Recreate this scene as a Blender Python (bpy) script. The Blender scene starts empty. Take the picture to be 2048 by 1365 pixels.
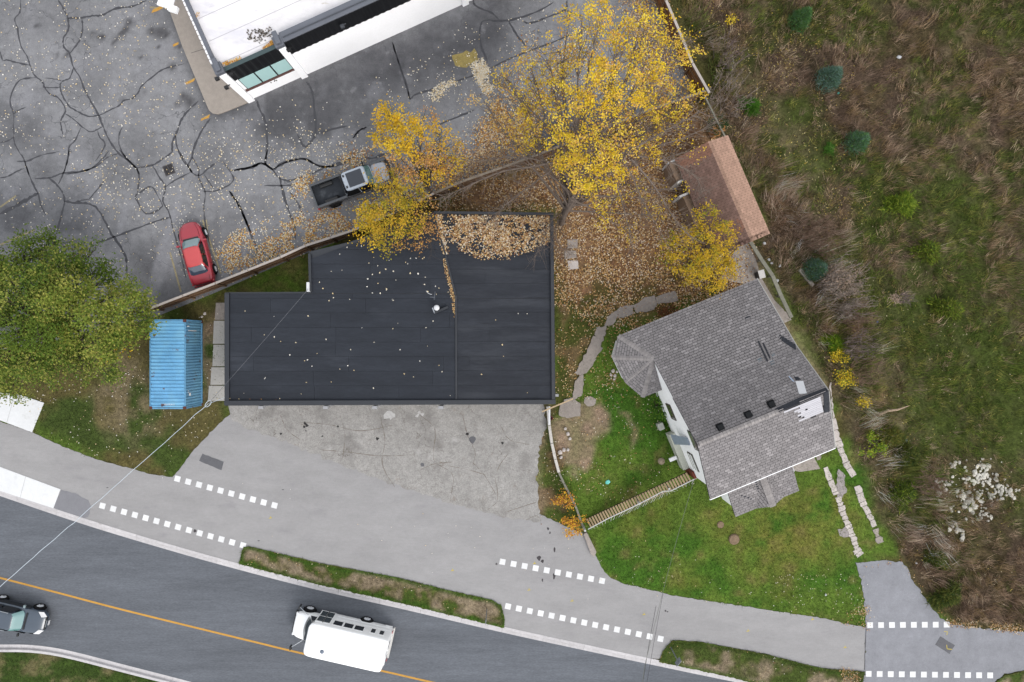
import bpy, bmesh, math, random
import numpy as np
from mathutils import Vector, Matrix

random.seed(11)
rng = np.random.default_rng(11)
C = bpy.context.scene.collection
SC = bpy.context.scene

# ------------------------------------------------------------------ camera, sky, sun, exposure
H = 48.762                      # height of the drone above the ground (m)
PX = 28.0                       # photo pixels per metre on the ground
cam_d = bpy.data.cameras.new('camera'); cam = bpy.data.objects.new('camera', cam_d); C.objects.link(cam)
cam.location = (0, 0, H); cam.rotation_euler = (0, 0, 0)
cam_d.sensor_width = 36; cam_d.lens = 24; cam_d.clip_start = 0.5; cam_d.clip_end = 2000
SC.camera = cam

SUN_EL, SUN_DIR = 42.0, (0.62, -0.78)
world = bpy.data.worlds.new('World'); SC.world = world; world.use_nodes = True
wn = world.node_tree; wn.nodes.clear()
sky = wn.nodes.new('ShaderNodeTexSky'); sky.sky_type = 'NISHITA'; sky.sun_disc = False
sky.sun_elevation = math.radians(SUN_EL)
sky.sun_rotation = math.atan2(SUN_DIR[0], SUN_DIR[1])
sky.dust_density = 5.0; sky.air_density = 1.0; sky.ozone_density = 1.0
hs = wn.nodes.new('ShaderNodeHueSaturation'); hs.inputs['Saturation'].default_value = 0.30
bg = wn.nodes.new('ShaderNodeBackground'); bg.inputs['Strength'].default_value = 0.15
wo = wn.nodes.new('ShaderNodeOutputWorld')
# an even cloud deck hides most of the clear sky
ov = wn.nodes.new('ShaderNodeMix'); ov.data_type = 'RGBA'; ov.inputs[0].default_value = 0.65; ov.inputs[7].default_value = (5.2, 5.35, 5.6, 1)
wn.links.new(sky.outputs[0], hs.inputs['Color']); wn.links.new(hs.outputs[0], ov.inputs[6]); wn.links.new(ov.outputs[2], bg.inputs[0]); wn.links.new(bg.outputs[0], wo.inputs[0])

sun_d = bpy.data.lights.new('sun', 'SUN'); sun_d.energy = 0.6; sun_d.angle = math.radians(22); sun_d.color = (1.0, 0.965, 0.92)
sun = bpy.data.objects.new('sun', sun_d); C.objects.link(sun)
_d = Vector((SUN_DIR[0] * math.cos(math.radians(SUN_EL)), SUN_DIR[1] * math.cos(math.radians(SUN_EL)), math.sin(math.radians(SUN_EL))))
sun.rotation_euler = _d.to_track_quat('Z', 'Y').to_euler(); sun.location = _d * 90

SC.view_settings.view_transform = 'Standard'; SC.view_settings.look = 'None'
SC.view_settings.gamma = 1.0; SC.view_settings.use_curve_mapping = False
SC.view_settings.exposure = 0.98
SC.cycles.use_denoising = True
SC.cycles.max_bounces = 6

# ------------------------------------------------------------------ helpers
def W(px, py, h=0.0):
    """ground position of something seen at photo pixel (px,py) and standing h metres up"""
    s = (1 - h / H) / PX
    return Vector(((px - 1024) * s, (682.5 - py) * s, h))

def lin(r, g, b):
    f = lambda c: ((c / 255 + 0.055) / 1.055) ** 2.4 if c > 10 else c / 255 / 12.92
    return np.array([f(r), f(g), f(b)])

def A(r, g, b, k=1.9):
    """albedo of a surface that the photo shows as sRGB (r,g,b) under its flat daylight"""
    return tuple(np.clip(lin(r, g, b) / k, 0, 0.85))

def tag(o, label=None, cat=None, group=None, kind=None):
    if label: o['label'] = label
    if cat: o['category'] = cat
    if group: o['group'] = group
    if kind: o['kind'] = kind
    return o

def empty(name, loc=(0, 0, 0), rz=0.0, label=None, cat=None, group=None, kind=None):
    o = bpy.data.objects.new(name, None); C.objects.link(o)
    o.location = loc; o.rotation_euler = (0, 0, rz); o.empty_display_size = 0.3
    return tag(o, label, cat, group, kind)

def link(name, me, parent=None, loc=None, rot=None, scale=None):
    o = bpy.data.objects.new(name, me); C.objects.link(o)
    if parent: o.parent = parent
    if loc is not None: o.location = loc
    if rot is not None: o.rotation_euler = rot
    if scale is not None: o.scale = scale
    return o

def catmull(pts, n=8):
    P = [np.array(p, float) for p in pts]
    if len(P) < 3: return [tuple(p) for p in P]
    Q = [2 * P[0] - P[1]] + P + [2 * P[-1] - P[-2]]
    out = []
    for i in range(1, len(Q) - 2):
        for k in range(n):
            t = k / n
            out.append(tuple(0.5 * ((2 * Q[i]) + (-Q[i-1] + Q[i+1]) * t + (2*Q[i-1] - 5*Q[i] + 4*Q[i+1] - Q[i+2]) * t*t + (-Q[i-1] + 3*Q[i] - 3*Q[i+1] + Q[i+2]) * t**3)))
    out.append(tuple(P[-1]))
    return out

class MB:
    """collects shapes for ONE mesh object"""
    def __init__(s): s.v = []; s.f = []; s.c = None
    def add(s, vs, fs):
        k = len(s.v); s.v += [tuple(v) for v in vs]; s.f += [tuple(i + k for i in f) for f in fs]; return s
    def box(s, c, size, rz=0.0, M=None):
        x, y, z = [d / 2 for d in size]
        vs = [Vector((a, b, d)) for a in (-x, x) for b in (-y, y) for d in (-z, z)]
        R = M if M is not None else Matrix.Rotation(rz, 3, 'Z')
        vs = [R @ v + Vector(c) for v in vs]
        return s.add(vs, [(0, 1, 3, 2), (4, 6, 7, 5), (0, 4, 5, 1), (2, 3, 7, 6), (0, 2, 6, 4), (1, 5, 7, 3)])
    def bar(s, a, b, w, t, up=(0, 0, 1)):
        """box beam from a to b, w wide (across), t thick (along up)"""
        a = Vector(a); b = Vector(b); d = b - a; L = d.length; d.normalize()
        u = Vector(up); x = d.cross(u)
        if x.length < 1e-5: x = d.cross(Vector((1, 0, 0)))
        x.normalize(); u = x.cross(d)
        M = Matrix((d, x, u)).transposed()
        return s.box((a + b) / 2, (L, w, t), M=M)
    def prism(s, poly, z0, z1):
        n = len(poly)
        A_ = sum(poly[i][0] * poly[(i+1) % n][1] - poly[(i+1) % n][0] * poly[i][1] for i in range(n))
        if A_ < 0: poly = poly[::-1]
        vs = [(p[0], p[1], z0) for p in poly] + [(p[0], p[1], z1) for p in poly]
        fs = [tuple(range(n - 1, -1, -1)), tuple(range(n, 2 * n))] + [(i, (i + 1) % n, n + (i + 1) % n, n + i) for i in range(n)]
        return s.add(vs, fs)
    def slab(s, poly3, t):
        """thick sheet: 3-D polygon (counter-clockwise seen from outside) plus thickness t downwards along its normal"""
        P = [Vector(p) for p in poly3]; n = len(P)
        nr = Vector((0, 0, 0))
        for i in range(n): nr += P[i].cross(P[(i + 1) % n])
        nr.normalize()
        if nr.z < -1e-6: P = P[::-1]; nr = -nr
        vs = P + [p - nr * t for p in P]
        return s.add(vs, [tuple(range(n)), tuple(range(2 * n - 1, n - 1, -1))] + [((i + 1) % n, i, n + i, n + (i + 1) % n) for i in range(n)])
    def tube(s, pts, r, seg=6, cap=True):
        P = [Vector(p) for p in pts]; n = len(P)
        if not hasattr(r, '__len__'): r = [r] * n
        k = len(s.v); ref = None
        for i in range(n):
            d = (P[min(i + 1, n - 1)] - P[max(i - 1, 0)]).normalized()
            if ref is None: ref = d.orthogonal().normalized()
            u = (ref - d * ref.dot(d))
            u = u.normalized() if u.length > 1e-6 else d.orthogonal().normalized()
            ref = u; w = d.cross(u)
            for j in range(seg):
                a = 2 * math.pi * j / seg
                s.v.append(tuple(P[i] + (u * math.cos(a) + w * math.sin(a)) * r[i]))
        for i in range(n - 1):
            for j in range(seg):
                a = k + i * seg + j; b = k + i * seg + (j + 1) % seg
                s.f.append((a, b, b + seg, a + seg))
        if cap:
            s.f.append(tuple(k + j for j in range(seg - 1, -1, -1)))
            s.f.append(tuple(k + (n - 1) * seg + j for j in range(seg)))
        return s
    def loft(s, rings, closed=True, caps=True):
        k = len(s.v); m = len(rings[0])
        for r in rings: s.v += [tuple(p) for p in r]
        for i in range(len(rings) - 1):
            for j in range(m if closed else m - 1):
                a = k + i * m + j; b = k + i * m + (j + 1) % m
                s.f.append((a, b, b + m, a + m))
        if caps:
            s.f.append(tuple(k + j for j in range(m - 1, -1, -1)))
            s.f.append(tuple(k + (len(rings) - 1) * m + j for j in range(m)))
        return s
    def lathe(s, prof, seg, c=(0, 0, 0), axis='Z', caps=True):
        rings = []
        for r, z in prof:
            ring = []
            for j in range(seg):
                a = 2 * math.pi * j / seg
                p = (r * math.cos(a), r * math.sin(a), z)
                if axis == 'Y': p = (p[0], p[2], p[1])
                if axis == 'X': p = (p[2], p[0], p[1])
                ring.append((p[0] + c[0], p[1] + c[1], p[2] + c[2]))
            rings.append(ring)
        return s.loft(rings, caps=caps)
    def mesh(s, name, mat, smooth=False, origin=None, fix=True):
        me = bpy.data.meshes.new(name)
        v = s.v if origin is None else [(p[0] - origin[0], p[1] - origin[1], p[2] - origin[2]) for p in s.v]
        me.from_pydata(v, [], s.f)
        if mat: me.materials.append(mat)
        if fix:
            bm = bmesh.new(); bm.from_mesh(me); bmesh.ops.recalc_face_normals(bm, faces=bm.faces); bm.to_mesh(me); bm.free()
        if smooth: me.polygons.foreach_set('use_smooth', [True] * len(me.polygons))
        me.update()
        return me
    def build(s, name, mat, parent=None, smooth=False, origin=None, bevel=0, sub=0, fix=True):
        o = link(name, s.mesh(name, mat, smooth, origin, fix), parent)
        if origin is not None and parent is None: o.location = origin
        if bevel:
            m = o.modifiers.new('b', 'BEVEL'); m.width = bevel; m.segments = 2; m.limit_method = 'ANGLE'; m.angle_limit = math.radians(40)
        if sub:
            m = o.modifiers.new('s', 'SUBSURF'); m.levels = sub; m.render_levels = sub
        return o

def np_mesh(name, V, F, mat, Cv=None, parent=None, smooth=False, cname='Col'):
    """fast mesh: V (n,3), F (m,k) and an optional colour per vertex"""
    V = np.ascontiguousarray(V, np.float32); F = np.ascontiguousarray(F, np.int32); m, k = F.shape
    me = bpy.data.meshes.new(name)
    me.vertices.add(len(V)); me.vertices.foreach_set('co', V.ravel())
    me.loops.add(m * k); me.loops.foreach_set('vertex_index', F.ravel())
    me.polygons.add(m); me.polygons.foreach_set('loop_start', np.arange(0, m * k, k, dtype=np.int32))
    me.polygons.foreach_set('loop_total', np.full(m, k, np.int32))
    if smooth: me.polygons.foreach_set('use_smooth', np.ones(m, bool))
    me.update(calc_edges=True)
    if Cv is not None:
        at = me.color_attributes.new(cname, 'FLOAT_COLOR', 'POINT')
        at.data.foreach_set('color', np.hstack([Cv, np.ones((len(Cv), 1))]).astype(np.float32).ravel())
    me.materials.append(mat)
    return link(name, me, parent)

def vnoise(x, y, scale, seed=0):
    """smooth value noise in 0..1"""
    r = np.random.default_rng(1000 + seed); T = r.random((64, 64))
    x = np.asarray(x, float) / scale + 300; y = np.asarray(y, float) / scale + 300
    xi = np.floor(x).astype(int); yi = np.floor(y).astype(int); fx = x - xi; fy = y - yi
    fx = fx * fx * (3 - 2 * fx); fy = fy * fy * (3 - 2 * fy)
    g = lambda a, b: T[a % 64, b % 64]
    return (g(xi, yi) * (1 - fx) + g(xi + 1, yi) * fx) * (1 - fy) + (g(xi, yi + 1) * (1 - fx) + g(xi + 1, yi + 1) * fx) * fy

def fbm(x, y, scale, seed=0):
    return (vnoise(x, y, scale, seed) * 4 + vnoise(x, y, scale / 2, seed + 1) * 2 + vnoise(x, y, scale / 4, seed + 2)) / 7

def inside(poly, X, Y):
    r = np.zeros(np.shape(X), bool); n = len(poly)
    for i in range(n):
        x0, y0 = poly[i]; x1, y1 = poly[(i + 1) % n]
        if y0 == y1: continue
        c = ((y0 > Y) != (y1 > Y)) & (X < (x1 - x0) * (Y - y0) / (y1 - y0) + x0)
        r ^= c
    return r

def edge_dist(poly, X, Y, closed=True):
    d = np.full(np.shape(X), 1e9); n = len(poly)
    for i in range(n if closed else n - 1):
        x0, y0 = poly[i]; x1, y1 = poly[(i + 1) % n]
        dx, dy = x1 - x0, y1 - y0; L = dx * dx + dy * dy + 1e-9
        t = np.clip(((X - x0) * dx + (Y - y0) * dy) / L, 0, 1)
        d = np.minimum(d, np.hypot(X - x0 - t * dx, Y - y0 - t * dy))
    return d

def soft(poly, X, Y, w):
    """1 inside the polygon, fading to 0 over +-w of its outline (photo pixels)"""
    d = edge_dist(poly, X, Y); s = np.where(inside(poly, X, Y), d, -d)
    return np.clip(0.5 + s / (2 * w), 0, 1)

def blob(x, y, r, X, Y):
    return np.clip(1.4 - np.hypot(X - x, Y - y) / r * 1.0, 0, 1)

# ------------------------------------------------------------------ materials
def mat(name, col, rough=0.8, noise=(), bump=None, metal=0.0, coat=0.0, orand=0.0, attr=None, spec=0.5, speck=None, trans=0.0, stretch=None, blotch=None, cracks=None):
    """principled material. noise: (scale, amount) pairs multiply the colour; speck: (scale, threshold, colour); blotch: (scale, lo, hi, colour)"""
    m = bpy.data.materials.new(name); m.use_nodes = True
    nt = m.node_tree; N = nt.nodes; L = nt.links; N.clear()
    out = N.new('ShaderNodeOutputMaterial'); b = N.new('ShaderNodeBsdfPrincipled')
    b.inputs['Roughness'].default_value = rough; b.inputs['Metallic'].default_value = metal
    b.inputs['Coat Weight'].default_value = coat; b.inputs['Coat Roughness'].default_value = 0.06
    b.inputs['Specular IOR Level'].default_value = spec if rough < .65 else min(spec, .15)
    tc = N.new('ShaderNodeTexCoord'); vec = tc.outputs['Object']
    if stretch:
        mp = N.new('ShaderNodeMapping'); mp.inputs['Scale'].default_value = stretch[:3]
        if len(stretch) > 3: mp.inputs['Rotation'].default_value = (0, 0, stretch[3])
        L.new(vec, mp.inputs[0]); vec = mp.outputs[0]
    if attr:
        a = N.new('ShaderNodeAttribute'); a.attribute_name = attr; cur = a.outputs['Color']
    else:
        rgb = N.new('ShaderNodeRGB'); rgb.outputs[0].default_value = (*col, 1); cur = rgb.outputs[0]
    def nz(scale, detail=5, rough_=0.6):
        t = N.new('ShaderNodeTexNoise'); t.inputs['Scale'].default_value = scale; t.inputs['Detail'].default_value = detail
        t.inputs['Roughness'].default_value = rough_; L.new(vec, t.inputs['Vector']); return t.outputs['Fac']
    def ramp(fac, lo, hi, a=0.0, b_=1.0):
        r = N.new('ShaderNodeMapRange'); r.inputs[1].default_value = lo; r.inputs[2].default_value = hi
        r.inputs[3].default_value = a; r.inputs[4].default_value = b_; L.new(fac, r.inputs[0]); return r.outputs[0]
    def mul(c, f):
        v = N.new('ShaderNodeVectorMath'); v.operation = 'SCALE'; L.new(c, v.inputs[0]); L.new(f, v.inputs['Scale']); return v.outputs[0]
    def mix(fac, c1, c2):
        x = N.new('ShaderNodeMix'); x.data_type = 'RGBA'; L.new(fac, x.inputs[0]); L.new(c1, x.inputs[6])
        if isinstance(c2, tuple): x.inputs[7].default_value = (*c2, 1)
        else: L.new(c2, x.inputs[7])
        return x.outputs[2]
    for sc, am in noise:
        cur = mul(cur, ramp(nz(sc), 0.3, 0.7, 1 - am, 1 + am))
    if blotch:
        for sc, lo, hi, c2 in blotch: cur = mix(ramp(nz(sc, 6, 0.65), lo, hi), cur, tuple(c2))
    if speck:
        for sc, th, c2 in speck:
            v = N.new('ShaderNodeTexVoronoi'); v.inputs['Scale'].default_value = sc; L.new(vec, v.inputs['Vector'])
            cur = mix(ramp(v.outputs['Distance'], th, th * 0.7), cur, tuple(c2))
    if cracks:      # (scale, width, colour, strength): a wandering network of hairline cracks
        for sc, wd, c2, stg in cracks:
            nt_ = N.new('ShaderNodeTexNoise'); nt_.inputs['Scale'].default_value = sc * 1.6; nt_.inputs['Detail'].default_value = 4; L.new(vec, nt_.inputs['Vector'])
            ad = N.new('ShaderNodeVectorMath'); ad.operation = 'MULTIPLY_ADD'; ad.inputs[1].default_value = (.9 / sc,) * 3; L.new(nt_.outputs['Color'], ad.inputs[0]); L.new(vec, ad.inputs[2])
            v = N.new('ShaderNodeTexVoronoi'); v.feature = 'DISTANCE_TO_EDGE'; v.inputs['Scale'].default_value = sc; L.new(ad.outputs[0], v.inputs['Vector'])
            mk = N.new('ShaderNodeMath'); mk.operation = 'MULTIPLY'; L.new(ramp(v.outputs['Distance'], wd, wd * .3), mk.inputs[0]); L.new(ramp(nz(sc * .6, 3), .40, .62, 0, stg), mk.inputs[1])
            cur = mix(mk.outputs[0], cur, tuple(c2))
    if orand:
        oi = N.new('ShaderNodeObjectInfo'); cur = mul(cur, ramp(oi.outputs['Random'], 0, 1, 1 - orand, 1 + orand))
    L.new(cur, b.inputs['Base Color'])
    if bump:
        bp = N.new('ShaderNodeBump'); bp.inputs['Strength'].default_value = bump[1]; bp.inputs['Distance'].default_value = bump[2] if len(bump) > 2 else 0.02
        L.new(nz(bump[0]), bp.inputs['Height']); L.new(bp.outputs[0], b.inputs['Normal'])
    sh = b.outputs[0]
    if trans:
        t = N.new('ShaderNodeBsdfTranslucent'); L.new(cur, t.inputs[0])
        ms = N.new('ShaderNodeMixShader'); ms.inputs[0].default_value = trans; L.new(sh, ms.inputs[1]); L.new(t.outputs[0], ms.inputs[2]); sh = ms.outputs[0]
    L.new(sh, out.inputs[0])
    return m

def glass_mat(name, col, rough=0.05):
    m = mat(name, col, rough, coat=0.6, spec=0.7); return m

M = {}
M['ground'] = mat('ground', (0, 0, 0), 0.95, noise=[(0.9, .20), (4, .34), (11, .36), (30, .34)], attr='Col', bump=(14, .5, .05))
M['leafy'] = mat('leafy', (0, 0, 0), 0.7, attr='Col', trans=.25, spec=.3)
M['blade'] = mat('blade', (0, 0, 0), 0.7, attr='Col', trans=.25, spec=.2)
M['asphalt_lot'] = mat('asphalt_lot', (0, 0, 0), 0.9, noise=[(.35, .13), (2.2, .15), (9, .10), (40, .30)], attr='Col', bump=(60, .3, .01), cracks=[(.45, .012, A(92, 92, 96), .75), (1.3, .018, A(104, 104, 108), .6)], blotch=[(1.1, .60, .78, A(164, 163, 166)), (3.5, .66, .78, A(104, 104, 108))])
M['asphalt_path'] = mat('asphalt_path', A(179, 177, 177), 0.9, noise=[(.15, .06), (.8, .07), (5, .05), (30, .16)], bump=(70, .25, .01), speck=[(.35, .022, A(95, 95, 98)), (1.7, .03, A(140, 138, 140))], stretch=(.6, 1.6, 1, .22), blotch=[(.7, .58, .78, A(164, 161, 164))])
M['asphalt_drive'] = mat('asphalt_drive', A(160, 161, 167), 0.9, noise=[(.2, .08), (1.3, .10), (6, .06), (30, .18)], bump=(70, .25, .01))
M['asphalt_road'] = mat('asphalt_road', A(117, 121, 128), 0.85, noise=[(.25, .11), (1.1, .12), (7, .09), (34, .26)], bump=(70, .25, .01), speck=[(.9, .028, A(70, 72, 78))], stretch=(.16, 1.5, 1, .22))
M['patch'] = mat('patch', A(118, 118, 122), 0.9, noise=[(3, .08), (40, .2)])
M['old_concrete'] = mat('old_concrete', A(180, 177, 173), 0.95, noise=[(.5, .10), (2.4, .13), (9, .18), (38, .32)], bump=(40, .5, .02),
                        blotch=[(.45, .52, .74, A(140, 136, 133)), (1.3, .62, .76, A(156, 142, 130)), (7, .62, .72, A(128, 122, 118)), (.8, .60, .74, A(206, 203, 200))], cracks=[(.7, .012, A(120, 112, 104), .8), (2.2, .02, A(134, 128, 122), .7)])
M['concrete'] = mat('concrete', A(200, 196, 190), 0.9, noise=[(.7, .07), (5, .06), (40, .10)], bump=(50, .2, .01))
M['concrete_warm'] = mat('concrete_warm', A(186, 176, 166), 0.9, noise=[(.5, .06), (4, .07), (40, .12)], bump=(50, .2, .01))
M['slab_grey'] = mat('slab_grey', A(178, 168, 160), 0.95, noise=[(1.2, .10), (6, .14), (30, .18)], bump=(30, .4, .02), orand=.07)
M['slab_pale'] = mat('slab_pale', A(222, 212, 206), 0.95, noise=[(1.2, .08), (6, .14), (26, .16)], bump=(20, .5, .03), orand=.06)
M['pad'] = mat('pad', A(246, 247, 248, 1.7), 0.85, noise=[(.6, .04), (4, .03), (30, .06)], blotch=[(1.4, .60, .8, A(224, 224, 222))])
M['curb'] = mat('curb', A(228, 224, 225), 0.9, noise=[(.8, .08), (6, .10), (40, .12)], orand=.05, blotch=[(2.2, .60, .75, A(196, 190, 186))])
M['white_paint'] = mat('white_paint', A(252, 252, 252, 1.75), 0.7, noise=[(6, .05), (40, .1)], orand=.05, blotch=[(11, .60, .70, A(206, 204, 205))])
M['yellow_paint'] = mat('yellow_paint', A(226, 172, 84), 0.75, noise=[(2, .08), (18, .14)], blotch=[(9, .58, .70, A(186, 150, 96)), (1.2, .62, .8, A(206, 156, 80))])
M['faded_paint'] = mat('faded_paint', A(176, 164, 132), 0.85, noise=[(3, .2), (18, .3)])
M['yellow_spill'] = mat('yellow_spill', A(178, 160, 100), 0.85, noise=[(3, .2), (18, .35)])
M['utility_yellow'] = mat('utility_yellow', A(226, 206, 92), 0.85, noise=[(18, .2)])
M['tar'] = mat('tar', A(68, 68, 74), 0.6, noise=[(3, .12), (25, .2)])
M['stain'] = mat('stain', A(84, 80, 82), 0.75, noise=[(3, .15), (25, .25)])
M['bare_patch'] = mat('bare_patch', A(160, 148, 136), 0.95, noise=[(3, .15), (20, .25)])
# ------------------------------------------------------------------ outlines in the photo's ground plane (pixels)
def extend(p, d=1500):
    a = np.array(p[0]) - np.array(p[1]); b = np.array(p[-1]) - np.array(p[-2])
    return [tuple(np.array(p[0]) + a / np.linalg.norm(a) * d)] + list(p) + [tuple(np.array(p[-1]) + b / np.linalg.norm(b) * d)]
CURB_N = extend(catmull([(-60, 972), (0, 994), (165, 1050), (330, 1100), (480, 1142), (640, 1183), (800, 1219), (1010, 1268), (1180, 1305), (1330, 1337), (1460, 1364), (1640, 1400), (1800, 1428)], 4))   # edge between asphalt and gutter
CURB_S = extend(catmull([(-80, 1290), (0, 1291), (60, 1292), (130, 1302), (260, 1335), (380, 1366), (520, 1404), (700, 1450)], 4))
def offset(line, d):
    P = np.array(line, float); T = np.gradient(P, axis=0); T /= np.linalg.norm(T, axis=1)[:, None] + 1e-9
    return [tuple(p) for p in P + np.stack([T[:, 1], -T[:, 0]], 1) * d]
CURB_IN = offset(CURB_N, 12.6)
ROAD = CURB_N + CURB_S[::-1]
LOT = [(-1500, -1500), (1260, -1500), (1300, -40), (1318, 10), (1352, 100), (1396, 196), (1240, 258), (1100, 310), (980, 352), (900, 384), (845, 408), (700, 474), (600, 512), (430, 586), (312, 634), (200, 668), (0, 700), (-1500, 760)]
FIELD = [(1345, -1500), (1345, 0), (1400, 110), (1425, 190), (1455, 285), (1535, 465), (1506, 490), (1565, 590), (1600, 660), (1668, 790), (1712, 900), (1768, 1040), (1800, 1110), (1835, 1150), (1870, 1205), (1905, 1243), (2048, 1258), (3500, 1290), (3500, -1500)]
LAWN = [(1125, 800), (1180, 700), (1240, 640), (1330, 760), (1420, 980), (1600, 920), (1640, 905), (1700, 860), (1760, 1010), (1800, 1118), (1712, 1127), (1735, 1256), (1500, 1216), (1340, 1191), (1240, 1166), (1205, 1140), (1185, 1090), (1150, 1030), (1110, 930), (1100, 840)]
YARD = [(850, 432), (925, 380), (1010, 352), (1130, 305), (1280, 245), (1400, 196), (1440, 280), (1500, 500), (1480, 590), (1330, 605), (1225, 640), (1190, 650), (1108, 600), (1105, 420), (880, 420)]
OLD_LOT = [(455, 800), (1090, 800), (1093, 850), (1078, 900), (1072, 960), (1078, 1010), (1080, 1046), (1040, 1040), (1000, 1034), (940, 1018), (880, 1000), (800, 972), (700, 938), (640, 912), (560, 880), (500, 860), (462, 838)]
PATH = [(-95, 812), (0, 843), (65, 865), (130, 896), (190, 918), (240, 932), (300, 948), (345, 955), (362, 935), (385, 903), (420, 866), (449, 838), (470, 820), (900, 900), (1060, 1020), (1130, 1052), (1165, 1066), (1180, 1092), (1195, 1118), (1205, 1140), (1222, 1158), (1250, 1168), (1340, 1190), (1500, 1215), (1640, 1236), (1731, 1256),
        (1730, 1345), (1700, 1345), (1640, 1336), (1520, 1306), (1400, 1284), (1345, 1280), (1330, 1298), (1320, 1318)]
DRIVE = [(1731, 1256), (1729, 1200), (1722, 1160), (1711, 1127), (1735, 1124), (1765, 1121), (1805, 1124), (1815, 1140), (1832, 1172), (1858, 1208), (1880, 1236), (1900, 1248), (1960, 1257), (2048, 1264), (3500, 1330), (3500, 1420), (2048, 1341), (2010, 1349), (1985, 1368), (1985, 1460), (1722, 1440), (1724, 1370), (1730, 1340)]
MEDIANS = [[(487, 1094), (500, 1093), (520, 1098), (640, 1126), (800, 1156), (900, 1181), (985, 1200), (1003, 1212), (1010, 1240), (1007, 1256), (800, 1206), (640, 1170), (478, 1128)],
           [(1345, 1281), (1400, 1284), (1520, 1306), (1640, 1336), (1729, 1343), (1722, 1380), (1722, 1420), (1450, 1352), (1318, 1324), (1326, 1300)],
           [(1985, 1440), (1985, 1368), (2010, 1350), (2048, 1342), (3500, 1420), (3500, 1500)]]

# ------------------------------------------------------------------ the ground: one sheet, coloured by what grows on it
fine_x = np.arange(-41, 41.01, 0.22); fine_y = np.arange(-30, 30.01, 0.22)
far = np.array([2, 5, 10, 20, 40, 80, 160, 300, 600.])
gx = np.concatenate([-41 - far[::-1], fine_x, fine_x[-1] + far]); gy = np.concatenate([-30 - far[::-1], fine_y, fine_y[-1] + far])
GX, GY = np.meshgrid(gx, gy, indexing='ij')

def px_of(x, y): return x * PX + 1024, 682.5 - y * PX

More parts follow.
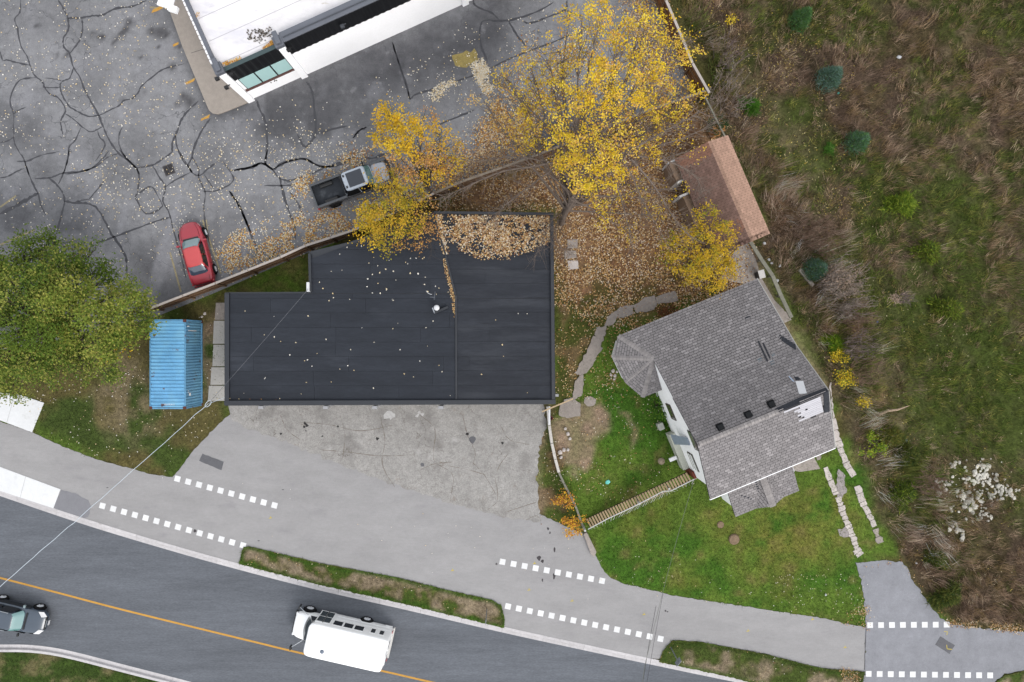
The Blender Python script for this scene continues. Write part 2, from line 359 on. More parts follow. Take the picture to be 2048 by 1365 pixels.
def cover(x, y):
    """albedo of the ground cover and how green / scrubby / leaf-strewn it is at world (x,y)"""
    X, Y = px_of(x, y); sh = np.shape(X)
    Xw = X + (fbm(x, y, 1.6, 5) - .5) * 34; Yw = Y + (fbm(x, y, 1.6, 9) - .5) * 34
    n1 = fbm(x, y, 2.4, 21); n2 = fbm(x, y, .9, 31); n3 = fbm(x, y, 5.5, 41)
    c3 = lambda c: np.array(c).reshape((1,) * len(sh) + (3,))
    mixc = lambda a, b, t: a * (1 - t[..., None]) + b * t[..., None]
    green = c3(A(98, 124, 46)); deep = c3(A(74, 112, 34)); straw = c3(A(134, 122, 76)); olive = c3(A(92, 88, 48))
    scrub = c3(A(112, 94, 78)); dark = c3(A(70, 70, 40)); dirt = c3(A(150, 130, 112)); litter = c3(A(158, 124, 94)); tan = c3(A(150, 128, 98))
    st = lambda v, a, b: np.clip((v - a) / (b - a), 0, 1)
    # default verge: olive grass with straw patches
    col = mixc(np.broadcast_to(olive, sh + (3,)), green, st(n1, .42, .62)); col = mixc(col, straw, st(n2, .55, .78) * .7)
    g = .35 + .5 * st(n1, .4, .65); scr = np.zeros(sh); lit = np.zeros(sh)
    # house lawn
    w = soft(LAWN, Xw, Yw, 10)
    lw = mixc(np.broadcast_to(green, sh + (3,)), deep, st(n1, .45, .62)); 
    dry = np.clip(np.maximum.reduce([blob(1575, 1070, 105, X, Y), blob(1650, 1040, 70, X, Y), blob(1450, 1050, 60, X, Y) * .7, blob(1290, 1040, 70, X, Y) * .6, blob(1380, 1180, 50, X, Y) * .6, blob(1560, 1215, 60, X, Y) * .5]), 0, 1)
    lw = mixc(lw, c3(A(126, 124, 58)), np.clip(dry * st(n2, .25, .6), 0, 1) * .85)
    lw = mixc(lw, straw, st(n2, .62, .8) * .55)
    col = mixc(col, lw, w); g = g * (1 - w) + w
    # verge west of the dark roof, by the container
    w = soft([(60, 770), (300, 640), (450, 600), (460, 830), (345, 950), (70, 866)], Xw, Yw, 16)
    vv = mixc(np.broadcast_to(c3(A(104, 96, 58)), sh + (3,)), c3(A(74, 90, 40)), st(n1, .45, .6)); vv = mixc(vv, c3(A(140, 126, 98)), np.clip(blob(265, 830, 60, X, Y) + blob(240, 760, 60, X, Y) + blob(310, 640, 20, X, Y), 0, 1) * st(n2, .3, .6) * .9)
    col = mixc(col, vv, w)
    # leaf-strewn yard
    w = soft(YARD, Xw, Yw, 22)
    yc = mixc(np.broadcast_to(litter, sh + (3,)), c3(A(134, 100, 72)), st(n1, .4, .6))
    yc = mixc(yc, c3(A(84, 88, 40)), np.clip(st(Y, 490, 620), 0, 1) * st(n2, .32, .52))
    col = mixc(col, yc, w); lit = np.maximum(lit, w); g = g * (1 - w) + w * .25 * st(Y, 500, 640)
    # strip between dark roof and house, and strip beside the concrete lot
    w = soft([(1108, 600), (1220, 640), (1160, 740), (1125, 820), (1108, 810)], Xw, Yw, 14)
    col = mixc(col, mixc(np.broadcast_to(c3(A(86, 92, 42)), sh + (3,)), c3(A(128, 108, 76)), st(n2, .5, .7)), w); lit = np.maximum(lit, .5 * w)
    w = soft([(1092, 812), (1078, 900), (1072, 980), (1090, 1040), (1150, 1040), (1135, 960), (1105, 850)], Xw, Yw, 8)
    col = mixc(col, mixc(np.broadcast_to(c3(A(84, 98, 42)), sh + (3,)), c3(A(120, 100, 72)), st(n2, .5, .7)), w)
    # bare earth
    bare = np.maximum.reduce([soft([(1102, 840), (1180, 808), (1222, 835), (1216, 872), (1190, 885), (1172, 945), (1128, 930), (1108, 890)], Xw, Yw, 8),
                              soft([(1138, 905), (1150, 910), (1155, 960), (1142, 955)], Xw, Yw, 7) * .8, soft([(1248, 820), (1262, 822), (1272, 890), (1262, 895)], Xw, Yw, 6) * .7,
                              soft([(1035, 812), (1095, 812), (1085, 880), (1074, 960), (1080, 1040), (1066, 1046), (1060, 900)], Xw, Yw, 12) * .85,
                              soft([(405, 640), (440, 610), (440, 780), (405, 800)], Xw, Yw, 9) * .7 * st(n2, .3, .6),
                              soft([(1490, 480), (1530, 540), (1580, 640), (1660, 780), (1645, 790), (1560, 660), (1500, 560)], Xw, Yw, 12) * .75])
    col = mixc(col, c3(A(164, 138, 120)), np.clip(bare, 0, 1) * (.55 + .45 * n2)); g = g * (1 - bare)
    # scrub field on the east side
    w = soft(FIELD, Xw, Yw, 14)
    fx_ = st(n3, .40, .62)
    low = np.clip(np.maximum.reduce([blob(1930, 760, 260, X, Y), blob(1860, 480, 170, X, Y) * .75, blob(1620, 300, 60, X, Y), blob(1590, 240, 50, X, Y) * .8, blob(1720, 340, 60, X, Y) * .7, blob(1960, 900, 120, X, Y) * .7, blob(1640, 400, 45, X, Y) * .8]), 0, 1)
    fc = mixc(np.broadcast_to(scrub, sh + (3,)), c3(A(100, 88, 62)), st(n1, .45, .6)); fc = mixc(fc, dark, st(n2, .5, .72) * .8); fc = mixc(fc, c3(A(82, 92, 42)), st(fbm(x, y, 3.2, 47), .44, .60) * .75); fc = mixc(fc, c3(A(150, 130, 106)), st(fbm(x, y, 1.3, 53), .60, .74) * .6)
    fc = mixc(fc, c3(A(88, 100, 46)), np.clip(low * (.45 + .9 * st(n1, .35, .6)), 0, 1)); fc = mixc(fc, c3(A(150, 126, 98)), st(n2, .62, .82) * .6 * (1 - low))
    east = soft([(1480, 290), (1560, 480), (1640, 700), (1700, 860), (1760, 1010), (1900, 1000), (1800, 760), (1700, 480), (1560, 240), (1440, 100)], Xw, Yw, 50)
    fc = mixc(fc, c3(A(138, 120, 98)), east * st(n2, .35, .6) * .7)
    tanb = np.maximum.reduce([blob(1650, 600, 20, X, Y), blob(1665, 650, 22, X, Y), blob(1715, 660, 22, X, Y), blob(1755, 790, 22, X, Y) * .8, blob(1560, 430, 30, X, Y) * .5])
    fc = mixc(fc, c3(A(182, 148, 114)), np.clip(tanb, 0, 1) * .8)
    fc = fc * (.90 + .20 * east[..., None]); col = mixc(col, fc, w); g = g * (1 - w) + w * np.clip(.10 + .55 * st(fbm(x, y, 3.2, 47), .42, .60) + .6 * low, 0, 1); scr = w * (1 - .6 * low); lit = lit * (1 - w)  # scrub ground darkened here: shade between the clumps put into its colour
    # medians and south verge
    for md in MEDIANS:
        w = soft(md, X, Y, 3)
        d = edge_dist(md, X, Y)
        mc = mixc(np.broadcast_to(c3(A(156, 140, 116)), sh + (3,)), c3(A(96, 92, 50)), st(n2, .40, .62))
        mc = mixc(mc, c3(A(70, 100, 32)), np.clip(np.clip(1.25 - d / 8, 0, 1) * .95 + st(n2, .56, .66) * .7, 0, 1))
        if md is not MEDIANS[0]: mc = mixc(mc, c3(A(80, 92, 42)), .55 * st(n2, .3, .5))
        col = mixc(col, mc, w); g = g * (1 - w) + w * np.clip(.25 + np.clip(1 - d / 9, 0, 1) + st(n1, .55, .7) * .4, 0, 1); scr = scr * (1 - w)
    w = ((Y > 1290) & (X < 760) & inside(CURB_S + [(1500, 3000), (-1500, 3000)], X, Y)).astype(float)
    col = mixc(col, mixc(np.broadcast_to(c3(A(66, 86, 34)), sh + (3,)), c3(A(128, 118, 84)), st(n2, .55, .72) * .8), w); g = g * (1 - w) + w * .9
    return np.clip(col, 0, 1), g, scr, lit

gc, gg, gs, gl = cover(GX, GY)
XX, YY = px_of(GX, GY)
GZ = -0.025 + (fbm(GX, GY, .8, 61) - .5) * .03
rd = edge_dist(ROAD, XX, YY); inr = inside(ROAD, XX, YY)
GZ = np.where(inr, -0.20, np.where(rd < 12, -0.18, GZ))
nx, ny = GX.shape
idx = np.arange(nx * ny).reshape(nx, ny)
GF = np.stack([idx[:-1, :-1], idx[1:, :-1], idx[1:, 1:], idx[:-1, 1:]], -1).reshape(-1, 4)
o = np_mesh('ground', np.stack([GX, GY, GZ], -1).reshape(-1, 3), GF, M['ground'], gc.reshape(-1, 3), smooth=True); o['kind'] = 'structure'

# ------------------------------------------------------------------ paved sheets
def W2(p): v = W(*p); return (v.x, v.y)
def sheet(name, poly, z, m, parent=None, kind=None, rough=0.0, seed=0):
    """flat sheet with an uneven edge"""
    P = []
    n = len(poly)
    for i in range(n):
        a = np.array(poly[i], float); b = np.array(poly[(i + 1) % n], float)
        if rough and np.linalg.norm(b - a) < 800 and all(-80 < q < 2130 for q in (a[0], b[0])):
            k = max(1, int(np.linalg.norm(b - a) / 6))
            nr = np.array([-(b - a)[1], (b - a)[0]]); nr = nr / (np.linalg.norm(nr) + 1e-9)
            for t in range(k):
                P.append(tuple(a + (b - a) * t / k + nr * rng.normal(0, rough)))
        else: P.append(tuple(a))
    bm = bmesh.new(); vs = [bm.verts.new((*W2(p), z)) for p in P]
    f = bm.faces.new(vs); bmesh.ops.triangulate(bm, faces=[f]); bm.normal_update()
    if sum(f.normal.z for f in bm.faces) < 0: bmesh.ops.reverse_faces(bm, faces=bm.faces)
    me = bpy.data.meshes.new(name); bm.to_mesh(me); bm.free(); me.materials.append(m)
    o = link(name, me, parent)
    if kind: o['kind'] = kind
    return o

def snap(poly, X, Y):
    """grid points outside the outline move onto it, so that the sheet ends in a clean line"""
    ins = inside(poly, X, Y); bx, by, bd = X.copy(), Y.copy(), np.full(X.shape, 1e9); n = len(poly)
    for i in range(n):
        (x0, y0), (x1, y1) = poly[i], poly[(i + 1) % n]; dx, dy = x1 - x0, y1 - y0; t = np.clip(((X - x0) * dx + (Y - y0) * dy) / (dx * dx + dy * dy + 1e-9), 0, 1)
        qx, qy = x0 + t * dx, y0 + t * dy; d = np.hypot(X - qx, Y - qy); m = d < bd; bx[m], by[m], bd[m] = qx[m], qy[m], d[m]
    return np.where(ins, X, bx), np.where(ins, Y, by)
road = sheet('road', ROAD, -0.126, M['asphalt_road'], kind='structure')
path = sheet('path', PATH + [p for p in CURB_IN[::-1] if -100 < p[0] < 1322], 0.004, M['asphalt_path'], kind='structure', rough=.7)
drive = sheet('driveway', DRIVE, 0.008, M['asphalt_drive'], kind='structure', rough=1.0)
oldlot = sheet('concrete_forecourt', OLD_LOT, 0.012, M['old_concrete'], kind='structure', rough=1.8)
for i, md in enumerate(MEDIANS):        # grass strips between path and curb: soil sheet above the path
    bm = bmesh.new()
    xs = [p[0] for p in md if p[0] < 2200]; ys = [p[1] for p in md]
    ax = np.arange((min(xs) - 1024) / PX - .3, (min(max(xs), 2120) - 1024) / PX + .3, .14); ay = np.arange((682.5 - max(ys)) / PX - .3, (682.5 - min(ys)) / PX + .3, .14)
    QX, QY = np.meshgrid(ax, ay, indexing='ij'); px_, py_ = px_of(QX, QY)
    ins = inside(md, px_, py_); _sx, _sy = snap(md, px_, py_); nr_ = ~ins & (edge_dist(md, px_, py_) < 10)
    QX = np.where(nr_, (_sx + rng.normal(0, .5, px_.shape) - 1024) / PX, QX); QY = np.where(nr_, (682.5 - _sy + rng.normal(0, .5, px_.shape)) / PX, QY)
    c_, _, _, _ = cover(QX, QY)
    I = np.arange(QX.size).reshape(QX.shape)
    F = np.stack([I[:-1, :-1], I[1:, :-1], I[1:, 1:], I[:-1, 1:]], -1)
    keep = ins[:-1, :-1] | ins[1:, :-1] | ins[1:, 1:] | ins[:-1, 1:]
    zz = .03 + fbm(QX, QY, .5, 71) * .05
    o = np_mesh('median_strip', np.stack([QX, QY, zz], -1).reshape(-1, 3), F[keep], M['ground'], c_.reshape(-1, 3), smooth=True); o['kind'] = 'structure'

# parking lot: a grid so that old, new and oil-dark asphalt have their own colours
lx = np.arange(-60, 14.5, .25); ly = np.arange(-1, 60, .25)
LX, LY = np.meshgrid(lx, ly, indexing='ij'); X_, Y_ = px_of(LX, LY)
nA = fbm(LX, LY, 4.0, 81); nB = fbm(LX, LY, 1.5, 85); nC = fbm(LX, LY, .8, 88)
Xw = X_ + (nB - .5) * 60; Yw = Y_ + (fbm(LX, LY, 1.5, 91) - .5) * 60
cA = np.array(A(154, 154, 157)); cD = np.array(A(94, 94, 98)); cM = np.array(A(132, 132, 135)); cL = np.array(A(160, 160, 165)); cS = np.array(A(88, 86, 90))
st = lambda v, a, b: np.clip((v - a) / (b - a), 0, 1)
mx = lambda a, b, t: a * (1 - t[..., None]) + b * t[..., None]
lc = mx(np.broadcast_to(cA, LX.shape + (3,)), cM, st(nA, .40, .64) * .8)
lc = mx(lc, cM, soft([(430, 230), (600, 160), (940, 20), (1060, -60), (1010, 150), (900, 210), (740, 260), (560, 320)], Xw, Yw, 50) * .9)
lc = mx(lc, cD, soft([(500, 205), (610, 152), (930, 12), (1010, 0), (990, 150), (840, 160), (700, 190), (620, 260), (520, 250)], Xw, Yw, 26) * (.30 + .7 * nB))
lc = mx(lc, cD, np.clip(np.maximum.reduce([blob(560, 250, 55, Xw, Yw), blob(640, 240, 40, Xw, Yw), blob(150, 440, 55, Xw, Yw), blob(30, 420, 55, Xw, Yw), blob(70, 320, 50, Xw, Yw) * .6, blob(20, 260, 60, Xw, Yw) * .6, blob(310, 540, 50, Xw, Yw) * .8, blob(420, 330, 50, Xw, Yw) * .5,
                                          blob(790, 130, 55, Xw, Yw), blob(985, 80, 30, Xw, Yw) * .8, blob(740, 250, 50, Xw, Yw) * .4, blob(1100, 260, 60, Xw, Yw) * .5]), 0, 1) * .75)
lc = mx(lc, cD, np.clip(1 - edge_dist([(318, -60), (420, 225), (445, 228), (500, 205)], X_, Y_, False) / (14 + 14 * nC), 0, 1) * .8)
# tyre-polished streaks running down the stalls
u = (X_ * .965 + Y_ * .26) / 26.0
lc = mx(lc, cL, st(fbm(u * 1.0, (Y_ - .27 * X_) / 240.0, .9, 95), .52, .7) * soft([(150, 420), (640, 330), (720, 460), (300, 620)], X_, Y_, 40) * .75)
lc = mx(lc, cL, st(nB, .60, .75) * .5)
# oil marks by the shop front
for (x, y, r) in [(252, 60, 10), (244, 70, 9), (232, 80, 8), (224, 88, 6), (262, 46, 10), (186, 70, 8), (202, 77, 9), (205, 74, 7), (318, 65, 12), (302, 62, 9), (330, 72, 7), (322, 90, 6), (78, 50, 6), (116, 110, 6), (135, 112, 6), (347, 135, 9), (358, 100, 7), (378, 205, 12), (356, 210, 7), (366, 195, 9), (243, 200, 4), (287, 183, 4), (283, 112, 5), (384, 155, 5)]:
    lc = mx(lc, cS * .62, np.clip(1.3 - np.hypot(Xw * .35 + X_ * .65 - x, Yw * .35 + Y_ * .65 - y) / r, 0, 1) * .8)
I = np.arange(LX.size).reshape(LX.shape); F = np.stack([I[:-1, :-1], I[1:, :-1], I[1:, 1:], I[:-1, 1:]], -1)
cx_ = (X_[:-1, :-1] + X_[1:, 1:]) / 2; cy_ = (Y_[:-1, :-1] + Y_[1:, 1:]) / 2
keep = inside(LOT, cx_, cy_)
_sx, _sy = snap(LOT, X_, Y_); near = edge_dist(LOT, X_, Y_) < 14
LX = np.where(near, (_sx - 1024) / PX, LX); LY = np.where(near, (682.5 - _sy) / PX, LY)
ins_v = inside(LOT, X_, Y_); keep = ins_v[:-1, :-1] | ins_v[1:, :-1] | ins_v[1:, 1:] | ins_v[:-1, 1:]
lot = np_mesh('parking_lot', np.stack([LX, LY, np.zeros_like(LX) + .004], -1).reshape(-1, 3), F[keep], M['asphalt_lot'], lc.reshape(-1, 3), smooth=True); lot['kind'] = 'structure'

# ------------------------------------------------------------------ flat marks: strips laid along photo polylines
def strip(name, pts, w, z, m, parent, taper=False, wob=0.0, smooth_n=4):
    P = np.array(catmull(pts, smooth_n)); P = np.array([W2(p) for p in P]); n = len(P)
    T = np.gradient(P, axis=0); T /= np.linalg.norm(T, axis=1)[:, None] + 1e-9
    Nn = np.stack([-T[:, 1], T[:, 0]], 1)
    ww = np.full(n, w / 2) * (1 + wob * rng.normal(0, 1, n))
    if taper: ww *= np.clip(np.minimum(np.arange(n), np.arange(n)[::-1]) / 2.5 + .35, 0, 1)
    P = P + Nn * (rng.normal(0, 1, n) * w * wob * .4)[:, None]
    a = P + Nn * ww[:, None]; b = P - Nn * ww[:, None]
    V = np.concatenate([np.c_[a, np.full(n, z)], np.c_[b, np.full(n, z)]])
    F = np.array([[i + n, i + n + 1, i + 1, i] for i in range(n - 1)])
    return np_mesh(name, V, F, m, parent=parent)

SEAMS = """0 0 6|455,0 495,70 530,145 530,240 495,300 500,370 545,420 570,520 620,600 660,700 700,780 760,880 810,1000 850,1090 920,1190 990,1250 1060,1310 1090,1365
0 0 7|530,145 640,140 720,125 800,120 900,70 1020,55 1140,5
0 0 6|640,145 645,220 620,320 545,420
0 0 5|160,0 155,100 115,150 140,240 160,350 210,440 235,510 270,590 330,640 350,690 400,740 450,760 490,810 510,870 475,940 480,1000 490,1050
0 0 5|0,400 20,470 60,470 130,490 235,510
0 0 5|280,605 160,625 100,710 80,800 105,890 105,1000 110,1100 140,1170 190,1250 225,1365
0 0 5|570,535 545,610 480,640 470,690 490,750 540,830 620,880 700,910 770,900
0 0 5|770,905 860,860 930,825 970,785 1030,770 1080,720 1100,680 1180,610 1280,540 1440,500
0 0 4|510,890 560,920 640,990 705,1030 760,1010 800,990
0 0 4|630,1000 590,1090 540,1150 535,1230 500,1350
0 0 4|760,1020 780,1075 815,1110 810,1160 745,1260
0 0 4|955,995 930,1050 930,1130 960,1200 990,1250
0 0 4|350,685 410,686 470,685
0 0 3|340,610 440,620 480,635
0 0 4|105,890 150,860 200,840
0 0 4|0,1115 60,1100 110,1070
0 0 7|1640,925 1590,1000 1540,1090 1510,1170 1495,1235 1470,1290 1500,1350
0 0 6|1550,790 1480,850 1420,930 1380,1030 1345,1120 1340,1190 1270,1240 1190,1290 1070,1310
0 0 5|1370,1050 1375,1120 1400,1200 1450,1290
0 0 5|920,1200 840,1230 750,1300 640,1340 510,1360
0 300 5|270,225 380,220 430,205 500,180 620,170 720,140 800,70 850,10
0 300 6|380,220 450,280 490,340 505,400 490,470 465,560 440,660
0 300 5|540,0 505,160 455,270
0 300 7|500,400 580,415 690,420 760,460 820,560 870,660 930,740 980,840 990,970
0 300 5|690,390 760,310 815,240
0 300 4|590,405 640,395 690,385
0 300 6|750,730 890,680 1100,600 1240,550 1320,530
0 300 6|930,0 1000,80 1060,140 1085,200 1075,340
0 300 5|1075,345 1060,370 1140,500 1260,450 1250,400 1180,290 1075,345
0 300 5|1190,120 1240,210 1290,290 1270,400 1310,470 1340,570 1380,720 1420,860 1450,1000
0 300 5|1290,290 1380,230 1490,175
0 300 5|1390,0 1450,100 1500,180 1560,200 1620,150 1690,100
0 300 5|1500,60 1550,150 1550,220 1600,330 1590,450 1600,560 1640,750
0 300 4|1590,190 1630,250 1670,310
0 300 5|1580,325 1690,320 1820,235 1740,90
0 300 6|1800,165 1950,145 2028,110
0 300 7|1790,320 1870,440 1920,560 1960,650
0 300 5|0,220 60,210 130,170 190,145
0 300 5|130,90 220,85 330,40 470,15
0 300 11|300,340 200,400 100,450 0,500
0 300 5|190,90 250,250 300,350 320,440 360,510
400 300 6|240,165 380,140 480,105 560,150 620,220 700,240 850,195 950,150 1060,110 1200,60
400 300 7|530,0 505,100 560,150
400 300 6|580,150 680,95 820,75 930,130 1060,125
400 300 8|230,320 320,470 370,590 430,730 470,860 540,850 590,780
400 300 8|620,220 650,340 690,470 730,590 745,700
400 300 5|500,280 620,280 740,275
400 300 6|700,330 770,430 800,520
400 300 6|1290,60 1350,65 1500,15
300 0 8|830,780 850,840 900,950 915,1080 910,1200 900,1290
300 0 8|1220,640 1260,700 1280,850 1290,1040 1230,1140 1190,1130 1150,1050
300 0 7|1290,1050 1420,1010 1540,985
300 0 7|640,1330 800,1300 870,1275 960,1320 1040,1270 1200,1240 1330,1300 1470,1290 1600,1220
300 0 5|1890,330 1940,500 2000,680 2028,780
300 0 6|1580,1080 1640,1020 1690,995
700 0 6|330,330 380,480 440,660 470,780
700 0 6|470,780 510,740 640,700 720,670
700 0 6|820,640 890,615 970,590
700 0 6|1085,540 1250,460 1400,400 1560,340 1740,270
700 0 7|1075,490 1020,350 1015,220 1060,160 1240,160 1440,100 1590,20
700 0 7|960,0 980,50 1100,100 1160,150
700 0 7|1240,165 1290,260 1370,360
700 0 6|1345,170 1410,180 1560,130 1680,80 1690,0
700 0 6|1680,80 1740,110 1810,130
700 0 6|680,980 850,910 970,860
700 0 6|20,1080 70,1020 130,995"""
for ln in SEAMS.split('\n'):
    hd, ps = ln.split('|'); ox, oy, wd = [float(q) for q in hd.split()]
    pts = [(float(a.split(',')[0]) / 3.9 + ox, float(a.split(',')[1]) / 3.9 + oy) for a in ps.split()]
    strip('tar_seam', pts, wd / 6 * .115, .009, M['tar'], lot, taper=True, wob=.30, smooth_n=5)
for a, b in [((405, 440), (442, 548)), ((500, 480), (520, 522)), ((340, 505), (362, 585)), ((0, 415), (32, 392)), ((70, 460), (0, 490)), ((300, 15), (326, 17)), ((348, 92), (358, 87)), ((371, 167), (390, 157)), ((402, 240), (420, 230)), ((697, 320), (704, 338)), ((415, 470), (412, 440))]:
    strip('stall_line', [a, b], .12, .008, M['faded_paint'], lot, wob=.05)
for poly in [[(330, 8), (326, 17), (303, 27), (306, 20)], [(358, 85), (356, 90), (347, 94), (346, 90)], [(391, 157), (388, 163), (372, 170), (371, 166)], [(420, 229), (417, 236), (402, 243), (403, 238)]]:
    sheet('stall_mark', poly, .0125, M['yellow_paint'], lot, rough=.5)
sheet('paint_spill', [(904, 112), (932, 102), (940, 104), (950, 96), (957, 108), (956, 122), (940, 130), (925, 136), (910, 132)], .008, M['yellow_spill'], lot, rough=1.2)
sheet('repair_patch', [(722, 190), (731, 187), (735, 196), (725, 200)], .008, M['patch'], lot, rough=.4)

# storm drain set into the lot
dr = empty('storm_drain', W(338, 340, .004), math.radians(21), 'square iron storm drain grate in the cracked parking lot', 'drain')
MB().box((0, 0, .005), (.72, .72, .012)).build('pit', mat('pit', (.01, .01, .012), .9), dr)
m_iron = mat('iron', A(88, 84, 86), .6, noise=[(9, .2)], metal=.3)
fr = MB()
for s in (-1, 1): fr.box((s * .34, 0, .016), (.06, .74, .03)); fr.box((0, s * .34, .016), (.62, .06, .03))
fr.box((0, 0, .016), (.05, .62, .028)); fr.build('frame', m_iron, dr)
bar = MB().box((0, 0, 0), (.62, .035, .026)).mesh('grate_bar', m_iron)
for k in range(7): link('grate_bar', bar, dr, (0, -.26 + k * .086, .014))

# painted squares beside the bicycle path, lettered marks and patches
sq = MB().prism([(-.205, -.205), (.205, -.205), (.205, .205), (-.205, .205)], -.001, .002).mesh('crossing_square', M['white_paint'])
for a, b, n, par in [((355, 958), (549, 1011), 10, path), ((205, 1012), (486, 1091), 14, path), ((1005, 1124), (1204, 1162), 10, path), ((1016, 1213), (1321, 1278), 15, path), ((1740, 1250.5), (1893, 1249.5), 8, drive), ((1737, 1348), (1980, 1351), 12, drive)]:
    A0 = W(*a); B0 = W(*b); rz = math.atan2(B0.y - A0.y, B0.x - A0.x)
    for k in range(n):
        p = A0.lerp(B0, k / (n - 1)); link('crossing_square', sq, par, (p.x, p.y, .012 if par is path else .015), (0, 0, rz))
strip('centre_line', [(-700, 985), (-300, 1081), (0, 1158), (120, 1189), (250, 1223), (500, 1284), (608, 1310), (768, 1345), (860, 1366), (1000, 1396), (1300, 1455), (1700, 1530)], .135, -.120, M['yellow_paint'], road)
sheet('repair_patch', [(405, 908), (448, 924), (443, 941), (398, 922)], .010, M['patch'], path, rough=.3)
sheet('repair_patch', [(122, 981), (150, 987), (176, 1001), (183, 1014), (176, 1034), (168, 1038), (106, 1018)], .010, mat('patch2', A(152, 152, 157), .9, noise=[(2, .06), (40, .15)]), path, rough=.5)
sheet('repair_patch', [(1880, 1273), (1910, 1291), (1899, 1308), (1870, 1290)], .014, M['patch'], drive, rough=.3)
strip('tar_seam', [(1732, 1258), (1730, 1300), (1729, 1340)], .06, .0145, M['tar'], drive, wob=.2)
for pts in [[(1888, 1263), (1895, 1264), (1893, 1270)], [(1893, 1290), (1894, 1298), (1904, 1299)]]: strip('survey_mark', pts, .05, .0185, M['utility_yellow'], drive, smooth_n=1)
for x, y in [(905, 1141), (1058, 1180), (1069, 1127), (1288, 1229), (1496, 1262), (1690, 1295), (1625, 1239), (1144, 1202), (541, 1036)]:
    strip('survey_mark', [(x - 3, y + 1), (x + 3, y)], .05, .010, M['utility_yellow'], path, smooth_n=1); strip('survey_mark', [(x, y - 3), (x + .5, y + 1)], .045, .0115, M['utility_yellow'], path, smooth_n=1)
for x, y, r, l in [(1078, 1117, 4, 1.2), (1085, 1123, 3, 1.2), (1109, 1100, 2, 2.6), (1108, 1153, 2.4, 2.6), (1085, 1161, 1.6, 2), (1096, 1058, 2, 1.5), (1100, 1066, 2, 1), (993, 1128, 2, 1), (390, 1062, 3, 1), (1331, 1222, 2, 1), (1335, 1224, 1.4, 1)]:
    sheet('stain', [(x + r * math.cos(t) * (1 + .3 * math.sin(3 * t + x)), y + l * r * math.sin(t)) for t in np.arange(0, 6.28, .6)], .0095, M['stain'], path, rough=.3)
# old forecourt: cracks and pale repair spots
m_crack = mat('crack', A(138, 128, 118), .95, noise=[(20, .3)])
for pts in [[(640, 900), (700, 905), (760, 912), (830, 910)], [(760, 830), (770, 880), (765, 930), (790, 975)], [(840, 830), (870, 860), (868, 920), (905, 950), (900, 1005)], [(905, 925), (870, 928), (840, 940)], [(868, 930), (915, 935), (990, 955)], [(990, 955), (1000, 930), (1018, 905)], [(945, 925), (960, 940), (975, 960), (992, 990)],
            [(925, 830), (935, 870), (950, 905), (945, 930)], [(1010, 1025), (1050, 1012), (1072, 1005)], [(1052, 1040), (1070, 1032), (1078, 1035)], [(560, 830), (575, 860), (600, 880)], [(600, 845), (660, 850), (720, 862), (790, 850)], [(990, 955), (995, 1000), (975, 1020)], [(680, 830), (690, 870), (685, 920)], [(1000, 850), (1020, 880), (1060, 890)]]:
    strip('crack', pts, .03, .0165, m_crack, oldlot, taper=True, wob=.6, smooth_n=8)
m_pale = mat('pale_repair', A(214, 212, 210), .9, noise=[(6, .1), (30, .15)])
for x, y, r in [(780, 830, 9), (840, 828, 6)]:
    sheet('pale_patch', [(x + r * 1.1 * math.cos(t) * (1 + .25 * math.sin(2.3 * t + x)), y + r * math.sin(t) * (1 + .25 * math.cos(3 * t + y))) for t in np.arange(0, 6.28, .5)], .0166, m_pale, oldlot, rough=2.5)
for x, y, r in [(610, 847, 3), (614, 851, 3.5), (609, 854, 2.5), (612, 862, 2), (562, 868, 2.4), (676, 853, 2), (644, 873, 1.8), (1005, 886, 2.6), (755, 878, 3), (945, 880, 7), (845, 930, 4), (935, 868, 3)]:
    sheet('stain', [(x + r * math.cos(t), y + r * math.sin(t)) for t in np.arange(0, 6.28, .7)], .0165, mat('oil', A(66, 64, 64), .8, noise=[(12, .3)]) if r < 4 else M['patch'], oldlot, rough=.8)

# concrete bus pads (two pale slabs) and the curbs
for poly in ([(-400, 800), (0, 934), (121, 979), (107, 1017), (0, 982), (-400, 836)], [(-300, 700), (0, 786), (40, 790), (88, 806), (64, 865), (0, 841), (-300, 745)]):
    pad = MB().prism([W2(p) for p in poly], -.05, .022).build('concrete_pad', M['pad'], None, bevel=.01); pad['kind'] = 'structure'
    for t_ in ([((52, 953), (40, 998))] if poly[1][1] > 900 else [((30, 789), (14, 846))]): strip('joint', list(t_), .025, .0265, mat('pad_joint', A(206, 206, 204), .9), pad, smooth_n=1)

def curb(name, line, side):
    root = empty(name, (0, 0, 0), kind='structure')
    P = np.array([W2(p) for p in line]); d = np.r_[0, np.cumsum(np.hypot(*np.diff(P, axis=0).T))]
    s = np.arange(0, d[-1], 3.0)
    for k in range(len(s) - 1):
        q = np.linspace(s[k] + .006, s[k + 1] - .006, 5)
        pts = np.c_[np.interp(q, d, P[:, 0]), np.interp(q, d, P[:, 1])]
        if abs(pts[2][0]) > 60: continue
        T = np.gradient(pts, axis=0); T /= np.linalg.norm(T, axis=1)[:, None]; Nn = np.stack([-T[:, 1], T[:, 0]], 1) * side
        rings = []
        for p, n_ in zip(pts, Nn):
            rings.append([(*(p + n_ * o_), z_) for o_, z_ in ((0, -.20), (0, -.118), (.27, -.132), (.30, .0), (.325, .018), (.48, .018), (.48, -.20))])
        MB().loft(rings).build('curb_stone', M['curb'], root)
curb('curb', CURB_N, 1)
curb('curb', CURB_S, -1)
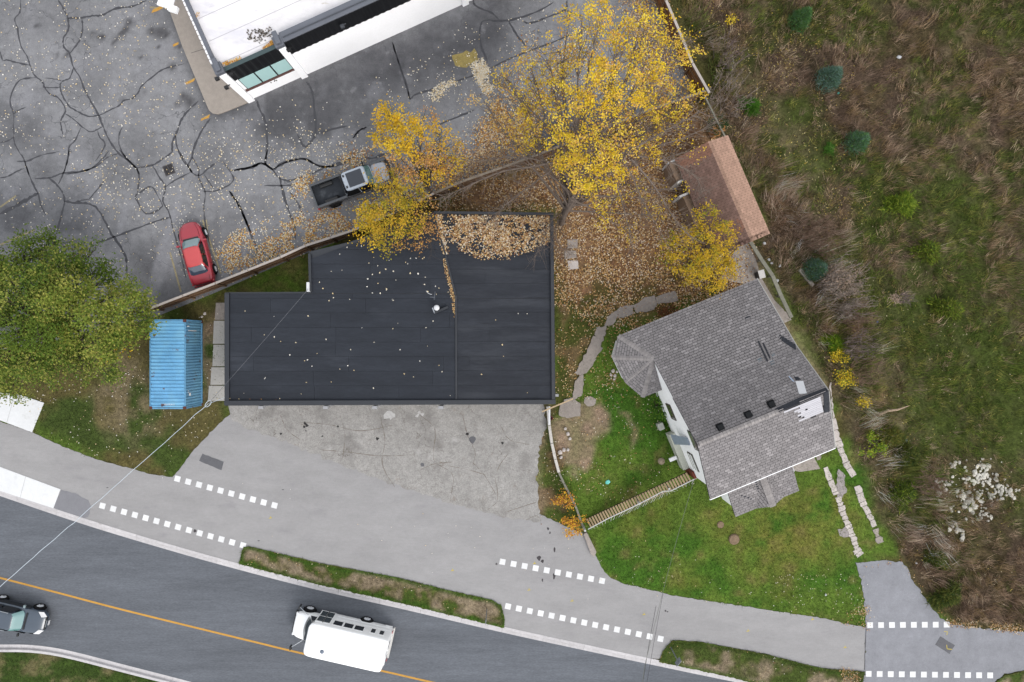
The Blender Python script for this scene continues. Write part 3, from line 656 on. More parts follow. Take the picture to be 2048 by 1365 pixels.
# ================================================================== BUILDINGS
def frame(o, ex):
    """local 2-D frame on the ground: origin world (x,y), first axis unit vector ex"""
    ex = np.array(ex) / np.linalg.norm(ex); ey = np.array([-ex[1], ex[0]])
    return lambda u, v, h=0.0: (o[0] + ex[0] * u + ey[0] * v, o[1] + ex[1] * u + ey[1] * v, h)

def wall(mb, F, a, b, h0, h1, t=.12, holes=()):
    """upright wall between local points a and b; h1 may be (left, right) for a sloping top; thickness t inwards (left of a->b)"""
    ha, hb = h1 if hasattr(h1, '__len__') else (h1, h1)
    a = np.array(a, float); b = np.array(b, float); d = (b - a) / np.linalg.norm(b - a); n = np.array([-d[1], d[0]]) * t
    vs = [F(*a, h0), F(*b, h0), F(*b, hb), F(*a, ha), F(*(a + n), h0), F(*(b + n), h0), F(*(b + n), hb), F(*(a + n), ha)]
    return mb.add(vs, [(0, 1, 2, 3), (5, 4, 7, 6), (1, 5, 6, 2), (4, 0, 3, 7), (3, 2, 6, 7), (0, 4, 5, 1)])

def lbox(mb, F, u0, u1, v0, v1, h0, h1):
    P = [F(u0, v0), F(u1, v0), F(u1, v1), F(u0, v1)]
    return mb.prism([(p[0], p[1]) for p in P], h0, h1)

# ------------------------------------------------------------------ dark flat-roofed building
DB_H = 3.5
m_memb = mat('membrane', A(55, 59, 67), .72, noise=[(.4, .14), (1.5, .10), (6, .08), (30, .12)], orand=.06, stretch=(.5, 2.2, 1), blotch=[(.22, .60, .80, A(78, 82, 91))])
m_memb2 = mat('membrane_worn', A(55, 58, 65), .72, noise=[(.4, .14), (1.5, .12), (6, .10), (30, .12)], orand=.06, stretch=(.4, 2.2, 1), blotch=[(.32, .52, .84, A(84, 87, 94)), (.8, .62, .74, A(46, 48, 54))])
m_flash = mat('flashing', A(42, 46, 54), .5, noise=[(2, .1)])
m_dwall = mat('dark_building_wall', A(150, 146, 140), .9, noise=[(2, .08), (30, .1)])
ow = W(450, 812, DB_H); db = empty('flat_roofed_building', (ow.x, ow.y, 0), 0, 'low building with a dark flat membrane roof, leaves piled on its north corner', 'building')
og = (ow.x, ow.y, 0)
def RW(px, py, h=DB_H): p = W(px, py, h); return (p.x, p.y)
roof_px = [(450, 812), (1111, 809), (1107, 426), (866, 423), (700, 484), (617, 504), (618, 584), (450, 585)]
rp = [RW(*p) for p in roof_px]
cx0 = sum(p[0] for p in rp) / len(rp); cy0 = sum(p[1] for p in rp) / len(rp)
def inset(poly, d):
    n = len(poly); out = []
    for i in range(n):
        p0, p1, p2 = [np.array(poly[j % n]) for j in (i - 1, i, i + 1)]
        e1 = (p1 - p0) / np.linalg.norm(p1 - p0); e2 = (p2 - p1) / np.linalg.norm(p2 - p1)
        n1 = np.array([-e1[1], e1[0]]); n2 = np.array([-e2[1], e2[0]])
        k = (n1 + n2) / (1 + n1 @ n2); out.append(tuple(p1 + k * d))
    return out
wl = inset(rp, .25)
MB().prism(wl, -.1, DB_H - .12).build('wall', m_dwall, db, origin=og)
roof = MB().prism(rp, DB_H - .115, DB_H - .03).build('roof', m_flash, db, origin=og)
# rolled membrane sheets, laid in courses from west to east
def clip_poly(P, poly):
    """Sutherland-Hodgman: P clipped by convex counter-clockwise polygon"""
    out = list(P)
    for i in range(len(poly)):
        a = poly[i]; b = poly[(i + 1) % len(poly)]; inp = out; out = []
        for j in range(len(inp)):
            p = inp[j]; q = inp[(j + 1) % len(inp)]
            sp = (b[0]-a[0])*(p[1]-a[1]) - (b[1]-a[1])*(p[0]-a[0]); sq_ = (b[0]-a[0])*(q[1]-a[1]) - (b[1]-a[1])*(q[0]-a[0])
            if sp >= 0: out.append(p)
            if (sp >= 0) != (sq_ >= 0):
                t = sp / (sp - sq_); out.append((p[0] + (q[0]-p[0])*t, p[1] + (q[1]-p[1])*t))
        if len(out) < 3: return []
    return out
def pxpoly(l): return [RW(*p) for p in l]
def ccw(P):
    a = sum(P[i][0]*P[(i+1)%len(P)][1] - P[(i+1)%len(P)][0]*P[i][1] for i in range(len(P))); return P if a > 0 else P[::-1]
zones = [(ccw(pxpoly([(460, 801), (911, 800), (909, 588), (460, 588)])), m_memb), (ccw(pxpoly([(620, 587), (909, 587), (886, 505), (868, 430), (622, 512)])), m_memb),
         (ccw(pxpoly([(914, 800), (1103, 799), (1102, 598), (914, 598)])), m_memb2), (ccw(pxpoly([(914, 597), (1102, 597), (1101, 432), (873, 430)])), m_memb2)]
zones[1] = (ccw(pxpoly([(622, 587), (909, 587), (867, 428), (704, 488), (622, 508)])), m_memb)
for zi, (poly, mm) in enumerate(zones):
    ys = [p[1] for p in poly]; xs = [p[0] for p in poly]; row = 0; y = min(ys)
    while y < max(ys) - .05:
        x = min(xs) - (row * 2.37 % 5.3)
        L_ = (5.6, 7.9, 6.3, 8.8)[(row + zi) % 4]
        while x < max(xs):
            Q = clip_poly([(x + .006, y + .006), (x + L_ - .006, y + .006), (x + L_ - .006, y + .956), (x + .006, y + .956)], poly)
            if len(Q) >= 3:
                t_ = DB_H + .002 + .004 * ((row * 7 + int(x * 3)) % 3)
                MB().prism(Q, DB_H - .032, t_).build('membrane_sheet', mm, roof, origin=og)
            x += L_
        y += .965; row += 1
# parapet curbs round the edge, and the raised seam between old and new roof
def pcurb(name, a, b, w, h, m=m_flash, dz=0.0):
    A_ = RW(*a); B_ = RW(*b); return MB().bar((*A_, DB_H + h / 2 + dz), (*B_, DB_H + h / 2 + dz), w, h).build(name, m, db, origin=og, bevel=.02)
pcurb('parapet', (455, 803), (455, 587), .30, .14); pcurb('parapet', (450, 806), (1111, 804), .30, .16); pcurb('parapet', (1106, 799), (1103, 430), .20, .18)
pcurb('parapet', (868, 426), (1107, 429), .16, .22); pcurb('parapet', (620, 508), (622, 583), .18, .16)
for a, b in (((868, 432), (891, 510)), ((891, 511), (911, 590)), ((912, 591), (912.5, 799))): pcurb('roof_seam', a, b, .12, .07)
MB().box((*RW(618.5, 575), DB_H + .18), (.17, .62, .36)).build('vent_box', mat('white_metal', A(246, 247, 250), .5), db, origin=og, bevel=.02)
for px in (523, 652, 750, 882): # downspouts under the south eave
    p = RW(px, 815.5, 3.0); MB().box((p[0], p[1] + .06, 1.65), (.26, .12, 3.1)).box((p[0], p[1] + .02, 3.0), (.34, .2, .3)).build('downspout', mat('downspout', A(190, 190, 194), .5) if px == 523 else bpy.data.materials['downspout'], db, origin=og)
p = RW(1114, 791, 2.6); MB().box((p[0] - .05, p[1], 2.5), (.3, .16, .5)).build('downspout', bpy.data.materials['downspout'], db, origin=og)
# roof vent with a leaning duct beside it
p = W(873, 616, DB_H + .55); rv = empty('roof_vent', (p.x, p.y, DB_H), 0, 'white round vent cap beside a black bracket on the dark roof', 'roof vent')
m_wm = bpy.data.materials['white_metal']
MB().lathe([(.09, 0), (.09, .5)], 12).build('pipe', m_flash, rv)
MB().lathe([(.02, .60), (.12, .59), (.185, .55), (.19, .50), (.17, .48)][::-1], 20).build('cap', m_wm, rv, smooth=True)
MB().box((.27, -.12, .12), (.95, .14, .10), rz=.42).box((.30, -.10, .03), (.7, .06, .06), rz=.42).build('bracket', m_flash, rv)
MB().box((-.24, -.16, .12), (.07, .40, .10), rz=.42).build('clamp', mat('galvanised', A(200, 205, 212), .35, metal=.6), rv)
m_lead = mat('chalk', A(112, 116, 124), .9, noise=[(18, .25)])
MB().bar((-.22, .55, .012), (-.15, 1.10, .012), .05, .008).bar((-.2, .72, .013), (-.5, .74, .013), .05, .008).build('chalk_line', m_lead, rv)
MB().tube([(-.75, 1.15, .02), (-.62, 1.0, .04), (-.45, .92, .03), (-.36, .92, .02)], .018).build('cable_end', m_wm, rv)

# ------------------------------------------------------------------ commercial building, top left
B0 = W(499, 202); Fs = frame((B0.x, B0.y), (433, 195)); bo = (B0.x, B0.y, 0)
cb = empty('shop_building', bo, 0, 'white commercial building with pale flat roof, black metal fascia and three teal windows', 'building')
m_white = mat('white_wall', A(250, 250, 252, 1.15), .8, noise=[(.8, .02), (8, .03)])
m_black = mat('black_metal', A(22, 24, 28), .35, noise=[(2, .1)], metal=.2)
m_cap = mat('grey_cap', A(112, 116, 126), .5, noise=[(1.2, .08)])
m_roofw = mat('white_roof', A(247, 244, 245, 1.6), .9, noise=[(.4, .05), (2.5, .05), (20, .04)], blotch=[(.35, .48, .72, A(220, 218, 226, 1.5)), (.9, .58, .78, A(206, 204, 212, 1.5)), (2.4, .66, .78, A(222, 212, 196))], stretch=(.7, 1.6, 1, -.42))
BL, BD, BH = 27.0, 24.0, 5.0
mb = MB(); lbox(mb, Fs, .0, BL, .02, BD, -.1, BH - .55); mb.build('wall', m_white, cb, origin=bo)
mb = MB(); lbox(mb, Fs, .02, BL, .04, BD, BH - .545, BH - .12); rf = mb.build('roof', m_roofw, cb, origin=bo)
mb = MB()
for k in range(14): lbox(mb, Fs, .2, BL, .6 + k * 1.6, .63 + k * 1.6, BH - .12, BH - .112)
mb.build('roof_seam', mat('seamw', A(206, 204, 210), .9), rf, origin=bo)
# corrugated black fascia: ribbed sheet
def fascia(u0, u1, h0, h1):
    n = int((u1 - u0) / .11); pr = []
    for k in range(n + 1):
        uu = u0 + (u1 - u0) * k / n; pr.append((uu, -.05 if k % 4 in (0, 1) else -.02))
    top = [Fs(u_, v_, h1) for u_, v_ in pr]; bot = [Fs(u_, v_, h0) for u_, v_ in pr]
    m_ = MB(); k0 = len(pr); m_.add(bot + top, [(i, i + 1, k0 + i + 1, k0 + i) for i in range(k0 - 1)]); m_.build('fascia_panel', m_black, cb, origin=bo, fix=False)
fascia(.35, 4.05, 3.42, 5.02); fascia(4.55, 16.65, 3.55, 5.25); fascia(17.15, BL, 3.55, 5.25)
mb = MB(); lbox(mb, Fs, .35, 4.05, -.06, .22, 5.025, 5.07); mb.build('roof_edge', mat('edge_teal', A(64, 84, 86), .4), cb, origin=bo)
mb = MB(); lbox(mb, Fs, 4.55, BL, -.06, .62, 5.26, 5.38); lbox(mb, Fs, 4.55, BL, .45, .60, BH - .2, 5.255); mb.build('parapet_cap', m_cap, cb, origin=bo, bevel=.02)
mb = MB(); lbox(mb, Fs, 4.7, BL, .20, .25, 5.381, 5.44); mb.build('conduit', mat('conduit', A(84, 88, 96), .5), cb, origin=bo)
for u0 in (-.12, 4.06, 16.66):
    mb = MB(); lbox(mb, Fs, u0, u0 + .48, -.16, .3, -.05, 5.06); mb.build('column', m_white, cb, origin=bo, bevel=.02)
    mb = MB(); lbox(mb, Fs, u0 - .06, u0 + .54, -.22, .50, 5.065, 5.42); lbox(mb, Fs, u0 + .1, u0 + .42, -.10, .74, 5.43, 5.60); mb.build('column_cap', m_cap, cb, origin=bo, bevel=.03)
m_teal = glass_mat('teal_glass', A(196, 236, 234, 1.5))
for k in range(3):
    u0 = .62 + k * 1.16
    fr_ = MB()
    lbox(fr_, Fs, u0 - .05, u0 + 1.11, -.03, .02, 1.72, 3.41); w_ = fr_.build('window', m_black, cb, origin=bo)
    g_ = MB(); lbox(g_, Fs, u0 + .0, u0 + 1.06, -.055, -.031, 1.80, 3.36); g_.build('pane', m_teal, w_, origin=bo)
mb = MB(); lbox(mb, Fs, .40, 4.05, -.10, .02, 1.52, 1.70); mb.build('window_sill', mat('brick_sill', A(122, 92, 88), .8, noise=[(9, .2)]), cb, origin=bo)
mb = MB()
for u_, v_ in ((2.1, 1.05), (2.35, 1.02), (2.42, 1.12), (2.5, 1.0)): lbox(mb, Fs, u_, u_ + .05, -.012, .02, v_, v_ + .14)
mb.build('wall_mark', m_black, cb, origin=bo)
m_lamp = mat('lamp_black', A(34, 34, 36), .4)
for (u_, v_, h_) in ((-.35, -.1, 4.7), (-.28, -.30, 3.6), (.62, -.22, 4.75), (4.62, -.24, 4.6), (8.4, -.22, 4.5)):
    p = Fs(u_, v_, h_); MB().box(p, (.26, .20, .24), rz=.42).box((p[0] + .1, p[1] + .12, p[2]), (.3, .06, .06), rz=.42).build('wall_lamp', m_lamp if u_ < 8 else bpy.data.materials['conduit'], cb, origin=bo, bevel=.02)
# west side: grey coping, scalloped awning edge, raised parapet block
mb = MB(); lbox(mb, Fs, -.12, .12, .30, BD, BH - .1, BH + .16); mb.build('parapet_cap', m_cap, cb, origin=bo, bevel=.02)
mb = MB(); lbox(mb, Fs, -.30, .42, 5.6, 9.5, BH + .17, BH + .62); mb.build('parapet_block', m_cap, cb, origin=bo, bevel=.02)
mb = MB()
for k in range(16):
    v0 = .5 + k * .34; lbox(mb, Fs, -.30, -.121, v0, v0 + .27, BH - .35, BH - .1)
mb.build('awning_edge', m_white, cb, origin=bo, bevel=.03)
mb = MB(); p = W(333, 4, 3); mb.box((p.x, p.y + .3, 2.9), (1.0, 1.3, .16), rz=-.3); mb.box((p.x + .3, p.y - .35, 2.7), (.6, .4, .3), rz=-.3); mb.build('canopy_board', m_white, cb, origin=bo)
# drifted leaves and a rusty puddle stain on the roof
cw = empty('shop_walkway', (0, 0, 0), kind='structure')
def sw(a, b):  # walkway slabs down the west side
    (a0, a1), (b0, b1) = a, b
wk = [(318, -40), (366, 95), (415, 213), (419, 222), (426, 228), (436, 230), (446, 227), (505, 203), (502, 196), (480, 150), (400, 0), (386, -40)]
MB().prism([W2(p) for p in wk], -.05, .13).build('walkway_slab', M['concrete_warm'], cw, bevel=.03)
strip('joint', [(384, 108), (416, 98)], .03, .1345, M['stain'], cw)

# ------------------------------------------------------------------ the house
HF = frame((11.025, -6.164), (.924, .381)); ho = (11.025, -6.164, 0)
house = empty('old_house', ho, 0, 'old white two-storey house with worn grey shingle roof, bare boards showing at the ridge', 'house')
m_hwall = mat('house_wall', A(250, 250, 244, 1.0), .85, noise=[(1.2, .04), (10, .05)])
m_found = mat('foundation', A(206, 208, 194, 1.6), .9, noise=[(2, .12), (20, .15)])
m_shing = mat('shingle', A(158, 153, 153), .95, noise=[(14, .10), (60, .22)], orand=.13)
m_shing2 = mat('shingle_far', (0, 0, 0), .95, attr='Col', noise=[(14, .10), (60, .22)])
m_deck = mat('roof_deck', A(80, 78, 80), .95, noise=[(20, .2)])  # dark tone stands in for row shadows in the gaps between courses
SL = lambda p: HF(*p)
planes = {  # roof planes in house coordinates (u along the ridge, v towards the north yard, h up), first edge = eave
    'north_low': [(.20, 2.74, 5.75), (.20, 7.5, 3.02), (8.93, 7.5, 3.02), (8.62, 2.74, 5.75)],
    'north_hip': [(.20, 5.31, 4.276), (-1.14, 7.5, 3.02), (.20, 7.5, 3.02)],
    'north_high': [(.15, 2.74, 5.75), (8.62, 2.74, 5.75), (8.42, 0, 8.2), (0, 0, 8.2)],
    'south': [(-.25, -3.8, 6.58), (0, 0, 8.2), (8.42, 0, 8.2), (8.1, -3.8, 6.58)],
    'hip_a': [(.25, 5.31, 4.27), (-2.02, 6.31, 2.95), (-1.14, 7.5, 3.0)],
    'hip_b': [(.25, 5.31, 4.27), (-1.88, 4.44, 2.95), (-2.02, 6.31, 2.95)],
    'hip_c': [(.25, 5.31, 4.27), (-1.18, 3.07, 2.95), (-1.88, 4.44, 2.95)],
    'hip_d': [(.25, 5.31, 4.27), (.20, 3.05, 2.95), (-1.18, 3.07, 2.95)],
    'porch_l': [(1.45, -3.5, 4.45), (3.9, -3.5, 4.45), (3.9, -4.3, 4.16), (2.9, -6.58, 3.32), (1.45, -6.58, 3.32)],
    'porch_r': [(3.9, -3.5, 4.45), (6.02, -3.5, 4.45), (6.02, -6.58, 3.32), (4.9, -6.58, 3.32), (3.9, -4.3, 4.16)],
    'gable_l': [(3.9, -4.3, 4.16), (3.9, -6.72, 3.80), (2.9, -6.58, 3.325)],
    'gable_r': [(3.9, -4.3, 4.16), (4.9, -6.58, 3.325), (3.9, -6.72, 3.80)],
}
hroof = MB()
for k, P in planes.items(): hroof.slab([SL(p) for p in P], .14)
hroof = hroof.build('roof', m_deck, house, origin=ho, fix=False)
tab_me = None
far_V, far_F, far_C = [], [], []
cands = []
shing_col = np.array(A(158, 153, 153))
TW, TE = .34, .185    # tab width and course exposure
for key, P in planes.items():
    P3 = [Vector(SL(p)) for p in P]; n = Vector((0, 0, 0))
    for i in range(len(P3)): n += P3[i].cross(P3[(i + 1) % len(P3)])
    n.normalize()
    if n.z < 0: n = -n; P3 = P3[::-1]
    up = (Vector((0, 0, 1)) - n * n.z).normalized(); rt = up.cross(n).normalized()
    o3 = min(P3, key=lambda p: p.dot(up)); Q = ccw([((p - o3).dot(rt), (p - o3).dot(up)) for p in P3])
    us = [q[0] for q in Q]; vs_ = [q[1] for q in Q]
    row = 0; v = 0.0
    while v < max(vs_):
        u = min(us) - (row % 2) * TW / 2 - (row * .07 % .11)
        while u < max(us):
            full = [(u + .012, v), (u + TW - .012, v), (u + TW - .012, v + TE - .034), (u + .012, v + TE - .034)]
            c = clip_poly(full, Q)
            if len(c) >= 3:
                ctr = o3 + rt * (u + TW / 2) + up * (v + TE / 2)
                lift = lambda q: .036 - .024 * (q[1] - v) / TE
                pt = [o3 + rt * q[0] + up * q[1] + n * lift(q) for q in c]
                isfull = len(c) == 4 and abs((c[1][0] - c[0][0]) - (TW - .024)) < 1e-4 and key in ('north_high', 'north_low', 'south')
                cands.append((ctr, key, isfull, c, pt, o3, rt, up, n, u, v))
            u += TW
        v += TE; row += 1
bare_boards = lambda c: False
loc_inv = lambda w: (np.dot((w.x - ho[0], w.y - ho[1]), (.9245, .3812)), np.dot((w.x - ho[0], w.y - ho[1]), (-.3812, .9245)))
def gone(c):
    """tabs torn off near the east end of the ridge"""
    if c[1] != 'south': return False
    u, v = loc_inv(c[0]); return 6.62 + .25 * math.sin(v * 9) < u < 7.85 and -1.10 + .10 * math.sin(u * 6) < v < -.10 or (5.7 < u < 6.7 and -.20 < v)
cands = [c for c in cands if not gone(c)]
big = [c for c in cands if c[2] and c[1] in ('south', 'north_high')]
big.sort(key=lambda c: -c[0].z)
bigset = set(id(c) for c in big[:300])
mb = MB(); t_ = TW / 2 - .012
mb.add([(-t_, 0, .036), (t_, 0, .036), (t_, TE - .034, .012), (-t_, TE - .034, .012), (-t_, 0, -.004), (t_, 0, -.004)], [(0, 1, 2, 3), (0, 4, 5, 1), (0, 3, 4), (1, 5, 2)])
tab = mb.mesh('shingle', m_shing, fix=False)
k0 = 0
for c in cands:
    ctr, key, isf, poly, pt, o3, rt, up, n, u, v = c
    if id(c) in bigset:
        R = Matrix((rt, up, n)).transposed().to_4x4()
        p = o3 + rt * (u + TW / 2) + up * v - Vector(ho)
        s_ = link('shingle', tab, hroof); s_.matrix_local = Matrix.Translation(p) @ R
    else:
        nn = len(pt); low = [q - n * .024 for q in pt]
        shade = rng.choice([.90, 1.0, 1.06, 1.28], p=[.25, .40, .22, .13]) * rng.uniform(.95, 1.05)
        far_V += [tuple(q - Vector(ho)) for q in pt] + [tuple(q - Vector(ho)) for q in low]
        far_F.append((tuple(range(k0, k0 + nn)))); far_F += [(k0 + (i + 1) % nn, k0 + i, k0 + nn + i, k0 + nn + (i + 1) % nn) for i in range(nn)]
        far_C += [tuple(shing_col * shade)] * (2 * nn); k0 += 2 * nn
me = bpy.data.meshes.new('shingles'); me.from_pydata(far_V, [], far_F); me.materials.append(m_shing2)
at = me.color_attributes.new('Col', 'FLOAT_COLOR', 'POINT'); at.data.foreach_set('color', np.hstack([np.array(far_C), np.ones((len(far_C), 1))]).astype(np.float32).ravel())
sh = link('shingles', me, hroof); sh['kind'] = 'stuff'
# caps along hips and the porch gable
m_capsh = mat('cap_shingle', A(172, 166, 164), .95, noise=[(20, .15)], orand=.15)
def caps(a, b, w=.3):
    a = Vector(SL(a)); b = Vector(SL(b)); L_ = (b - a).length; n = int(L_ / .22)
    for i in range(n):
        p = a.lerp(b, i / n); q = a.lerp(b, (i + .95) / n)
        mb = MB(); d = (q - p).normalized(); x = d.cross(Vector((0, 0, 1))).normalized(); z = Vector((0, 0, .06))
        mb.add([p - x * w / 2 + z * .2, p + z * 1.35, p + x * w / 2 + z * .2, q - x * w / 2 + z * .05, q + z * .95, q + x * w / 2 + z * .05], [(0, 1, 4, 3), (1, 2, 5, 4)])
        mb.build('cap_shingle', m_capsh, hroof, origin=ho)
caps((-1.14, 7.5, 3.03), (.25, 5.31, 4.28)); caps((-2.02, 6.31, 2.96), (.25, 5.31, 4.28)); caps((-1.88, 4.44, 2.96), (.25, 5.31, 4.28), .2); caps((-1.18, 3.07, 2.96), (.25, 5.31, 4.28)); caps((3.9, -6.72, 3.82), (3.9, -4.3, 4.18), .45)
caps((0.1, 0, 8.21), (5.2, 0, 8.21), .28)
# walls under the roof
MBw = MB()
gab = [(.25, -3.45, 0), (.25, 7.0, 0)]
def gpoly(u, pts): return [SL((u, v, h)) for v, h in pts]
west = [(-3.45, 0), (-3.45, 6.55), (0, 8.02), (2.74, 5.58), (5.2, 4.15), (5.2, 0)]
for u0, u1 in ((.22, .38), (7.75, 7.9)):
    a = gpoly(u0, west); b = gpoly(u1, west); n = len(a)
    MBw.add(a + b, [tuple(range(n)), tuple(range(2 * n - 1, n - 1, -1))] + [(i, (i + 1) % n, n + (i + 1) % n, n + i) for i in range(n)])
wall(MBw, HF, (.39, -3.42), (7.74, -3.42), 0, 6.5, .15)
wall(MBw, HF, (7.74, 6.9), (-.3, 6.9), 0, 3.1, .15)
wall(MBw, HF, (8.2, 2.0), (8.2, 6.9), 0, 3.0, .15); 
hw = MBw.build('wall', m_hwall, house, origin=ho)
mb = MB(); wall(mb, HF, (-1.0, 3.35), (.22, 3.35), 0, 2.9, .1); wall(mb, HF, (-1.6, 4.5), (-1.0, 3.35), 0, 2.9, .1); wall(mb, HF, (-1.7, 6.2), (-1.6, 4.5), 0, 2.9, .1); wall(mb, HF, (-1.0, 7.1), (-1.7, 6.2), 0, 2.9, .1)
mb.build('porch_wall', m_hwall, house, origin=ho)
mb = MB(); wall(mb, HF, (1.75, -3.42), (1.75, -6.25), 0, (4.25, 3.25), .12); wall(mb, HF, (1.87, -6.25), (5.75, -6.25), 0, 3.2, .12); wall(mb, HF, (5.75, -6.13), (5.75, -3.42), 0, (3.28, 4.25), .12)
mb.build('porch_wall', m_hwall, house, origin=ho)
mb = MB(); lbox(mb, HF, -.22, .215, -3.0, -.35, 0, 1.2); mb.build('basement_wall', m_found, house, origin=ho, bevel=.02)
m_frame = mat('window_frame', A(78, 68, 60), .6); m_pane = glass_mat('dark_pane', A(110, 100, 92)); m_pane2 = glass_mat('grey_pane', A(150, 155, 150))
def hwin(v, h, w, t, pane, slats=0):
    f_ = MB(); lbox(f_, HF, .17, .215, v - w / 2, v + w / 2, h - t / 2, h + t / 2); f_ = f_.build('window', m_frame, house, origin=ho)
    g = MB(); lbox(g, HF, .15, .168, v - w / 2 + .07, v + w / 2 - .07, h - t / 2 + .07, h + t / 2 - .07); g.build('pane', pane, f_, origin=ho)
    for k in range(slats):
        s_ = MB(); hh = h - t / 2 + t * (k + .5) / slats; lbox(s_, HF, .13, .149, v - w / 2 + .05, v + w / 2 - .05, hh - .05, hh + .03); s_.build('slat', m_hwall if k % 2 else bpy.data.materials['foundation'], f_, origin=ho)
hwin(1.45, 3.0, 1.15, 1.3, m_pane); hwin(-.1, 6.4, 1.3, 1.0, m_pane2); hwin(-2.05, 3.6, 1.25, 1.25, m_pane2, 5)
m_blue = mat('metal_awning', A(186, 200, 222), .4, metal=.3, noise=[(3, .08)])
mb = MB(); mb.slab([HF(.14, -.62, 5.0), HF(.14, -.10, 5.0), HF(-.36, -.02, 2.6), HF(-.36, -.75, 2.6)][::-1], .05); mb.build('chute_panel', m_blue, house, origin=ho)
mb = MB(); lbox(mb, HF, -.62, -.2, .05, .55, 0, .6); mb.build('window_well', mat('weathered_box', A(196, 198, 188), .8, noise=[(5, .15)]), house, origin=ho, bevel=.04)
mb = MB(); lbox(mb, HF, -.85, -.31, -2.12, -1.88, .9, 1.12); mb.build('wall_vent', bpy.data.materials['white_metal'], house, origin=ho)
mb = MB(); mb.lathe([(.001, 0), (.26, 0), (.22, .08), (.1, .16), (.001, .17)], 12, HF(-1.25, -2.1, 0)); mb.build('stump', mat('stumpwood', A(176, 160, 138), .9, noise=[(8, .2)]), house, origin=ho)
mb = MB(); lbox(mb, HF, .04, .20, -3.5, -3.0, .2, 2.4); mb.build('door_frame', mat('door_red', A(120, 62, 50), .7), house, origin=ho)
mb = MB(); mb.bar(SL((-.27, -3.84, 6.5)), SL((8.1, -3.84, 6.5)), .04, .2); mb.build('fascia', m_hwall, house, origin=ho)
mb = MB(); mb.bar(SL((8.95, 7.5, 2.96)), SL((8.64, 2.74, 5.66)), .05, .16); mb.bar(SL((8.64, 2.74, 5.66)), SL((8.45, 0, 8.1)), .05, .16); mb.bar(SL((8.45, 0, 8.1)), SL((8.13, -3.8, 6.5)), .05, .16); mb.build('rake_board', mat('rake', A(205, 205, 200), .8), house, origin=ho)
# bare boards where the shingles blew off
sd = (Vector(SL((0, 0, 8.2))) - Vector(SL((0, -3.8, 6.58)))) / 3.8     # per metre of v
m_board = mat('bare_board', A(222, 220, 226), .85, noise=[(2, .06), (16, .16)], orand=.06, stretch=(1, 6, 6, .39))
for k in range(9):
    v1 = -.14 - k * .115; v0 = v1 - .105; ua = 6.30 + .22 * math.sin(k * 2.1) + (.15 if k > 4 else 0); ub = 7.84
    if k == 0: ua = 5.5
    hh = lambda v: 8.235 + v * (1.62 / 3.8)
    mb = MB(); mb.slab([HF(ua, v0, hh(v0) + .012), HF(ub, v0, hh(v0) + .012), HF(ub, v1, hh(v1) + .012), HF(ua, v1, hh(v1) + .012)], .02); mb.build('roof_board', m_board, hroof, origin=ho, fix=False)
mb = MB(); lbox(mb, HF, 6.78, 6.92, -.62, -.48, 7.9, 8.02); mb.build('hole', mat('hole', (.004, .004, .004), .9), hroof, origin=ho)
m_torn = mat('torn_felt', A(66, 68, 74), .9, noise=[(10, .2)])
mb = MB(); mb.slab([HF(5.1, -.02, 8.27), HF(8.38, -.02, 8.27), HF(8.38, .22, 8.09), HF(6.6, .26, 8.06), HF(5.1, .2, 8.10)], .03); mb.build('torn_ridge', m_torn, hroof, origin=ho, fix=False)
mb = MB(); mb.slab([HF(7.86, -1.25, 7.74), HF(8.2, -1.3, 7.72), HF(8.40, 0, 8.275), HF(8.08, 0, 8.275)], .03); mb.build('torn_ridge', m_torn, hroof, origin=ho, fix=False)
nh = lambda v: (8.2 - v * 2.45 / 2.74) if v < 2.74 else 5.75 - (v - 2.74) * 2.75 / 4.8
def npatch(name, uv, m, dz=.03): return MB().slab([HF(u, v, nh(v) + dz) for u, v in uv], .015).build(name, m, hroof, origin=ho, fix=False)
npatch('loose_sheet', [(6.85, .42), (7.25, .30), (7.55, .95), (7.15, 1.08)], bpy.data.materials['white_metal'], .05)
npatch('loose_strip', [(7.0, 1.12), (7.1, 1.08), (7.05, 1.45), (6.98, 1.45)], m_blue, .05); npatch('loose_strip', [(7.2, 1.1), (7.5, 1.05), (7.45, 1.25), (7.25, 1.3)], m_torn, .05)
npatch('torn_felt', [(7.95, 3.5), (8.1, 3.85), (8.62, 2.9), (8.42, 2.55)], m_torn)
for k in range(4): npatch('slipped_shingle', [(6.45 + k * .13, 2.6 + .05 * k), (6.53 + k * .13, 2.6 + .05 * k), (6.75 + k * .1, 3.9 - .1 * k), (6.66 + k * .1, 3.9 - .1 * k)], m_shing if k % 2 else m_torn, .045)
m_slate = mat('slate_bit', A(116, 130, 138), .8)
for u, v in ((6.0, 2.75), (6.55, 2.35), (6.85, 2.7)): npatch('slipped_shingle', [(u, v), (u + .28, v + .02), (u + .3, v + .2), (u + .02, v + .18)], m_slate)
npatch('slipped_shingle', [(6.75, 5.35), (7.15, 5.35), (7.15, 5.5), (6.8, 5.55)], m_torn); npatch('slipped_shingle', [(6.0, 4.4), (6.2, 4.35), (6.2, 4.45), (6.0, 4.5)], m_torn)
m_vent = mat('vent_black', A(24, 27, 30), .7)
for (u, v) in ((1.71, .42), (3.54, .45), (5.07, .5)):
    p = Vector(HF(u, v, nh(v) + .10)); mb = MB(); mb.box(p, (.42, .42, .24), rz=.39); mb.box(p + Vector((0, 0, .15)), (.36, .36, .07), rz=.39); mb.build('roof_vent', m_vent, house, origin=ho, bevel=.03)
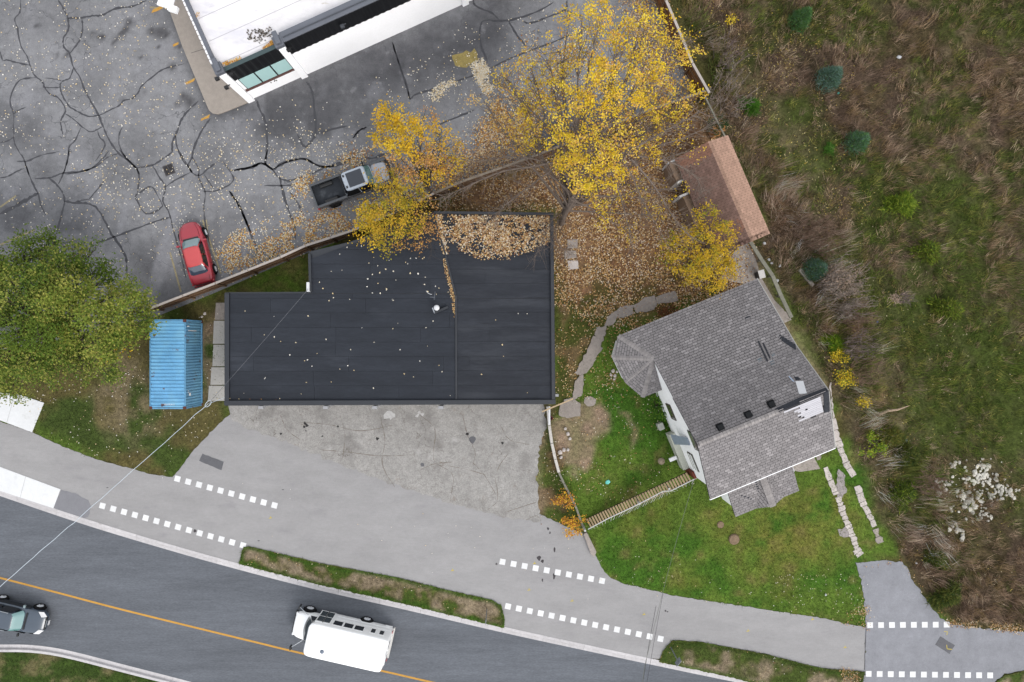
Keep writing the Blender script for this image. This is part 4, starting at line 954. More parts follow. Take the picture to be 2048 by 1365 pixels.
# porch roof repair strips, downspouts, front step
pl = lambda v: 4.45 + (v + 3.5) * (1.13 / 3.08)
for uv in ([(2.25, -5.2), (2.85, -5.75), (2.8, -5.85), (2.2, -5.3)], [(5.2, -4.25), (5.85, -4.6), (5.85, -4.7), (5.2, -4.35)], [(3.35, -4.3), (3.45, -4.3), (3.55, -6.5), (3.35, -6.5)]):
    MB().slab([HF(u, v, pl(v) + .03) for u, v in uv], .012).build('repair_strip', m_torn, hroof, origin=ho, fix=False)
mb = MB(); lbox(mb, HF, 6.03, 6.3, -4.9, -4.75, 3.3, 3.45); lbox(mb, HF, 6.2, 6.26, -5.3, -4.8, 3.2, 3.3); mb.build('gutter_bracket', bpy.data.materials['white_metal'], house, origin=ho)
mb = MB(); lbox(mb, HF, 6.3, 6.55, -3.75, -3.5, 0, 2.2); mb.build('pillar', mat('pillar_grey', A(90, 92, 96), .8), house, origin=ho)
# concrete beside the house
for poly in ([(1582, 930), (1622, 905), (1640, 938), (1600, 944), (1585, 941)], [(1440, 560), (1485, 470), (1512, 520), (1520, 552), (1548, 600), (1572, 625), (1583, 640), (1560, 650), (1530, 600), (1500, 570)]):
    MB().prism([W2(p) for p in poly], -.05, .05).build('concrete_apron', M['slab_grey'], None, bevel=.01)['kind'] = 'structure'

# ------------------------------------------------------------------ brown-roofed shed
S0 = W(1484, 489, 2.4); e_ = np.array([(1417 - 1500), -(286 - 481)]) 
hR, hE = 3.5, 2.4
pr0 = W(1500, 481, hR); pr1 = W(1417, 287, hR); SF = frame((pr0.x, pr0.y), (pr1.x - pr0.x, pr1.y - pr0.y)); so = (pr0.x, pr0.y, 0)
SLn = math.hypot(pr1.x - pr0.x, pr1.y - pr0.y)
shed = empty('garden_shed', so, 0, 'shed with brown shingle roof, east slope coloured as lit, mossy west slope as shaded', 'shed')
vE, vW = -1.70, 2.10
m_ss = mat('shed_shingle', (0, 0, 0), .95, attr='Col', noise=[(3, .10), (40, .2)])
mb = MB(); mb.slab([SF(-.1, 0, hR), SF(-.1, vE, hE + .35), SF(SLn + .1, vE, hE + .35), SF(SLn + .1, 0, hR)], .1); mb.slab([SF(-.1, 0, hR), SF(SLn + .1, 0, hR), SF(SLn + .1, vW, hE - .1), SF(-.1, vW, hE - .1)], .1)
sroof = mb.build('roof', mat('shed_deck', A(70, 56, 50), .9), shed, origin=so, fix=False)
SV, SFc, SCc = [], [], []
c_lit = np.array(A(192, 156, 136)); c_moss_shade = np.array(A(130, 104, 94)); c_or = np.array(A(164, 118, 96)); k0 = 0  # slope contrast put into the colours: lit east side, shaded and mossy west side
for side, (v0, v1, h0, h1) in enumerate(((0, vE, hR, hE + .35), (0, vW, hR, hE - .1))):
    L_ = math.hypot(v1, h1 - h0); nr = int(L_ / .15)
    for r in range(nr):
        ta, tb = r / nr, (r + 1) / nr
        nu = int((SLn + .2) / .32)
        for k in range(-1, nu + 1):
            ua = max(-.12, -.1 + k * .32 + (r % 2) * .16 + .008); ub = min(SLn + .12, ua + .304)
            if ub - ua < .03: continue
            va, vb = v0 + (v1 - v0) * ta, v0 + (v1 - v0) * tb; ha, hb = h0 + (h1 - h0) * ta, h0 + (h1 - h0) * tb
            pts = [SF(ua, va, ha + .006), SF(ub, va, ha + .006), SF(ub, vb, hb + .022), SF(ua, vb, hb + .022), SF(ua, vb, hb - .004), SF(ub, vb, hb - .004)]
            SV += [(p[0] - so[0], p[1] - so[1], p[2]) for p in pts]
            SFc += [(k0, k0 + 1, k0 + 2, k0 + 3), (k0 + 3, k0 + 2, k0 + 5, k0 + 4)]
            if side == 0: c = c_lit * (1 + rng.uniform(-.12, .12)) * (1.0 - .22 * (r < 2))
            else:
                c = c_moss_shade * (1 + rng.uniform(-.16, .16)) * (1.12 - .2 * ta + .1 * (k % 2))
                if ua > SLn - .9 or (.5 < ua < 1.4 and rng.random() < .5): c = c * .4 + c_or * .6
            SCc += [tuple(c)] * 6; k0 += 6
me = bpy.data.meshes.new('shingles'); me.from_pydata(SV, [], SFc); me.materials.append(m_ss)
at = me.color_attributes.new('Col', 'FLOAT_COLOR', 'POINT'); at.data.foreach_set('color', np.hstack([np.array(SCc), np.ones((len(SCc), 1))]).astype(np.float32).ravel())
bm = bmesh.new(); bm.from_mesh(me); bmesh.ops.recalc_face_normals(bm, faces=bm.faces)
for f in bm.faces:
    if f.normal.z < -.2: f.normal_flip()
bm.to_mesh(me); bm.free()
link('shingles', me, sroof)['kind'] = 'stuff'
m_swall = mat('shed_wall', A(142, 118, 98), .85, noise=[(2, .08), (14, .1)])
mb = MB(); lbox(mb, SF, .1, SLn - .1, vE + .2, vW - .35, 0, hE - .02)
for uu in (.1, SLn - .2):
    a = [SF(uu, vE + .2, hE - .02), SF(uu, 0, hR - .12), SF(uu, vW - .35, hE - .02)]; b = [SF(uu + .1, vE + .2, hE - .02), SF(uu + .1, 0, hR - .12), SF(uu + .1, vW - .35, hE - .02)]
    mb.add(a + b, [(0, 1, 2), (5, 4, 3), (0, 3, 4, 1), (1, 4, 5, 2), (2, 5, 3, 0)])
mb.build('wall', m_swall, shed, origin=so)
m_post = mat('white_trim', A(226, 222, 218), .8, noise=[(6, .08)])
# lean-to with doors on the west face
for (ua, ub, h) in ((2.15, 4.55, 1.95), (5.65, 7.0, 1.95)):
    a, b = min(ua, SLn), min(ub, SLn)
    mb = MB(); lbox(mb, SF, a, b, vW - .34, vW + .36, 0, h); mb.build('lean_to', mat('lean_tan', A(150, 126, 106), .85, noise=[(2, .06)]) if ua < 3 else bpy.data.materials['lean_tan'], shed, origin=so)
mb = MB(); lbox(mb, SF, 4.56, 4.70, vW - .34, vW + .62, 0, 2.1); lbox(mb, SF, 5.50, 5.64, vW - .34, vW + .40, 0, 2.1); lbox(mb, SF, 7.01, 7.13, vW - .34, vW + .40, 0, 2.0); mb.build('trim_board', m_post, shed, origin=so)
mb = MB(); lbox(mb, SF, 4.72, 5.48, vW - .3, vW - .05, 0, 1.9); mb.build('door', mat('shed_door', A(132, 108, 84), .85), shed, origin=so)
# ================================================================== FENCES, STAIRS AND WALL TIMBERS
m_fb = mat('fence_board', A(128, 98, 76), .85, noise=[(3, .12), (24, .2)], orand=.14)
m_fp = mat('fence_post', A(140, 112, 88), .85, noise=[(5, .15)], orand=.1)
m_ft = mat('fence_top', A(206, 196, 188), .85, noise=[(4, .08), (20, .15)], orand=.05)
def board_fence(label, tops, h, group=None, bw=.14, gap=.012, cap_w=.15, capmat=None, face=1, boardmat=None, post_every=2.4):
    P = [W(x, y, h) for x, y in tops]; o0 = (P[0].x, P[0].y, 0)
    root = empty('board_fence', o0, 0, label, 'fence', group)
    bm_ = MB().box((0, 0, 0), (bw, .022, h - .10)).mesh('board', boardmat or m_fb)
    pm_ = MB().box((0, 0, 0), (.10, .10, h - .06)).mesh('post', m_fp)
    for a, b in zip(P[:-1], P[1:]):
        a = Vector((a.x, a.y, 0)); b = Vector((b.x, b.y, 0)); d = b - a; L_ = d.length; d.normalize(); n = Vector((d.y, -d.x, 0)) * face; rz = math.atan2(d.y, d.x)
        k = int(L_ / (bw + gap))
        for i in range(k):
            p = a + d * ((i + .5) * L_ / k) - Vector(o0); link('board', bm_, root, (p.x, p.y, (h - .10) / 2 + .02 + rng.uniform(-.012, .012)), (rng.uniform(-.012, .012), 0, rz))
        q = max(1, round(L_ / post_every))
        for i in range(q):
            p = a + d * (i * L_ / q) + n * .09 - Vector(o0); link('post', pm_, root, (p.x, p.y, (h - .06) / 2), (0, 0, rz))
            s = a + d * (i * L_ / q + .02); e = a + d * ((i + 1) * L_ / q - .02)
            for hz in (.35, h * .55, h - .30):
                mb = MB().bar(s + n * .045 + Vector((0, 0, hz)), e + n * .045 + Vector((0, 0, hz)), .045, .09); mb.build('rail', m_fp, root, origin=o0)
            mb = MB().bar(s + Vector((0, 0, h - .02)) + n * .03, e + Vector((0, 0, h - .02)) + n * .03, cap_w, .04); mb.build('cap', capmat or m_ft, root, origin=o0)
    return root
board_fence('long brown board fence with pale cap along the south edge of the cracked parking lot', [(300, 616), (365, 591), (430, 566), (495, 540), (560, 514), (610, 491), (660, 475), (706, 460), (790, 424), (868, 386)], 1.8)
board_fence('leaf-buried board fence with weathered cap between parking lot and yellow tree', [(870, 385), (925, 362), (1005, 334), (1070, 311), (1130, 287), (1210, 256), (1280, 226), (1350, 202), (1414, 180)], 1.8, capmat=mat('fence_top_old', A(150, 138, 124), .9, noise=[(4, .15), (20, .2)], orand=.08))
board_fence('tall orange-brown board fence running north from the fence corner beside the scrub field', [(1420, 186), (1386, 126), (1358, 58), (1333, 0), (1300, -80)], 1.95, cap_w=.17, boardmat=mat('fence_board_orange', A(140, 94, 58), .85, noise=[(3, .15), (24, .2)], orand=.16), face=-1)
m_grey = mat('grey_timber', A(150, 148, 134), .9, noise=[(4, .12), (20, .2)], orand=.08)
r_ = empty('rail_fence', W(1408, 190), 0, 'thin grey timber rail fence between the fence corner and the brown shed', 'fence'); ro = W(1408, 190)
for a, b in (((1408, 190), (1430, 235)), ((1430, 235), (1455, 284))):
    p, q = W(*a, 1.5), W(*b, 1.5); MB().bar(p, q, .10, .12).build('rail', m_grey, r_, origin=ro); 
    MB().box((p.x, p.y, .75), (.11, .11, 1.5)).build('post', m_grey, r_, origin=ro)
# low timber rail behind the house
r_ = empty('timber_rail', W(1500, 483), 0, 'weathered grey timber rail on short posts behind the house', 'railing'); ro = W(1500, 483)
pts = [(1500, 483), (1523, 520), (1545, 552), (1562, 592), (1583, 636)]
for a, b in zip(pts[:-1], pts[1:]):
    p, q = W(*a, .75), W(*b, .75); MB().bar(p, p + (q - p) * .995, .26, .12).build('rail', m_grey, r_, origin=ro, bevel=.01); MB().box((p.x, p.y, .34), (.14, .14, .68)).build('post', m_grey, r_, origin=ro)
o = MB().bar(W(1599, 539, .12), W(1626, 572, .12), .26, .2).build('fallen_timber', m_ft, None, bevel=.03); tag(o, 'short pale timber lying in the weeds below the blue spruce', 'timber')
b_ = W(1433, 262, .6); o = MB().box((b_.x, b_.y, .6), (.75, .6, 1.2), rz=.4).box((b_.x + .12, b_.y + .2, 1.23), (.55, .55, .05), rz=.4).build('plywood_bin', mat('plywood', A(206, 150, 92), .8, noise=[(4, .15)]), None, bevel=.01); tag(o, 'orange plywood box standing against the thin rail fence above the shed', 'box')
# low whitewashed wall down to the stairs
m_wwall = mat('whitewash', A(226, 220, 212), .9, noise=[(4, .12), (16, .18)], orand=.06)
lw = empty('low_wall', W(1095, 812), 0, 'narrow white and grey garden wall running from the dark roof down to the stairs', 'wall'); lo = W(1095, 812)
pl_ = [(1095, 812), (1098, 850), (1103, 885), (1110, 917), (1117, 943), (1127, 965), (1140, 990), (1152, 1015), (1160, 1038), (1167, 1056)]
for i, (a, b) in enumerate(zip(pl_[:-1], pl_[1:])):
    p, q = W(*a), W(*b); MB().bar(p + (q - p) * .01 + Vector((0, 0, .24)), q - (q - p) * .01 + Vector((0, 0, .24)), .20 if i < 4 else .15, .56).build('coping_stone', m_wwall if i < 4 else m_grey, lw, origin=lo, bevel=.02)
p = W(1096, 848); q = W(1098, 812); MB().bar(q + Vector((.0, 0, .55)), p + Vector((.06, 0, .55)), .13, .05).build('white_board', bpy.data.materials['white_metal'], lw, origin=lo)
o = MB().bar(W(1084, 824, .85), W(1146, 798, .7), .09, .06).build('leaning_plank', mat('raw_wood', A(222, 196, 160), .8, noise=[(5, .1)]), None); tag(o, 'pale wooden plank laid across the white garden wall at the corner of the dark roof', 'plank')
o = MB().lathe([(.0, 0), (.13, 0), (.16, .3), (.14, .3), (.12, .05), (0, .05)], 14, W(1101, 836)).build('red_pot', mat('red_pot', A(128, 30, 48), .5), None, smooth=False); tag(o, 'small dark red pot beside the white garden wall', 'pot')
MBk = MB().prism([W2(p) for p in [(1166, 1066), (1173, 1063), (1192, 1102), (1188, 1112), (1181, 1107)]], -.05, .30); o = MBk.build('stone_block', M['slab_grey'], None, bevel=.03); tag(o, 'grey stone kerb block at the foot of the wooden stairs', 'stone block')

# long wooden stair from the path up to the house door
m_tread = mat('stair_tread', A(186, 164, 130), .85, noise=[(6, .12), (24, .2)], orand=.12)
m_dkwood = mat('stringer', A(72, 62, 52), .9, noise=[(6, .15)])
m_rail = mat('white_rail', A(228, 228, 224), .6, noise=[(6, .06)])
T0, T1 = W(1176, 1049, .12), W(1380, 955, 1.5)
stair = empty('wooden_stairs', (T0.x, T0.y, 0), 0, 'long wooden stair with white pipe handrail climbing the lawn to the house', 'stairs'); so_ = (T0.x, T0.y, 0)
dv = (T1 - T0); hd = Vector((dv.x, dv.y, 0)).normalized(); nn_ = Vector((hd.y, -hd.x, 0)); rz = math.atan2(hd.y, hd.x)
trd = MB().box((0, .06, 0), (.125, .66, .045)).mesh('tread', m_tread)
NT = 38
for k in range(NT):
    p = T0 + dv * ((k + .5) / NT) - Vector(so_); link('tread', trd, stair, (p.x, p.y, p.z), (rng.uniform(-.02, .02), 0, rz + rng.uniform(-.03, .03)))
for s in (-.33, .22):
    MB().bar(T0 + nn_ * s - Vector((0, 0, .16)), T1 + nn_ * s - Vector((0, 0, .16)), .05, .22).build('stringer', m_dkwood, stair, origin=so_)
# handrail on the south side, bent in the middle like the real one
hr = [W(1176, 1059, 1.0), W(1215, 1038, 1.1), W(1260, 1017, 1.25), W(1290, 1002, 1.45), W(1326, 983, 1.7), W(1342, 982, 1.8), W(1392, 957, 2.3)]
MB().tube(hr, .035, 6).build('handrail', m_rail, stair, origin=so_)
bal = MB()
for k in range(NT):
    t = (k + .5) / NT; b = T0 + dv * t + nn_ * .50; tt = t * (len(hr) - 1); i = min(int(tt), len(hr) - 2); tp = hr[i].lerp(hr[i + 1], tt - i)
    MB().tube([b - Vector((0, 0, .1)), tp], .014, 4).build('baluster', m_rail if k % 3 else m_grey, stair, origin=so_)
for px, py in ((1169, 1059), (1277, 1005), (1336, 976)):
    p = W(px, py, .9); MB().box((p.x, p.y, p.z / 2 + .2), (.13, .13, p.z + .4)).build('newel_post', m_rail, stair, origin=so_, bevel=.015)

# ================================================================== PATH STONES
gp = empty('garden_path', (0, 0, 0), kind='structure')
slabs = [[(1128, 800), (1148, 795), (1162, 810), (1160, 832), (1140, 836), (1118, 833), (1119, 812)], [(1145, 795), (1151, 764), (1166, 746), (1168, 768), (1163, 792), (1150, 798)], [(1150, 746), (1163, 722), (1180, 714), (1192, 719), (1176, 745), (1160, 752)],
         [(1163, 726), (1174, 699), (1192, 690), (1206, 696), (1187, 722), (1177, 730)], [(1174, 700), (1187, 671), (1209, 675), (1200, 698)], [(1187, 672), (1195, 655), (1213, 652), (1212, 668), (1206, 676)],
         [(1208, 654), (1215, 633), (1240, 616), (1265, 610), (1269, 627), (1250, 635), (1232, 637), (1227, 650)], [(1266, 612), (1284, 598), (1309, 592), (1314, 608), (1306, 621), (1288, 625), (1270, 624)], [(1310, 595), (1350, 582), (1356, 602), (1316, 609)]]
for s in slabs:
    P = []
    for a, b in zip(s, s[1:] + s[:1]):
        for t in np.arange(0, 1, .25): P.append((a[0] + (b[0] - a[0]) * t + rng.normal(0, .9), a[1] + (b[1] - a[1]) * t + rng.normal(0, .9)))
    MB().prism([W2(p) for p in P], -.06, .055 + rng.uniform(0, .02)).build('path_slab', M['slab_grey'], gp, bevel=.01)
for poly, m in (([(1134, 480), (1155, 479), (1155, 496), (1135, 498)], M['slab_grey']), ([(1129, 502), (1152, 502), (1153, 516), (1129, 519)], M['slab_grey']), ([(1135, 522), (1156, 521), (1157, 538), (1137, 540)], M['slab_pale'])):
    o = MB().prism([W2(p) for p in poly], -.03, .07).build('paving_slab', m, None, bevel=.01)
    tag(o, {1134: 'topmost grey paving slab in the leaves near the corner of the dark roof', 1129: 'middle grey paving slab of three beside the dark roof', 1135: 'bright white paving slab below two grey ones beside the dark roof'}[poly[0][0]], 'paving slab', 'paving slabs beside the dark roof')
o = sheet('well_lid', [(1180 + 12 * math.cos(t), 803 + 10 * math.sin(t)) for t in np.arange(0, 6.28, .4)], .03, M['slab_grey'], None, rough=.8); o['kind'] = 'structure'
# the two broken concrete wheel tracks of the old driveway
tr = empty('driveway_tracks', (0, 0, 0), kind='structure')
def track(cl, w, lo_, hi_, m, z=.02):
    P = np.array(catmull(cl, 6)); d = np.r_[0, np.cumsum(np.hypot(*np.diff(P, axis=0).T))]; s = 0
    while s < d[-1] - 6:
        L_ = rng.uniform(lo_, hi_); e = min(s + L_, d[-1]); q = np.linspace(s + .5, e - .5, 4)
        c = np.c_[np.interp(q, d, P[:, 0]), np.interp(q, d, P[:, 1])]; T = np.gradient(c, axis=0); T /= np.linalg.norm(T, axis=1)[:, None]; Nn = np.stack([-T[:, 1], T[:, 0]], 1)
        f = rng.uniform(.8, 1.12)
        L = c + Nn * (w / 2 * f + rng.normal(0, 1.0, (4, 1))); R = c - Nn * (w / 2 * f + rng.normal(0, 1.0, (4, 1)))
        poly = [tuple(p) for p in L] + [tuple(p) for p in R[::-1]]
        MB().prism([W2(p) for p in poly], -.06, z + rng.uniform(0, .02)).build('track_slab', m, tr); s = e
track([(1664, 838), (1672, 870), (1684, 905), (1695, 932), (1710, 956)], 13, 10, 26, M['slab_pale']); track([(1714, 972), (1722, 996), (1735, 1024), (1749, 1054)], 12, 8, 20, M['slab_pale']); track([(1750, 1058), (1762, 1090)], 12, 12, 18, M['slab_grey'])
track([(1634, 908), (1640, 925)], 9, 8, 14, M['slab_grey']); track([(1650, 935), (1662, 965), (1672, 990)], 11, 14, 30, M['slab_pale']); track([(1676, 994), (1688, 1030), (1702, 1064), (1714, 1100)], 11, 6, 12, M['slab_pale']); track([(1712, 1098), (1722, 1112)], 15, 8, 12, M['slab_pale'])
track([(1660, 765), (1668, 840)], 3, 20, 30, M['slab_pale'])
m_gravel = mat('gravel', A(176, 168, 166), .95, noise=[(8, .2), (40, .3)])
for poly in ([(1676, 940), (1690, 945), (1692, 985), (1680, 1000), (1672, 985)], [(1676, 1060), (1696, 1050), (1706, 1078), (1688, 1076), (1678, 1072)]):
    sheet('gravel_patch', poly, .012, m_gravel, None, rough=1.8)['kind'] = 'structure'

# ================================================================== SHIPPING CONTAINER
ch = 2.59; ca = W(300, 640, ch); cb_ = W(370, 818, ch); cxm = (ca.x + cb_.x) / 2; cym = (ca.y + cb_.y) / 2; cl, cw = 6.06, 2.44
m_blue2 = mat('container_blue', A(112, 178, 222, 1.6), .5, noise=[(.8, .12), (3, .10), (12, .10)], blotch=[(.30, .46, .66, A(142, 204, 236, 1.75)), (3.0, .66, .74, A(200, 210, 214)), (1.5, .63, .68, A(112, 78, 76))])
m_blueS = mat('container_side', A(112, 170, 208, 1.7), .5, noise=[(.8, .10), (5, .10)], blotch=[(.4, .5, .7, A(130, 190, 220)), (1.6, .60, .67, A(110, 88, 86)), (4.5, .64, .70, A(84, 60, 58))])
m_rust = mat('rust', A(112, 70, 64), .9, noise=[(9, .25)])
cont = empty('shipping_container', (cxm, cym, 0), 0, 'blue corrugated shipping container with rusty corners beside the green tree', 'container')
def corr(n, amp):   # trapezoid corrugation profile
    pr = []
    for k in range(n):
        y0 = -cl / 2 + .12 + (cl - .24) * k / n; w_ = (cl - .24) / n
        pr += [(y0, 0), (y0 + w_ * .36, 0), (y0 + w_ * .5, -amp), (y0 + w_ * .86, -amp)]
    return pr + [(cl / 2 - .12, 0)]
pr = corr(24, .055)
mb = MB(); k = len(pr); mb.add([(-cw / 2 + .08, y, ch - .012 + z) for y, z in pr] + [(cw / 2 - .08, y, ch - .012 + z) for y, z in pr], [(i, i + 1, k + i + 1, k + i) for i in range(k - 1)]); mb.build('roof_panel', m_blue2, cont, fix=False)
pr = corr(30, .045)
for s in (-1, 1):
    mb = MB(); mb.add([(s * (cw / 2 - .02 + z), y, .16) for y, z in pr] + [(s * (cw / 2 - .02 + z), y, ch - .1) for y, z in pr], [(i, i + 1, k2, k1) if False else (i, i + 1, len(pr) + i + 1, len(pr) + i) for i in range(len(pr) - 1)]); mb.build('side_panel', m_blueS, cont, fix=False)
mb = MB().box((0, cl / 2 - .05, ch / 2), (cw - .1, .06, ch - .2)); mb.build('end_panel', m_blueS, cont)
mb = MB()
for s in (-1, 1): mb.box((s * .58, -cl / 2 + .05, ch / 2), (1.12, .06, ch - .25))
mb.build('door', m_blueS, cont)
mb = MB()
for s in (-1, 1):
    for t in (.35, .8): mb.tube([(s * t, -cl / 2 - .0, .2), (s * t, -cl / 2 - .0, ch - .15)], .02)
mb.build('door_rod', m_rust, cont)
mb = MB()
for s in (-1, 1):
    mb.box((s * (cw / 2 - .035), 0, ch - .045), (.07, cl - .36, .09)); mb.box((s * (cw / 2 - .04), 0, .1), (.08, cl - .36, .16))
    for t in (-1, 1): mb.box((s * (cw / 2 - .05), t * (cl / 2 - .05), ch / 2), (.1, .1, ch - .36))
for t in (-1, 1): mb.box((0, t * (cl / 2 - .05), ch - .04), (cw - .36, .1, .07)); mb.box((0, t * (cl / 2 - .05), .1), (cw - .36, .1, .14))
mb.build('frame', mat('container_frame', A(108, 172, 214), .5, noise=[(3, .1)], blotch=[(2.2, .6, .7, A(120, 86, 82))]), cont, bevel=.01)
cc = MB().box((0, 0, 0), (.18, .18, .12)).mesh('corner_casting', m_rust)
for s in (-1, 1):
    for t in (-1, 1):
        for z in (.06, ch - .055): link('corner_casting', cc, cont, (s * (cw / 2 - .085), t * (cl / 2 - .085), z))
def text(name, body, size, loc, rot, m, parent, sx=1.0):
    cu = bpy.data.curves.new(name, 'FONT'); cu.body = body; cu.size = size; cu.align_x = 'CENTER'; cu.align_y = 'CENTER'; cu.extrude = .001
    tmp = bpy.data.objects.new(name, cu); C.objects.link(tmp); bpy.context.view_layer.update(); me = bpy.data.meshes.new_from_object(tmp.evaluated_get(bpy.context.evaluated_depsgraph_get())); bpy.data.objects.remove(tmp); me.materials.clear(); me.materials.append(m); o = link(name, me, parent); o.location = loc; o.rotation_euler = rot; o.scale = (sx, 1, 1); return o
text('lettering', '153 PLA 3', .17, (.12, -cl / 2 + .30, ch + .004), (0, 0, 0), M['white_paint'], cont)
text('lettering', 'Z2', .2, (cw / 2 + .006, -cl / 2 + 1.15, 2.2), (math.pi / 2, 0, math.pi / 2), M['white_paint'], cont)
MB().box((cw / 2 - .0, -cl / 2 + .95, 1.95), (.012, .2, .22)).build('label_plate', M['white_paint'], cont)
MB().box((cw / 2 - .0, cl / 2 - .75, 1.6), (.012, .05, 1.2)).box((cw / 2 - .0, cl / 2 - .45, 2.2), (.012, .06, .3)).build('lettering', M['white_paint'], cont)

# concrete walk beside the dark building
wk2 = empty('side_walk', (0, 0, 0), kind='structure')
for y0, y1 in ((606, 640), (642, 688), (690, 733), (735, 770), (772, 802)):
    xl = {606: 432, 642: 428, 690: 427, 735: 423, 772: 418}[y0]; MB().prism([W2((xl, y0)), W2((452, y0)), W2((452, y1)), W2((xl - 2, y1))], -.05, .02).build('walk_slab', M['slab_grey'] if y0 < 640 else M['concrete'], wk2)

# ================================================================== VEHICLES
m_tyre = mat('tyre', A(36, 36, 38), .85); m_rim = mat('rim', A(236, 238, 242, 1.2), .4, metal=.15); m_dark = mat('dark_trim', A(24, 25, 27), .5)
m_hl = mat('headlight', A(250, 250, 252), .15, coat=.5); m_tl = mat('tail_light', A(200, 30, 40), .3, coat=.4); m_chrome = mat('chrome', A(200, 205, 210), .15, metal=.8)
m_blk = mat('inside_black', (.004, .004, .005), .9)

def body_ring(w, zb, zs, zt, tb=.9):
    h = [(0, zb), (w * .82, zb), (w * .97, zb + .10), (w, zb + (zs - zb) * .5), (w * .985, zs - .10), (w * .93, zs - .005), (w * .80, zs + (zt - zs) * .55), (w * .45, zt), (0, zt)]
    return [(y, z) for y, z in h] + [(-y, z) for y, z in h[-2:0:-1]]
def shell(stations):
    rings = []
    for x, w, zb, zs, zt in stations: rings.append([(x, y, z) for y, z in body_ring(w, zb, zs, zt)])
    return MB().loft(rings)
class Cabin:
    """greenhouse: superellipse rings from the belt line up to the roof"""
    def __init__(s, levels, n=5): s.L = levels; s.n = n      # levels: (t, xc, a, b, z)
    def pt(s, th, t, out=0.0):
        L = s.L; i = 0
        while i < len(L) - 2 and t > L[i + 1][0]: i += 1
        f = (t - L[i][0]) / (L[i + 1][0] - L[i][0]); xc, a, b, z = [L[i][k] + (L[i + 1][k] - L[i][k]) * f for k in (1, 2, 3, 4)]
        c, sn = math.cos(th), math.sin(th); e = 2 / s.n
        x = math.copysign(abs(c) ** e, c); y = math.copysign(abs(sn) ** e, sn)
        return Vector((xc + (a + out) * x, (b + out) * y, z + out * .6))
    def hull(s, seg=48):
        rings = [[s.pt(2 * math.pi * (j + .5) / seg, l[0]) for j in range(seg)] for l in s.L]
        return MB().loft(rings)
    def th_y(s, r): return math.asin(r ** (s.n / 2))      # angle at which |y| = r*b on the front
    def th_x(s, r): return math.acos(r ** (s.n / 2))
    def patch(s, th0, th1, t0, t1, out=.012, nu=14, nv=5):
        mb = MB(); g = []
        for j in range(nv + 1):
            for i in range(nu + 1): g.append(s.pt(th0 + (th1 - th0) * i / nu, t0 + (t1 - t0) * j / nv, out))
        W_ = nu + 1
        mb.add(g, [(j * W_ + i, j * W_ + i + 1, (j + 1) * W_ + i + 1, (j + 1) * W_ + i) for j in range(nv) for i in range(nu)])
        return mb
def ypatch(cab, r, t0, t1, rear=False, out=.012, nu=14, nv=5):
    """windscreen-like pane spanning +-r of the width, evenly spaced across"""
    g = []; mb = MB()
    for j in range(nv + 1):
        for i in range(nu + 1):
            q = -r + 2 * r * i / nu; th = math.copysign(cab.th_y(abs(q)), q) if q else 0.0
            g.append(cab.pt(math.pi - th if rear else th, t0 + (t1 - t0) * j / nv, out))
    W_ = nu + 1
    return mb.add(g, [(j * W_ + i, j * W_ + i + 1, (j + 1) * W_ + i + 1, (j + 1) * W_ + i) for j in range(nv) for i in range(nu)])
def xpatch(cab, x0, x1, t0, t1, side, out=.012, nu=10, nv=4):
    g = []; mb = MB()
    for j in range(nv + 1):
        for i in range(nu + 1):
            q = x0 + (x1 - x0) * i / nu; th = math.acos(math.copysign(abs(q) ** (cab.n / 2), q))
            g.append(cab.pt(th if side > 0 else -th, t0 + (t1 - t0) * j / nv, out))
    W_ = nu + 1
    return mb.add(g, [(j * W_ + i, j * W_ + i + 1, (j + 1) * W_ + i + 1, (j + 1) * W_ + i) for j in range(nv) for i in range(nu)])
_wheel = {}
def wheel(parent, x, y, r, w=.21, spokes=10, rim=None):
    s = 1 if y > 0 else -1
    key = (r, w, spokes, s, rim.name if rim else '')
    if key not in _wheel:
        t = MB().lathe([(r * .62, -w / 2), (r * .93, -w / 2), (r, -w * .3), (r, w * .3), (r * .93, w / 2), (r * .62, w / 2), (r * .60, w * .3)], 28, axis='Y', caps=False).mesh('tyre', m_tyre)
        rm = MB(); zo = s * w * .42
        rm.lathe([(r * .60, -w * .4), (r * .66, -w * .4), (r * .66, w * .46), (r * .60, w * .46)], 24, axis='Y', caps=False)
        rm.lathe([(.001, zo - s * .035), (r * .64, zo - s * .035), (r * .64, zo - s * .02), (.001, zo - s * .02)], 20, axis='Y'); rm.lathe([(.001, zo - .02), (r * .17, zo - .02), (r * .17, zo + s * .012), (.001, zo + s * .012)], 12, axis='Y')
        for k in range(spokes):
            a = 2 * math.pi * k / spokes; rm.bar((r * .1 * math.cos(a), zo, r * .1 * math.sin(a)), (r * .63 * math.cos(a), zo, r * .63 * math.sin(a)), .03, r * .15, up=(-math.sin(a), 0, math.cos(a)))
        rm = rm.mesh('rim', rim or m_rim)
        hb = MB().lathe([(.001, -w * .3), (r * .6, -w * .3), (r * .6, w * .2), (.001, w * .2)], 16, axis='Y').mesh('brake_disc', m_dark)
        _wheel[key] = (t, rm, hb)
    t, rm, hb = _wheel[key]
    wh = empty('wheel', (x, y, r), 0); wh.parent = parent
    link('tyre', t, wh); link('rim', rm, wh); link('brake_disc', hb, wh)
def arch(parent, x, y, r, m=None):
    s = 1 if y > 0 else -1
    mb = MB(); ring = [(x + (r + .07) * math.cos(a), y, r + (r + .07) * math.sin(a)) for a in np.linspace(-.35, math.pi + .35, 20)]
    ring2 = [(p[0], y - s * .12, p[2]) for p in ring]; n = len(ring)
    mb.add(ring + ring2, [tuple(range(n)), tuple(range(2 * n - 1, n - 1, -1))] + [(i, (i + 1) % n, n + (i + 1) % n, n + i) for i in range(n)]).build('wheel_arch', m or m_blk, parent)
